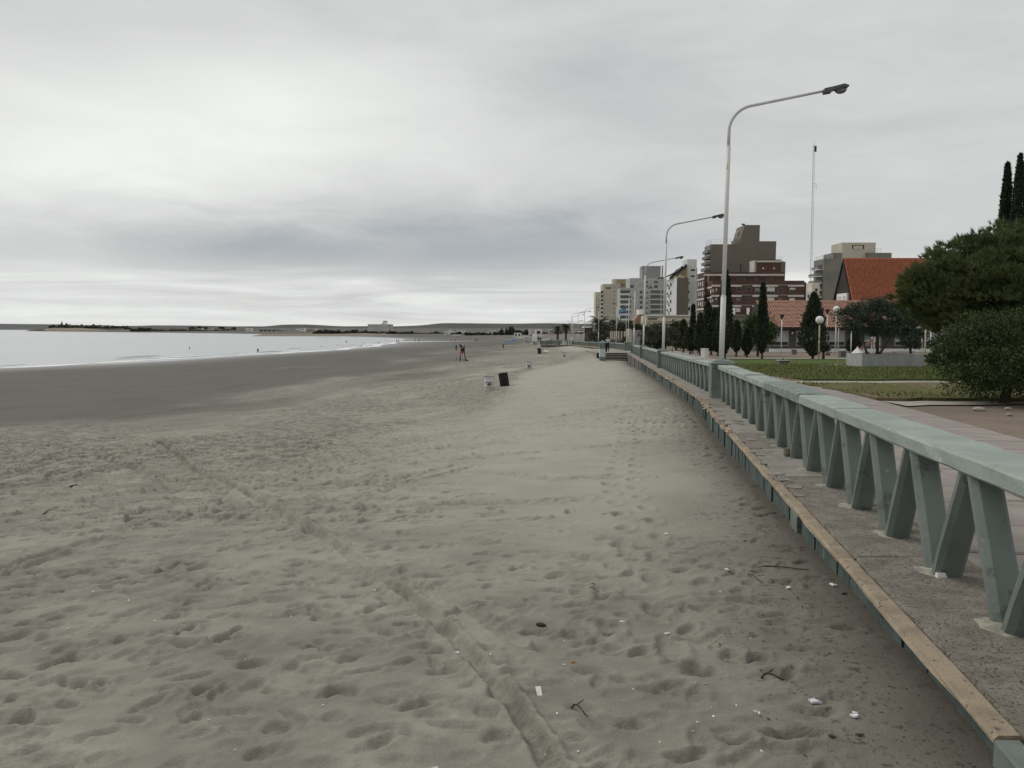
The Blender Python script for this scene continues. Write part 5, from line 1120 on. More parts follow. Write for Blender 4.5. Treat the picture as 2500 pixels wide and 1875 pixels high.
cypress(2472, 387, 860, 46, 62, 'taller right hand cypress top above the big pine', 'cypress_dark_leaf', 14000, .42, .04, seed=13, leafs=.85)
cypress(2085, 812, 870, 66, 34, 'dark low conifer half hidden behind the planter tree', 'cypress_dark_leaf', 2200, .6, .05, seed=14)
def T_(name, label, px, py_c, d, wpx, hpx, mat, ncl, nl, leaf, clr, seed, group=None, fb=-.9, trunk=None, cat='tree', **k):
    x = PX(px, d); z0 = prom_z(d) - .03; C = (0, 0, PZ(py_c, d) - z0); Ax = (wpx / F * d / 2, wpx / F * d / 2, hpx / F * d / 2); return clump_tree(name, label, cat, x, d, z0, C, Ax, mat, ncl, nl, leaf, clr, group, fb, trunk, seed, **k)
T_('leafy_tree', 'round fresh green leafy tree behind the slim cypress, before the pink roof', 1850, 808, 72, 72, 74, 'broad_leaf', 60, 7000, .17, .55, 1)
T_('small_bush', 'small reddish green bush beside the rusty globe lamp', 2010, 851, 58, 24, 26, 'bush_leaf', 14, 900, .13, .25, 2, cat='bush')
T_('thin_tree', 'thin pale olive tree on a bare stem, left of two', 1591, 820, 72, 19, 30, 'olive_leaf', 16, 1300, .15, .25, 3, 'thin young trees', limbs=3, trunk=((0, 0, 0), .035), trunk_mat='trunk_pale')
T_('thin_tree', 'thin pale olive tree on twin bare stems, right of two', 1641, 816, 72, 24, 36, 'olive_leaf', 20, 1700, .15, .28, 4, 'thin young trees', limbs=3, trunk=((0, 0, 0), .035), trunk_mat='trunk_pale')
for i, (px, w_, h_, cy, lb) in enumerate(((1581, 26, 50, 824, 'dark bush at the left end of the hedge row, behind the third lamp'), (1604, 34, 58, 819, 'dark wide bush between the two thin trees, taller than its neighbour'), (1625, 34, 52, 821, 'dark bush of the hedge row right behind the second lamp pole'), (1650, 30, 60, 816, 'tallest dark bush of the hedge row below the cream wall'), (1700, 34, 46, 832, 'low dark bush of the hedge row under the thin spire'), (1722, 30, 50, 830, 'dark bush filling the foot of the split topped cypress'))):
    T_('hedge_bush', lb, px, cy, 105 + (i % 3) * 3, w_ * 1.15, h_, 'bush_leaf', 34, 2600, .26, .6, 10 + i, 'dark bushes of the hedge row', cat='bush')
for i, (px, w_, h_, cy, d, lb) in enumerate(((1500, 60, 56, 812, 178, 'broad dark tree right of the big palm'), (1535, 44, 48, 808, 182, 'dark tree behind the fifth lamp, below the flag'), (1562, 30, 40, 815, 165, 'dark tree in front of the small pink house'), (1462, 44, 40, 826, 186, 'low dark tree at the foot of the big palm'), (1545, 30, 30, 832, 134, 'dark shrub beside the pale concrete wall piece'))):
    T_('dark_tree', lb, px, cy, d, w_, h_, 'bush_leaf', 46, 3200, .36, .85, 20 + i, 'dark trees by the promenade')
T_('planter_tree', 'dark leaning pine like tree growing out of the raised grey planter', 2138, 783, 42.9, 178, 92, 'planter_leaf', 120, 22000, .13, .34, 31, fb=-.72, trunk=((.1, 0, .35), .09), limbs=9, aspect=.3, up=.25, shell=.35)
def fix_planter_tree():
    m = MB(); m.smooth = True                                    # the crooked leaning stems that show below the crown
    o = [t for t in bpy.data.objects if t.name == 'planter_tree'][0]
    for a, b2, c in (((-.35, 0, .5), (-.55, .1, 1.1), (-.75, .1, 1.9)), ((.05, 0, .5), (.45, 0, 1.15), (1.0, .1, 1.9)), ((.0, .1, .5), (.2, .2, 1.1), (.1, .2, 2.0))): m.tube([a, b2, c], [.075, .06, .035], 7)
    m.obj('stem', MT['trunk_pale'], o)
fix_planter_tree()
T_('dark_pine', 'dark pine tree partly hidden between the planter tree and the big pine', 2222, 802, 56, 66, 96, 'planter_leaf', 40, 5000, .17, .45, 33, aspect=.3)
# the big pine on the right
def big_pine():
    d = 31.0; rs = np.random.RandomState(77); x = PX(2520, d); z0 = prom_z(d) - .05; r = thing('pine_tree', 'big wide bushy pine leaning over the park at the right edge', 'tree', (x, d, z0)); C = np.array([0, 0, PZ(745, d) - z0]); Ax = np.array([4.25, 4.3, 3.05]); cc = []
    while len(cc) < 680:
        v = rs.normal(size=3); v /= np.linalg.norm(v); q = v * rs.uniform(.16, 1.0) ** .5
        if q[2] < -.36 + .12 * rs.rand(): continue
        cc.append(C + q * Ax * (1 + rs.normal(0, .02)))
    for k in range(110):                                     # the low bough that hangs out over the lawn
        v = rs.normal(size=3); v /= np.linalg.norm(v); cc.append(C + np.array([PX(2275, d) - x, -.3, PZ(722, d) - PZ(745, d)]) + v * np.array([1.25, 1.4, 1.05]) * rs.uniform(.3, 1) ** .5)
    cc = np.array(cc); T0 = []; N0 = []
    for c in cc:                                             # every clump carries needle tufts
        k = 34; q = rs.normal(size=(k, 3)); q[:, 2] = np.abs(q[:, 2]) * .8 + q[:, 2] * .2; q /= np.linalg.norm(q, axis=1)[:, None]; rad = .48 * rs.uniform(.7, 1.25)
        T0.append(c + q * rad * (rs.uniform(.25, 1, k) ** .5)[:, None] * np.array([1, 1, .75])); N0.append(q * .8 + (c - C) / Ax * .5 + np.array([0, 0, .45]))
    T0 = np.concatenate(T0); N0 = np.concatenate(N0); k = 11; P = np.repeat(T0, k, 0) + rs.normal(0, .02, (len(T0) * k, 3)); N = np.repeat(N0, k, 0) + rs.normal(0, .42, (len(T0) * k, 3))
    N /= np.linalg.norm(N, axis=1)[:, None]; L = rs.uniform(.13, .25, len(P))[:, None]; w_ = np.cross(N, rs.normal(size=N.shape)); w_ /= np.linalg.norm(w_, axis=1)[:, None]
    v = np.stack([P - w_ * .017, P + w_ * .017, P + N * L], 1).reshape(-1, 3); link('crown', np_mesh('crown', v, np.arange(len(v)).reshape(-1, 3), 3), MT['pine_leaf'], r)
    m = MB(); m.smooth = True; m.tube([(-.6, 0, -.2), (-.75, 0, 1.2), (-.3, .1, 2.6), (.1, 0, 4.0)], [.26, .22, .17, .08], 9); m.obj('trunk', MT['trunk'], r)
    m = MB(); m.smooth = True
    for kk in range(30):
        e = Vector(cc[rs.randint(len(cc))]); s = Vector((-.6, 0, rs.uniform(.9, 2.6))); mid = s.lerp(e, .55) + Vector((0, 0, -.25 + rs.normal(0, .12))); m.tube([s, mid, e], [.055, .032, .010], 5)
        for j in range(3): f = mid + Vector(rs.normal(0, .5, 3)) * .9; m.tube([s.lerp(mid, .7), f], [.018, .006], 4)
    m.obj('branches', MT['trunk'], r)
big_pine()
T_('round_shrub', 'dense dark green round shrub in front of the pine, lower right edge of the lawn', 2488, 868, 19.4, 400, 192, 'shrub_leaf', 95, 60000, .066, .42, 41, fb=-.86, trunk=((-.35, 0, -.1), .13), cat='shrub', aspect=.55, up=.1, shell=.5, limbs=10)
def palm(px, py_top, pyb, d, n, Lf, label, seed, base=None):
    rs = np.random.RandomState(seed); z0 = (prom_z(d) if base is None else base); x = PX(px, d); r = thing('palm_tree', label, 'palm', (x, d, z0), 0, 'palm trees along the promenade'); H = PZ(py_top, d) - z0 - Lf * .28
    m = MB(); m.tube([(0, 0, 0), (.05, 0, H * .5), (0, 0, H)], [.42, .36, .42], 8); m.obj('trunk', MT['trunk'], r); vs = []; fs = []
    for k in range(n):
        th = rs.uniform(0, 6.283); el = rs.uniform(-.5, 1.25); L = Lf * rs.uniform(.8, 1.1); prev = None; c, s = math.cos(th), math.sin(th); pts = []; p = Vector((0, 0, H)); a = el
        for j in range(9): pts.append(p.copy()); p = p + Vector((c * math.cos(a), s * math.cos(a), math.sin(a))) * L / 8; a -= .21
        side = Vector((-s, c, 0))
        for j in range(1, 9):
            w_ = Lf * .26 * math.sin(math.pi * min(1, j / 8.6 + .08)) ; q = pts[j - 1]; t = pts[j] - q
            for sg in (-1, 1):
                for h in range(3):
                    b0 = q + t * (h / 3); b1 = q + t * ((h + .55) / 3); e = b0 + t * .9 + side * sg * w_ + Vector((0, 0, -.35 * w_)); i = len(vs); vs += [b0, b1, e]; fs.append((i, i + 1, i + 2))
    m = MB(); m.add(vs, fs); m.obj('fronds', MT['palm_leaf'], r)
palm(1463, 778, 845, 195, 64, 3.9, 'big bushy palm in front of the beige tower', 5); palm(1381, 793, 832, 300, 52, 3.4, 'right and taller of the two far palms beside the promenade', 6, 1.6); palm(1361, 797, 832, 310, 48, 3.2, 'left and lower of the two far palms beside the promenade', 7, 1.6)

# ============================================================ PARK FURNITURE
def planter():
    r = thing('planter', 'long raised grey concrete planter standing on the lawn', 'planter', (17.62, 41.7, prom_z(41.7)), 0); m = MB(); w, dp, h, t = 3.12, 1.95, .70, .13
    m.box(0, w, 0, t, -.1, h); m.obj('front_wall', MT['grey_concrete'], r, bevel=.012); m = MB(); m.box(0, w, dp - t, dp, -.1, h); m.obj('back_wall', MT['grey_concrete'], r)
    for x0 in (0.0, w - t): m = MB(); m.box(x0 + .001, x0 + t - .001, t + .003, dp - t - .003, -.1, h - .003); m.obj('end_wall', MT['grey_concrete'], r)
    m = MB(); m.box(t, w - t, t, dp - t, 0, h - .1); m.obj('soil', MT['trunk'], r)
planter()
def small(name, label, cat, px, d, z=None, group=None): return thing(name, label, cat, (PX(px, d), d, prom_z(d) if z is None else z), 0, group)
r = small('white_box', 'white pedestal box with a small dark mark, behind the balustrade left of the nearest lamp', 'box', 1720, 40); r.rotation_euler.z = R(38)
m = MB(); m.box(-.13, .13, -.13, .13, 0, 1.0); m.obj('body', MT['white_paint'], r, bevel=.008); m = MB(); m.box(-.145, .145, -.145, .145, 1.001, 1.02); m.obj('lid', MT['white_paint'], r); m = MB(); m.box(.131, .135, -.09, .03, .46, .50); m.obj('dark_mark', MT['print_black'], r)
r = small('concrete_block', 'low mossy concrete block with a stub on the lawn', 'block', 1912, 48); m = MB(); m.box(-.30, .30, -.25, .25, 0, .21); m.obj('block', MT['dark_wall'], r, bevel=.01); m = MB(); m.box(-.33, .33, -.28, .28, .211, .25); m.obj('slab', MT['grey_concrete'], r); m = MB(); m.tube([(0, 0, .25), (0, 0, .36)], .03, 6); m.obj('stub', MT['metal_dark'], r)
r = small('utility_box', 'small dark square utility box before the pink roofed house', 'box', 1938.5, 78); m = MB(); m.box(-.2, .2, -.15, .15, 0, .42); m.obj('body', MT['dark_wall'], r); m = MB(); m.box(-.22, .22, -.17, .17, .421, .45); m.obj('lid', MT['metal_dark'], r)
r = small('utility_box', 'second square box with stained top, right of the broad cypress', 'box', 2057, 66); m = MB(); m.box(-.22, .22, -.2, .2, 0, .5); m.obj('body', MT['dark_wall'], r); m = MB(); m.box(-.24, .24, -.22, .22, .501, .53); m.obj('lid', MT['grey_concrete'], r)
for px, py0, d, mt, rad, lb in ((2046, 802, 45.5, 'rust_pole', .03, 'thin rusty white pole standing left of the planter'), (2077, 808, 60, 'white_paint', .045, 'white pole rising behind the left end of the planter'), (2145, 838, 58, 'white_paint', .045, 'short white pole seen between the stems of the planter tree'), (2219, 803, 56, 'white_paint', .045, 'white pole left of the dark pine trunk'), (2250, 823, 57, 'white_paint', .045, 'short white pole behind the right end of the planter'), (2258, 803, 50, 'rust_pole', .045, 'blotched tall white pole close to the planter right end'), (2271, 800, 53, 'white_paint', .045, 'tall white pole left of a close pair beside the round shrub'), (2277, 801, 55, 'rust_pole', .045, 'blotched white pole right of a close pair beside the round shrub')):
    r = small('white_pole', lb, 'pole', px, d, None, 'white poles of the playground'); H = PZ(py0, d) - r.location.z; m = MB(); m.smooth = True; m.tube([(0, 0, 0), (0, 0, H)], rad, 8); m.obj('shaft', MT[mt], r); m = MB(); m.ball((0, 0, H), rad * 1.25, 8); m.obj('cap', MT[mt], r)
r = small('pergola', 'white beams of a pergola seen under the big pine', 'pergola', 2262, 70); o = r.location
for py, y0 in ((797, 0), (799, 1.6), (808, -.4)): a = PX(2226, 70) - o.x; c = PX(2302, 70) - o.x; z = PZ(py, 70) - o.z; m = MB(); m.box(a, c, y0, y0 + .09, z - .09, z); m.obj('beam', MT['white_paint'], r)
for px in (2228, 2300): m = MB(); a = PX(px, 70) - o.x; m.box(a - .05, a + .05, .1, .2, 0, PZ(799, 70) - o.z); m.obj('post', MT['white_paint'], r)
r = small('pyramid_marker', 'small white pyramid standing behind the planter', 'pyramid', 2093, 47); H = PZ(849, 47) - r.location.z; m = MB(); m.lathe([(.42, 0), (.42, H * .62), (.05, H)], 4); m.obj('body', MT['white_wall'], r); m = MB(); m.ball((0, 0, H + .02), .05, 8); m.obj('knob', MT['white_wall'], r)
r = small('playground_slide', 'slanted dull red playground slide behind the planter tree', 'slide', 2104, 62); m = MB(); M = Matrix.Translation((-.4, 0, .45)) @ Matrix.Rotation(-R(38), 4, 'Y'); m.box(0, 1.5, -.25, .25, 0, .05, M=M); m.box(0, 1.5, -.27, -.25, 0, .2, M=M); m.obj('chute', MT['pink_render'], r); m = MB(); m.tube([(.8, -.2, 0), (.8, -.2, 1.7)], .05, 6); m.tube([(.8, .2, 0), (.8, .2, 1.7)], .05, 6); m.obj('ladder', MT['white_paint'], r)
r = small('park_bench', 'low pale concrete bench before the dark house wall', 'bench', 2205, 68); m = MB(); m.box(-.9, .9, -.2, .2, .38, .46); m.obj('seat', MT['path_concrete'], r); 
for s in (-.7, .7): m = MB(); m.box(s - .08, s + .08, -.18, .18, 0, .379); m.obj('leg', MT['grey_concrete'], r)
for px, d, sz, lb in ((2395, 17.6, .16, 'flat pale stone in the dirt under the round shrub'), (2466, 17.8, .09, 'small pale stone in the dirt near the right edge'), (2471, 16.4, .08, 'pale chip of stone in the brown dirt, lower right')):
    r = small('garden_stone', lb, 'stone', px, d, prom_z(d) - .03, 'pale stones in the dirt'); m = MB(); m.ball((0, 0, .02), (sz, sz * .6, sz * .35), 8); m.obj('stone', MT['path_concrete'], r, smooth=True)

# ============================================================ BARRELS
def barrel(x, d, label, mat, tilt=(0, 0), sink=.05, emblem=False, group='oil drum bins on the beach', Hb=.88, rb=.29):
    z = gz(x, d) - sink; r = thing('barrel', label, 'barrel', (x, d, z), 0, group); r.rotation_euler = (tilt[0], tilt[1], 0); prof = [(rb * .98, 0), (rb, .015)]
    for zc in (.30, .58): prof += [(rb, zc - .03), (rb + .014, zc), (rb, zc + .03)]
    prof += [(rb, Hb - .015), (rb + .008, Hb), (rb - .02, Hb), (rb - .025, Hb - .03), (rb - .03, .12)]; m = MB(); m.smooth = True; m.lathe(prof, 28, cap=False); m.lathe([(rb - .03, .12), (.001, .12)], 28, cap=False); m.obj('drum', MT[mat], r)
    m = MB(); m.smooth = True; m.lathe([(rb + .012, Hb - .022), (rb + .016, Hb - .008), (rb + .010, Hb + .004)], 28, cap=False); m.obj('rim', MT['black_paint' if mat == 'barrel_white' else mat], r)
    if emblem:
        e = MB()
        def patch(a0, a1, z0_, z1_, w0=0, w1=0, n=5):
            vs = []
            for k in range(n + 1):
                t = k / n; q = -math.pi / 2 + (a0 + (a1 - a0) * t); s = math.sin(math.pi * t); rr = rb + .004
                vs += [(rr * math.cos(q), rr * math.sin(q), z0_ + w0 * s), (rr * math.cos(q), rr * math.sin(q), z1_ + w1 * s)]
            e.add(vs, [(2 * k, 2 * k + 2, 2 * k + 3, 2 * k + 1) for k in range(n)])
        for k in range(7): a = -.62 + k * .17; patch(a, a + .13, .515 - .006 * (k - 3) ** 2 * .5, .55 - .004 * (k - 3) ** 2 * .5, .0, .012)   # worn arc of lettering
        patch(-.40, .42, .40, .42, .0, .075); patch(-.50, -.34, .38, .395, 0, .02); patch(.30, .62, .36, .40, .02, .0); patch(-.30, .25, .345, .375, .0, .015); patch(-.18, .02, .31, .34, 0, .01); patch(.10, .22, .30, .335); patch(-.38, -.28, .33, .37)
        e.obj('printed_emblem', MT['print_black'], r)
        for zc in (.205, .255, .60): m = MB(); m.lathe([(rb + .0035, zc - .004), (rb + .0035, zc + .004)], 28, cap=False); m.obj('painted_line', MT['shutter_grey'], r)
    return r
barrel(PX(1194.5, 49), 49, 'white drum bin with a worn dark print, upright on the open sand', 'barrel_white', (.0, .0), .03, True)
barrel(PX(1233, 51), 51, 'black rusty drum bin tilting left beside the white one', 'black_paint', (R(5), -R(8.5)), .06)
barrel(PX(1291, 80), 80, 'white drum bin with faded print, half buried farther up the beach', 'barrel_white', (R(4), R(1)), .22, True)
barrel(PX(1378, 103), 103, 'white drum bin sunk deep and tilted in the pale sand', 'barrel_white', (R(7), -R(5)), .26, True)
barrel(PX(1317, 150), 150, 'far black drum bin next to a white one and pale bags', 'black_paint', (0, -R(6)), .02, Hb=1.0); barrel(PX(1322.5, 150.3), 150.3, 'far white drum bin touching a black one', 'barrel_white', (0, R(4)), .05)
r = thing('rubbish_bags', 'heap of pale rubbish bags beside the far pair of drum bins', 'bags', (PX(1331, 151), 151, gz(PX(1331, 151), 151))); m = MB(); m.smooth = True
for k in range(4): m.ball((-.35 + .28 * k, .1 * (k % 2), .16 + .1 * (k % 2)), (.28, .25, .24), 10)
m.obj('bag', MT['far_white'], r)

# ============================================================ PEOPLE
def person(label, loc, H, pose, top, legs, hair='hair', yaw=0.0, arms=None, shoes='cloth_dark', cut=None, sleeves='skin', shins=None, group=None):
    J = {}
    def j(n, p, r_, par): J[n] = (Vector(p), r_, par)
    ln = pose
    if ln == 'seat':
        j('pelvis', (0, 0, .50), (.095, .08), None); kn, an = (.24, .50), (.25, .27); tor = Vector((0, .03, 0))
    else:
        j('pelvis', (0, 0, .52), (.092, .075), None); kn, an = None, None; tor = Vector((0, .16 if ln == 'lean' else .0, -.05 if ln == 'lean' else 0))
    j('chest', Vector((0, .0, .715)) + tor, (.105, .072), 'pelvis'); j('neck', Vector((0, .0, .825)) + tor * 1.6, (.040, .040), 'chest'); j('jaw', Vector((0, .012, .868)) + tor * 1.8, (.046, .052), 'neck'); j('crown', Vector((0, .0, .945)) + tor * 2.0, (.052, .060), 'jaw')
    for s, n in ((-1, 'l'), (1, 'r')):
        j('sh' + n, Vector((s * .105, 0, .79)) + tor * 1.4, (.045, .045), 'chest')
        if arms == 'up' or ln == 'lean': j('el' + n, Vector((s * .13, .12, .68)) + tor * 1.5, (.032, .032), 'sh' + n); j('wr' + n, Vector((s * .08, .24, .66)) + tor * 1.2, (.024, .024), 'el' + n); j('ha' + n, Vector((s * .05, .28, .67)) + tor * 1.2, (.022, .026), 'wr' + n)
        else:
            sw = .05 * s if ln == 'walk' else .0
            j('el' + n, Vector((s * .14, sw * .6, .63)) + tor, (.032, .032), 'sh' + n); j('wr' + n, Vector((s * .145, sw + .03, .50)) + tor, (.024, .024), 'el' + n); j('ha' + n, Vector((s * .14, sw + .045, .45)) + tor, (.020, .027), 'wr' + n)
        st = (.10 * s) if ln == 'walk' else 0
        j('hi' + n, (s * .052, 0, .49), (.064, .068), 'pelvis')
        if kn: j('kn' + n, (s * .075, kn[0], kn[1]), (.046, .046), 'hi' + n); j('an' + n, (s * .075, an[0], an[1]), (.030, .030), 'kn' + n); j('to' + n, (s * .08, an[0] + .07, an[1] - .03), (.024, .022), 'an' + n)
        else: j('kn' + n, (s * .06, -st * .5 + .02, .275), (.046, .048), 'hi' + n); j('an' + n, (s * .06, -st, .045), (.030, .032), 'kn' + n); j('to' + n, (s * .068, -st + .085, .020), (.026, .020), 'an' + n)
    names = list(J); vi = {n: i for i, n in enumerate(names)}; me = bpy.data.meshes.new('skeleton'); me.from_pydata([J[n][0] * H for n in names], [(vi[n], vi[J[n][2]]) for n in names if J[n][2]], []); o = bpy.data.objects.new('skeleton', me); COL.objects.link(o)
    md = o.modifiers.new('skin', 'SKIN'); md.use_smooth_shade = True
    for i, n in enumerate(names): sv = me.skin_vertices[0].data[i]; sv.radius = (J[n][1][0] * H * .92, J[n][1][1] * H * .92); sv.use_root = (n == 'pelvis')
    o.modifiers.new('sub', 'SUBSURF').levels = 2; o.modifiers['sub'].render_levels = 2
    dg = bpy.context.evaluated_depsgraph_get(); ev = o.evaluated_get(dg); body = bpy.data.meshes.new_from_object(ev); bpy.data.objects.remove(o); body.name = 'person'
    zone = {'pelvis': 1, 'chest': 0, 'neck': 2, 'jaw': 2, 'crown': 3}
    for n in 'lr': zone.update({'sh' + n: 0, 'el' + n: 4, 'wr' + n: 4, 'ha' + n: 2, 'hi' + n: 1, 'kn' + n: 1, 'an' + n: 5, 'to' + n: 6})
    body.materials.clear()
    for mt in (top, legs, 'skin', hair, sleeves, shins or legs, shoes): body.materials.append(MT[mt])
    idx = []
    for p in body.polygons:
        c = p.center / H; n = min(names, key=lambda q: (J[q][0] - c).length - .5 * J[q][1][0]); idx.append(zone[n])
    body.polygons.foreach_set('material_index', idx); body.polygons.foreach_set('use_smooth', [True] * len(idx)); body.update()
    ob = bpy.data.objects.new('person', body); COL.objects.link(ob); ob.location = loc; ob.rotation_euler = (0, 0, yaw); tag(ob, label, 'person', group); return ob
zl = prom_z(92)
person('person in white T-shirt, white cap and black trousers standing atop the stairs', (PX(1484, 93), 93, zl), 1.72, 'stand', 'cloth_white', 'cloth_black', 'cloth_white', R(160), sleeves='skin')
person('person in a light blue top leaning on the stair pillar, black trousers', (PX(1479.5, 90.2), 90.2, prom_z(90)), 1.66, 'lean', 'cloth_lightblue', 'cloth_black', 'hair', R(75), sleeves='cloth_lightblue')
def onsand(px, d, dz=0): x = PX(px, d); return (x, d, gz(x, d) + dz)
person('person in dark clothes with pale shirt standing behind the lifeguard chair', onsand(1114, 211), 1.72, 'stand', 'cloth_grey', 'cloth_black', 'hair', R(20))
person('person in turquoise top with dark backpack walking away along the beach', onsand(1228.5, 238), 1.72, 'walk', 'cloth_teal', 'cloth_dark', 'hair', R(0), shins='skin')
person('dark person wading waist deep in the sea near the waterline', (PX(630, 255), 255, -.72), 1.75, 'stand', 'cloth_dark', 'cloth_dark', 'hair', R(30), sleeves='cloth_dark')
person('bather in the sea with only head and shoulders above water, farthest left', (PX(463, 290), 290, -1.05), 1.75, 'stand', 'cloth_dark', 'cloth_dark', 'hair', R(80), sleeves='cloth_dark')
person('distant bather as a small dark figure far out before the hotel', (PX(846, 420), 420, -.7), 1.7, 'stand', 'cloth_dark', 'cloth_dark', 'hair', 0)
for i, (px, d, lb, tp) in enumerate(((969, 415, 'tiny person at the edge of the surf, left of a close pair', 'cloth_dark'), (974, 417, 'tiny person in pale shirt at the edge of the surf, right of a close pair', 'cloth_white'), (1102, 400, 'tiny dark person standing on the far wet sand left of the lifeguard chair', 'cloth_dark'), (1112, 440, 'tiny dark person beyond the tidal channel near the lifeguard chair', 'cloth_dark'), (1023, 418, 'tiny person walking by the thin tidal channel', 'cloth_grey'), (1161, 435, 'tiny person left of a pair walking by the tidal channel, mid beach', 'cloth_grey'), (1165, 436, 'tiny person right of a pair walking by the tidal channel, mid beach', 'cloth_dark'), (1286, 330, 'tiny dark person near the white awnings', 'cloth_black'), (1290, 326, 'tiny person in white near the white awnings', 'cloth_white'), (1304, 290, 'tiny dark person beside the round lookout, left', 'cloth_black'), (1308.5, 288, 'tiny person in white beside the round lookout, right', 'cloth_white'), (1014, 470, 'tiny person on the far sand below the hotel trees', 'cloth_dark'))):
    person(lb, onsand(px, d), 1.7, 'walk' if i % 2 else 'stand', tp, 'cloth_dark', 'hair', R(40 * i), group='tiny people on the far beach')
person('dark dressed person leaning on the railing of the round lookout', (PX(1345, 216), 216, prom_z(216)), 1.7, 'lean', 'cloth_black', 'cloth_black', 'hair', R(200), sleeves='cloth_black')

# ============================================================ LIFEGUARD CHAIR
def chair():
    d = 126; x = PX(1129.5, d); z = gz(x, d); r = thing('lifeguard_chair', 'tall dark wooden lifeguard chair on the open beach', 'chair', (x, d, z - .05)); zs = 1.42
    def bar(a, b_, rad, part): m = MB(); m.tube([a, b_], rad, 6); return m.obj(part, MT['wood_dark'], r)
    for sx, sy in ((-1, -1), (1, -1), (-1, 1), (1, 1)): bar((sx * .47, sy * .45, 0), (sx * .27, sy * .30, zs), .05, 'leg')
    for sx in (-1, 1): bar((sx * .27, .30, zs), (sx * .27 + .02, .36, 2.62), .04, 'back_post'); bar((sx * .28, -.28, zs + .32), (sx * .28, .34, zs + .32), .03, 'armrest'); bar((sx * .28, -.28, zs), (sx * .28, -.28, zs + .33), .03, 'arm_post')
    bar((-.45, -.43, .28), (.45, -.43, .28), .035, 'rung'); bar((-.38, -.38, .8), (.38, -.38, .8), .03, 'rung') if False else None; bar((-.45, .43, .28), (.45, .43, .28), .035, 'rung'); bar((-.36, .36, 2.30), (.34, .36, 2.30), .05, 'top_bar')
    m = MB(); m.box(-.32, .32, -.32, .32, zs, zs + .05); m.obj('seat', MT['wood_dark'], r); m = MB(); m.box(-.28, .28, .31, .34, zs + .25, zs + .75); m.obj('backrest', MT['wood_dark'], r)
    person('lifeguard in black jacket and red trousers sitting in the tall chair', (x - .02, d - .05, z + zs - .80), 1.65, 'seat', 'cloth_black', 'cloth_red', 'hair', R(165), sleeves='cloth_black', shoes='cloth_black')
    q = thing('hanging_bag', 'dark bundle hanging on the top bar of the lifeguard chair', 'bag', (x - .36, d + .33, z + 2.34)); m = MB(); m.smooth = True; m.ball((0, 0, .10), (.17, .14, .17), 10); m.ball((.14, 0, -.04), (.17, .12, .12), 10); m.obj('bundle', MT['cloth_black'], q)
    q = thing('rescue_pole', 'thin pole standing behind the lifeguard chair', 'pole', (x + .62, d + .6, gz(x + .62, d + .6))); m = MB(); m.tube([(0, 0, 0), (-.1, 0, 2.75)], .02, 5); m.obj('shaft', MT['rust_pole'], q)
    q = thing('kit_bag', 'dark kit bag on the sand at the right foot of the lifeguard chair', 'bag', (x + .62, d - .5, gz(x + .62, d - .5))); m = MB(); m.smooth = True; m.ball((0, 0, .15), (.22, .16, .17), 10); m.obj('bag', MT['stone_dark'], q)
    q = thing('rescue_float', 'pale and dark surfboard like float stuck upright left of the chair', 'float', (x - 1.05, d - .2, gz(x - 1.05, d))); m = MB(); m.smooth = True; m.tube([(0, 0, 0), (.05, 0, .25), (.16, 0, .7)], [.05, .07, .03], 6); m.obj('float', MT['cloth_grey'], q)
chair()

# ============================================================ FAR SHORE: land, trees, houses
HM = hill_mat('shore_land', (.115, .108, .085), (.085, .082, .066)); CL = hill_mat('pale_cliff', (.27, .235, .185), (.19, .168, .135))
ridge('shore_land', [(108, 806), (124, 794.5), (200, 794), (240, 793.5), (300, 796), (322, 798.5), (380, 800), (440, 800.6), (520, 801.5), (640, 803), (760, 807), (900, 810), (1000, 812), (1400, 813)], 2300, HM, 320, .25, 4)
ridge('cliff', [(108, 807.5), (118, 801), (128, 799), (150, 802), (168, 799), (180, 803), (190, 800), (205, 801), (225, 803), (260, 806)], 2060, CL, 60, .5, 6)
ridge('dunes', [(640, 816), (820, 815), (880, 813.5), (940, 816), (1000, 818), (1050, 818), (1100, 820), (1200, 822), (1300, 824)], 800, hill_mat('dune_sand', (.25, .225, .185), (.19, .17, .135)), 120, .5, 7)
def far_tree_meshes():
    out = []
    for k in range(5):
        rs = np.random.RandomState(900 + k); P = []; nc = 16
        for c in range(nc):
            v = rs.normal(size=3); v /= np.linalg.norm(v); cpos = v * rs.uniform(.2, .75) * np.array([1, 1, .9]); q = rs.normal(size=(14, 3)) * .22; P.append(cpos + q)
        P = np.concatenate(P); P[:, 2] = np.abs(P[:, 2] * .5 + .5) ; me = leaf_mesh('crown', P, .34, None, .7, .1, rs); me.materials.append(MT['far_leaf']); out.append(me)
    return out
FT = far_tree_meshes()
ORD = 'first second third fourth fifth sixth seventh eighth ninth tenth eleventh twelfth thirteenth fourteenth fifteenth sixteenth seventeenth eighteenth nineteenth twentieth'.split(); ORD += ['twenty-' + q for q in ORD[:9]]
COUNT = {}
def far_tree(px, py0, w, d, lb, g, py1=None):
    k = COUNT[g] = COUNT.get(g, -1) + 1; lb = lb.replace('tree', 'tree, ' + ORD[k] + ' from the left,', 1)
    x = PX(px, d); zb = gz(x, d) - .3 if py1 is None else PZ(py1, d); zt = PZ(py0, d); o = bpy.data.objects.new('far_tree', FT[random.randrange(5)]); COL.objects.link(o); o.location = (x, d, zb)
    wm = w / F * d / 2; o.scale = (wm, wm, max(.5, (zt - zb) / 1.02)); o.rotation_euler = (0, 0, random.uniform(0, 6.28)); tag(o, lb, 'tree', g)
g = 'trees on the headland skyline'
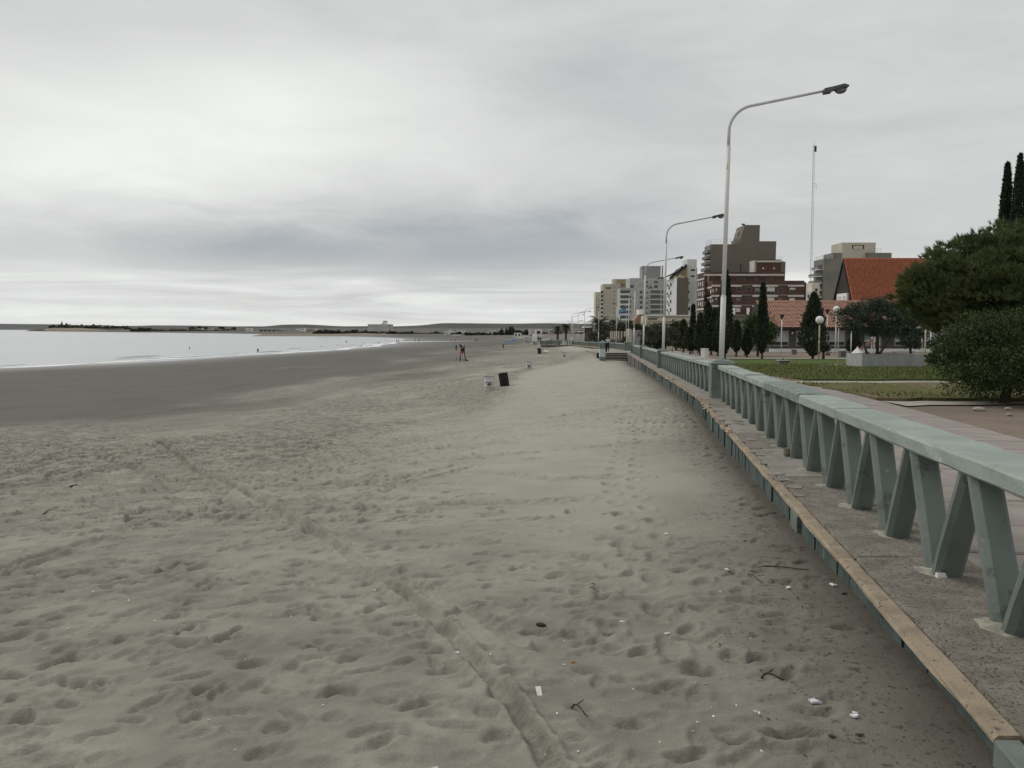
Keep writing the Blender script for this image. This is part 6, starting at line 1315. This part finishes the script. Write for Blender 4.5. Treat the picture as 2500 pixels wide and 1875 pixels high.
for px, w, py in ((135, 18, 792.5), (150, 14, 791.5), (165, 9, 789.5), (172, 10, 791), (190, 14, 793), (202, 12, 792), (215, 16, 794), (231, 14, 791.2), (246, 14, 793), (257, 10, 794), (268, 12, 793.8), (276, 8, 794), (290, 18, 796), (303, 16, 795.5), (312, 12, 795)): far_tree(px, py, w * 1.15, 2290, 'dark scrubby tree on the headland across the bay', g, 803)
g = 'trees along the far shore'
for px, w, py, pb in ((346, 34, 799, 809), (366, 20, 800, 809), (388, 14, 806, 811), (450, 34, 805, 811), (472, 22, 797.5, 803), (490, 18, 796.5, 802), (505, 14, 798, 803), (545, 20, 797.5, 803), (558, 10, 803, 809), (572, 14, 798, 806), (615, 8, 804, 810), (644, 9, 811, 814), (668, 18, 810, 815), (702, 16, 806, 813), (712, 10, 806, 812)): far_tree(px, py, w, 1650, 'dark tree on the low far shore across the water', g, pb + 1)
g = 'trees of the belt left and right of the hotel'
for px, w, py in ((782, 18, 805), (797, 16, 803), (812, 18, 806), (828, 16, 805), (845, 18, 807), (868, 22, 804.5), (884, 18, 808), (895, 14, 806), (908, 18, 809), (918, 16, 810), (932, 12, 811), (945, 16, 811), (957, 22, 808), (966, 14, 811), (984, 16, 811), (996, 14, 809.5), (1006, 11, 808), (1014, 16, 813), (1034, 18, 813), (1050, 18, 813), (1066, 16, 808.5), (1078, 16, 813), (1090, 16, 814)): far_tree(px, py, w * 1.2, 860, 'dark round tree in the belt behind the far beach', g)
g = 'trees of the town behind the beach'
for px, w, py in ((1108, 12, 812), (1121, 13, 808.5), (1137, 12, 811), (1148, 22, 812), (1162, 20, 811.5), (1176, 20, 812), (1190, 14, 814), (1209, 14, 810.5), (1224, 12, 801), (1225, 18, 808), (1238, 12, 802), (1246, 16, 796.5), (1253, 12, 801), (1272, 10, 807), (1283, 12, 805), (1288, 10, 808), (1318, 16, 809), (1330, 16, 810), (1338, 12, 812), (1405, 18, 812), (1418, 16, 806), (1432, 14, 812)): far_tree(px, py, w * 1.15, 700, 'dark tree among the far houses at the end of the beach', g)
def scrub(name, lb, pts, d, n, size):
    rs = np.random.RandomState(int(d)); px = rs.uniform(pts[0][0], pts[-1][0], n); top = np.interp(px, [p[0] for p in pts], [p[1] for p in pts]); bot = np.interp(px, [p[0] for p in pts], [p[2] for p in pts])
    top = top + (bot - top) * np.clip(.45 + .9 * fbm(px * .12, px * 0, 13, 3, 1.0), 0, .9); y = top + (bot - top) * rs.uniform(0, 1, n); dd = d + rs.uniform(-8, 14, n)
    P = np.stack([(px - 1250) / F * dd, dd, CAMZ - (y - 802) / F * dd], -1); tag(link(name, leaf_mesh(name, P, size, None, .8, .2, rs), MT['far_leaf']), lb, kind='stuff')
scrub('scrub_belt', 'dark belt of low scrub and trees behind the far beach', [(765, 806, 816.5), (900, 808, 817.5), (1000, 810.5, 818), (1100, 812, 819), (1200, 811.5, 820)], 875, 9000, 1.5)
scrub('scrub_belt', 'dark greenery between the far town houses', [(1140, 810, 820), (1260, 809, 822), (1345, 810, 824), (1440, 806, 826)], 725, 7000, 1.25)
scrub('scrub_belt', 'dark scrub along the low shore across the water', [(320, 801, 808), (400, 804, 809), (460, 802, 809), (560, 804, 810), (660, 806, 813), (780, 806, 815)], 1640, 6000, 2.2)
scrub('scrub_belt', 'dark scrub covering the top of the headland', [(122, 793, 801), (200, 793, 800), (300, 796, 805), (330, 799, 808)], 2230, 5000, 2.8)
def far_house(px0, px1, py, d, mat, lb, pyb=None, roof=None, nwin=2, dep=10, cat='house', grp='far houses beyond the beach', rows=1):
    x = PX((px0 + px1) / 2, d); zb = gz(x, d) - .5 if pyb is None else PZ(pyb, d); r = thing('far_house', lb, cat, (x, d, zb), 0, grp); w = (px1 - px0) / F * d; h = PZ(py, d) - zb
    m = MB(); m.box(-w / 2, w / 2, 0, dep, -.5, h); m.obj('wall', MT[mat], r)
    if roof: m = MB(); m.prism([(-w / 2 - .4, h + .003), (w / 2 + .4, h + .003), (w / 2 * .5, h + h * .45), (-w / 2 * .5, h + h * .45)], -.3, dep); m.obj('roof', MT[roof], r)
    else: m = MB(); m.box(-w / 2 - .15, w / 2 + .15, -.15, dep + .1, h + .003, h + .3); m.obj('roof', MT['far_white'], r)
    for q in range(rows):
        for k in range(nwin): c = -w / 2 + w * (k + .5) / nwin; ww = w / nwin * .22; zc = h * (q + .55) / rows; m = MB(); m.box(c - ww, c + ww, -.06, .05, zc - h / rows * .2, zc + h / rows * .2); m.obj('window', MT['window_dark'], r)
fh = far_house
fh(1085, 1096, 811, 780, 'far_white', 'small white far house left of a taller white block at the hill foot'); fh(1094, 1101, 806.5, 800, 'far_white', 'tall narrow white far block in the middle of a white cluster', rows=3); fh(1100, 1108, 810, 790, 'far_white', 'white far house right of the tall narrow block')
fh(1115, 1126, 807.5, 820, 'far_white', 'white far house half hidden by a round tree, left of two'); fh(1126, 1135, 807, 830, 'far_white', 'white far house with two storeys behind the round tree, right of two', rows=2); fh(1104, 1126, 818, 640, 'far_white', 'very low long white beach building before the town trees', dep=6, nwin=5)
fh(1186, 1196, 812, 720, 'far_tan', 'tan far house just left of the dark tree groups'); fh(1195, 1210, 808, 760, 'far_white', 'wide cream far house with flat roof left of two tall dark trees', rows=2); fh(1217, 1222, 804, 800, 'far_white', 'narrow white far block peeping out left of the tallest tree', rows=2); fh(1229, 1236, 806, 780, 'far_white', 'white far block between two tall dark trees', rows=2)
fh(1255, 1273, 812, 560, 'far_white', 'far house with white lower wall and broad dark pitched roof', roof='slate'); fh(1291.5, 1300, 803.5, 640, 'far_white', 'plain white far tower block, left of two', rows=3, nwin=2); fh(1306, 1323.5, 804, 660, 'far_white', 'plain wide white far block, right of two, one small window', rows=1, nwin=1); fh(1341, 1351, 806, 600, 'far_tan', 'stepped pale far house left of the far palms', rows=2)
fh(633, 675, 803, 1400, 'far_grey', 'long grey warehouse with pale roof edge across the bay', 815, None, 4, 30, 'warehouse'); fh(672, 692, 806, 1420, 'far_grey', 'lower grey annex at the right of the long warehouse', 814, None, 2, 20)
fh(724, 734, 803, 1350, 'far_white', 'white far house, left part of the white cluster right of the warehouse', 813); fh(732, 745, 801, 1340, 'far_white', 'largest white far house right of the warehouse', 813, rows=2); fh(745, 757, 804, 1360, 'far_tan', 'tan far house beside the large white one across the bay', 813); fh(759, 769, 803, 1360, 'far_tan', 'tan far block near the tree belt across the bay', 813, rows=2); fh(769, 775, 803.5, 1350, 'far_white', 'slim white far house at the edge of the tree belt', 813)
fh(580, 600, 801, 1500, 'far_tan', 'tan far block group left of the warehouse', 809.5, rows=2, nwin=4); fh(600, 615, 801.5, 1500, 'far_white', 'white and grey far house left of the warehouse', 809, nwin=3); fh(460, 478, 801.5, 1900, 'far_tan', 'tan far building low on the left shore', 805); fh(480, 496, 801.5, 1900, 'far_white', 'pale far building low on the left shore, beside a tan one', 805); fh(513, 522, 803, 1800, 'far_white', 'lone small white roofed far house on the left shore', 806, nwin=1)
fh(289, 300, 803, 2150, 'far_tan', 'pale far house under the headland trees', 807); fh(889, 896, 814.5, 800, 'far_white', 'tiny white boathouse left of the hotel', nwin=1, dep=5); fh(930, 941, 815.5, 800, 'far_tan', 'low pale far house in front of the hotel', nwin=2, dep=5)
r = thing('headland_tower', 'tiny dark lighthouse like tower on the headland skyline', 'tower', (PX(154, 2290), 2290, PZ(797, 2290))); m = MB(); m.lathe([(3.2, 0), (2.2, 8), (1.0, 13), (.3, 15)], 8); m.obj('tower', MT['stone_dark'], r)
b = Bld('hotel', 'long pale horizontal hotel slab with banded floors and a roof tower, alone across the bay', 'hotel', 928, 1250, .5)
b.box('wall', 'far_tan', 899.5, 950, 791.2, dep=16); b.box('end_wall', 'far_tan', 950.3, 957.5, 791.6, dd=1, dep=14); b.box('roof_tower', 'far_white', 936, 945, 783, 791.2, dd=3, dep=8); b.box('roof_tower', 'far_grey', 933.5, 936, 788, 791.2, dd=3, dep=8); b.hole(936.5, 944.5, 784.5, 785.6, dd=3)
for k in range(6): b.box('balcony_band', 'far_white', 898.8, 950.2, 792.2 + k * 2.9, 793.9 + k * 2.9, dd=-1.2, dep=1.19)
for k in range(5): b.hole(900, 950, 793.9 + k * 2.9, 795.1 + k * 2.9, part='window_row')
for k in range(6): b.box('end_balcony', 'far_white', 953, 958.6, 793 + k * 2.8, 794.1 + k * 2.8, dd=-.6, dep=1.5)
b.box('pillar', 'far_white', 898.8, 900.2, 791.2, dd=-1.2, dep=1.5)
# beach tents
def tents():
    d = 330; r = thing('blue_tent', 'blue beach tent with low sagging canopy near the white awnings', 'tent', (PX(1247, d), d, gz(PX(1247, d), d))); o = r.location
    for a, c, y0, z0, z1_ in ((1229, 1247, 0, .7, .9), (1240, 1263, 1.5, 1.0, 1.5)):
        xa, xb = PX(a, d) - o.x, PX(c, d) - o.x; m = MB(); m.add([(xa, y0, z0 - .2), (xb, y0, z0), (xb, y0 + 3, z0), (xa, y0 + 3, z0 - .2), (xa * .4 + xb * .6, y0 + 1.5, z1_ + .7)], [(0, 1, 4), (1, 2, 4), (2, 3, 4), (3, 0, 4)]); m.obj('canopy', MT['tent_blue'], r)
        for x_ in (xa, xb): m = MB(); m.tube([(x_, y0, -.2), (x_, y0, z0)], .05, 5); m.obj('pole', MT['steel_white'], r)
    for i, (a, c, py, dd, lb) in enumerate(((1278, 1312, 820.5, 315, 'long flat white awning at the end of the beach, left'), (1300, 1326, 819, 300, 'flat white awning close to the round lookout'), (1264, 1281, 824, 335, 'low pale fenced awning right of the blue tent'))):
        r = thing('white_awning', lb, 'awning', (PX((a + c) / 2, dd), dd, gz(PX((a + c) / 2, dd), dd)), 0, 'white beach awnings'); o = r.location; w = (c - a) / F * dd; h = PZ(py, dd) - o.z; m = MB(); m.box(-w / 2, w / 2, 0, 3, h - .18, h); m.obj('roof', MT['far_white'], r)
        for k in range(4): m = MB(); x_ = -w / 2 + .1 + (w - .2) * k / 3; m.tube([(x_, .1, -.3), (x_, .1, h - .181)], .06, 5); m.obj('post', MT['steel_white'], r)
    r = thing('arched_marquee', 'white arched marquee roof behind the awnings', 'marquee', (PX(1306, 380), 380, gz(PX(1306, 380), 380))); m = MB(); m.smooth = True; n = 8; h = PZ(813.5, 380) - r.location.z; w = 12 / F * 380 / 2
    pts = [(w * math.cos(math.pi * k / n), h * .55 + h * .45 * math.sin(math.pi * k / n)) for k in range(n + 1)] + [(-w, 0), (w, 0)]; m.prism(pts, 0, 4); m.obj('hood', MT['far_white'], r, smooth=False)
    for k in range(9):
        px = 1322 + k * 3.1; d = 262 + (k % 3) * 3; x = PX(px, d); z = 2.4; r = thing('plastic_chair', 'white plastic chair, ' + ORD[k] + ' from the left behind the round lookout', 'chair', (x, d, prom_z(d)), 0, 'white plastic chairs behind the lookout'); z = PZ(828, d) - r.location.z
        m = MB(); m.box(-.25, .25, -.25, .25, .40, .45); m.obj('seat', MT['far_white'], r); m = MB(); m.box(-.25, .25, .22, .27, .451, 1.0); m.obj('backrest', MT['far_white'], r)
tents()

# ============================================================ SMALL THINGS ON THE SAND
def ground_thing(name, label, cat, px, py, h=.0, group=None):
    x, d = hit(D(px), D(py)); 
    return thing(name, label, cat, (x, d, CAMZ - float(drop_at(np.array([x]), np.array([d]))[0]) + h), random.uniform(0, 6.28), group), d
def chip(mb, s, rs, th=.25):
    n = 5; a = sorted(rs.uniform(0, 6.28, n)); p = [(s * rs.uniform(.6, 1) * math.cos(q), s * rs.uniform(.35, .8) * math.sin(q)) for q in a]; mb.prism(p, 0, s * th, axis='z'); return mb
rsd = np.random.RandomState(42)
SHM = []
for k in range(6): m = MB(); chip(m, .014, rsd); me = m.mesh('shell'); me.materials.append(MT['shell']); SHM.append(me)
dg = bpy.context.evaluated_depsgraph_get(); sand_ev = sand.evaluated_get(dg)
def surf(x, d):
    ok, loc, nn, i = sand.ray_cast(Vector((x, d, 30)), Vector((0, 0, -1))); return loc.z if ok else gz(x, d)
for o in [q for q in bpy.data.objects if q.get('category') in ('barrel',)]: pass
n = 0
while n < 150:
    d = math.exp(rsd.uniform(math.log(2.8), math.log(19))); u = rsd.uniform(-.6, .32); x = u * d
    if u < .02 and rsd.rand() < .62: continue
    if x > xe(d) - .1: continue
    o = bpy.data.objects.new('shell_fragment', SHM[n % 6]); COL.objects.link(o); o.location = (x, d, surf(x, d) + .002); o.rotation_euler = (rsd.normal(0, .3), rsd.normal(0, .3), rsd.uniform(0, 6)); s = rsd.uniform(.3, .85) * (1 + d * .02); o.scale = (s, s, s)
    tag(o, 'tiny white shell fragment lying on the grey sand', 'shell', 'white shell fragments on the sand'); n += 1
def snap(r, h=0): r.location.z = surf(r.location.x, r.location.y) + h; return r
def sheet(r, mat, pts, th=.004, name='sheet'): m = MB(); m.prism(pts, 0, th, axis='z'); return m.obj(name, MT[mat], r)
r, d = ground_thing('paper_scrap', 'white torn paper scrap with a dark tip, low centre of the sand', 'scrap', 1166, 1522); snap(r, .012); r.rotation_euler = (R(30), 0, .2); sheet(r, 'shell', [(-.012, -.02), (.012, -.022), (.013, .03), (-.012, .03)], .003); m = MB(); chip(m, .010, rsd); m.obj('dark_tip', MT['stone_dark'], r, (0, -.028, 0))
r, d = ground_thing('folded_paper', 'pale lilac folded paper corner at the bottom edge of the picture', 'paper', 931, 1716); snap(r, .02); r.rotation_euler = (R(38), 0, .5); sheet(r, 'paper', [(-.022, -.022), (.022, -.022), (.022, .022), (-.022, .022)], .003); sheet(r, 'paper', [(-.022, -.022), (.022, -.022), (-.022, .022)], .006, 'fold')
r, d = ground_thing('dark_pebble', 'smooth oval dark pebble alone on the sand', 'pebble', 1170, 1365); snap(r, .006); r.rotation_euler = (0, 0, -.5); m = MB(); m.smooth = True; m.ball((0, 0, 0), (.034, .017, .013), 12); m.obj('stone', MT['stone_dark'], r)
r, d = ground_thing('curled_leaf', 'curled dark dry leaf on the sand', 'leaf', 1282, 1283); snap(r, .008); m = MB(); m.add([(-.03, 0, 0), (-.01, .02, .02), (.03, .005, .008), (.0, -.02, .012), (-.01, 0, .022)], [(0, 3, 4), (3, 2, 4), (2, 1, 4), (1, 0, 4)]); m.obj('leaf', MT['stick'], r)
r, d = ground_thing('orange_pebble', 'small orange brown pebble low on the sand', 'pebble', 1401 - 160, 1451); snap(r, .006); m = MB(); m.ball((0, 0, 0), (.011, .010, .009), 8); m.obj('stone', MT['cloth_orange'], r, smooth=True)
def stick(a, b, label, rad=.006, mid=None):
    (x0, d0), (x1, d1) = hit(D(a[0]), D(a[1])), hit(D(b[0]), D(b[1])); r = thing('stick', label, 'stick', (x0, d0, surf(x0, d0))); n = 6; pts = []
    for k in range(n): t = k / (n - 1); x = x0 + (x1 - x0) * t; d = d0 + (d1 - d0) * t + .03 * math.sin(t * 5); pts.append(Vector((x, d, 0)))
    za, zb = surf(x0, d0), surf(x1, d1); pts = [Vector((p.x, p.y, max(za + (zb - za) * k / (n - 1) + .012 * math.sin(math.pi * k / (n - 1)), surf(p.x, p.y)) + .004)) - r.location for k, p in enumerate(pts)]
    m = MB(); m.tube(pts, [rad * (1 - .6 * k / n) for k in range(n)], 6); m.obj('stem', MT['stick'], r); p = pts[2]; m = MB(); m.tube([p, p + Vector((.03, .02, .012))], rad * .5, 5); m.obj('twig', MT['stick'], r)
stick((1640, 1234), (1755, 1239), 'long thin dark stick lying near the foot of the sea wall', .006); stick((1625, 1254), (1655, 1270), 'short dark twig just below the long stick', .004); stick((1640, 1152), (1668, 1161), 'small twig against the sea wall base', .003)
stick((1238, 1547), (1272, 1572), 'pale bent twig low on the sand', .005); stick((1660, 1484), (1705, 1492), 'clump like dark twig in a hollow near the wall', .007); stick((80, 1118), (92, 1110), 'little dark twig far left among the debris', .008); stick((140, 1055), (160, 1053), 'dark forked bit of driftwood at the left edge of the debris zone', .012)
for k, (px, py, s, lb) in enumerate(((1715, 1283, .03, 'white torn wrapper near the wall foot'), (1665, 1246 - 290, .0, ''), (1782, 1544, .035, 'long white plastic scrap low near the wall'), (1650, 1576, .022, 'small white plastic scrap left of the long one'), (1812, 1276, .03, 'grey white cup fragment under the ledge'), (1866, 1580, .03, 'crumpled white tissue close to the wall'), (1578, 1245, .03, 'small red and white crumpled packet on the sand'), (1448, 1391, .02, 'pair of white shards on the open sand'), (1350, 1364, .018, 'lone white flake on the open sand, upper'), (1443, 1163, .03, 'white flat scrap on the smooth sand'), (985, 1437, .016, 'small white square scrap in the left trampled sand'), (800, 1287, .02, 'white chip beside the tyre track'))):
    if not s: continue
    r, d = ground_thing('litter_scrap', lb, 'litter', px, py); snap(r, .006); m = MB(); chip(m, s, rsd, .3); m.obj('scrap', MT['paper' if k % 3 else 'shell'], r); m = MB(); chip(m, s * .6, rsd, .5); m.obj('folded_flap', MT['cloth_red' if 'red' in lb else 'shell'], r, (s * .5, 0, .004), (.3, .2, 1))
for px, py, s, lb in ((1838, 1297, .022, 'dark lump of weed under the ledge'), (1880, 1620, .018, 'dark piece of weed low by the wall'), (1818, 1634, .018, 'curved dark weed at the lower right sand')):
    r, d = ground_thing('weed_lump', lb, 'weed', px, py); snap(r, .008); m = MB(); m.ball((0, 0, 0), (s, s * .45, s * .3), 8); m.obj('lump', MT['seaweed'], r, smooth=True); m = MB(); m.ball((s * .7, s * .1, 0), (s * .5, s * .3, s * .2), 8); m.obj('frond', MT['seaweed'], r, smooth=True)
# things on the ledge
def on_ledge(px, py): d = 1.5 / ((py - 802.0) / F - .012); return (PX(px, d), d, prom_z(d))
r = thing('crumpled_packet', 'crumpled white paper packet on the stone ledge beside a baluster foot', 'litter', on_ledge(2317, 1419)); m = MB(); m.add([(-.035, -.02, 0), (.03, -.022, 0), (.035, .02, 0), (-.03, .022, 0), (-.03, -.014, .03), (.012, -.018, .036), (.02, .014, .03), (-.028, .018, .026)], [(0, 3, 2, 1), (4, 5, 6, 7), (0, 1, 5, 4), (1, 2, 6, 5), (2, 3, 7, 6), (3, 0, 4, 7)]); m.obj('packet', MT['shell'], r); m = MB(); m.add([(.012, -.016, .034), (.05, -.01, .012), (.046, .012, .01), (.02, .012, .028)], [(0, 1, 2, 3)]); m.obj('flap', MT['paper'], r)
r = thing('ledge_stone', 'rough brown stone on the ledge against a baluster', 'stone', on_ledge(1926, 1117)); m = MB(); m.ball((0, 0, .05), (.055, .06, .075), 8); m.v = [(v[0] * (1 + .25 * math.sin(v[2] * 90)), v[1], v[2]) for v in m.v]; m.obj('stone', MT['ledge_stone'], r)
# dried weed and debris strewn in the tide wrack (uncountable)
def wrack():
    rs = np.random.RandomState(66); P = []
    bl = [hit(D(a), D(b)) for a, b in ((-200, 1175), (0, 1080), (250, 1040), (520, 985), (750, 925), (950, 870), (1060, 822), (1110, 795), (1200, 772))]
    L = np.array([p[1] for p in bl]); X_ = np.array([p[0] for p in bl]); o = np.argsort(L)
    n = 9000; d = np.exp(rs.uniform(math.log(7), math.log(90), n)); x = np.interp(np.log(d), np.log(L[o]), X_[o]) + rs.normal(0, 1, n) * (.17 * d)
    k = (fbm(x * .6, d * .25, 90, 4, 1.0) > -.05) & (x / d > -.75); x, d = x[k], d[k]
    dw = np.exp(rs.uniform(math.log(2.4), math.log(45), 800)); xw = np.interp(dw, [0, 3, 21, 103], [xe(0), xe(3), xe(21), xe(103)]) - np.abs(rs.normal(0, .30, len(dw))) - .05; x = np.r_[x, xw]; d = np.r_[d, dw]
    z = np.array([surf(a, b) for a, b in zip(x, d)]); n = len(x); s = rs.uniform(.004, .013, n) * (1 + np.minimum(d, 40) * .055); a = rs.uniform(0, 6.28, n); asp = rs.uniform(.15, .5, n)
    c, q = np.cos(a), np.sin(a); h = s * .35
    v = np.stack([np.stack([x - c * s, d - q * s, z], -1), np.stack([x + q * s * asp, d - c * s * asp, z + .002], -1), np.stack([x + c * s, d + q * s, z + .001], -1), np.stack([x - q * s * asp, d + c * s * asp, z + .002], -1), np.stack([x, d, z + h], -1)], 1).reshape(-1, 3)
    b = np.arange(n)[:, None] * 5; f = np.concatenate([b + np.array([[0, 1, 4]]), b + np.array([[1, 2, 4]]), b + np.array([[2, 3, 4]]), b + np.array([[3, 0, 4]])]); tag(link('tide_wrack', np_mesh('wrack', v, f, 3), MT['seaweed']), 'scattered bits of dry dark seaweed and debris on the sand', kind='stuff')
wrack()
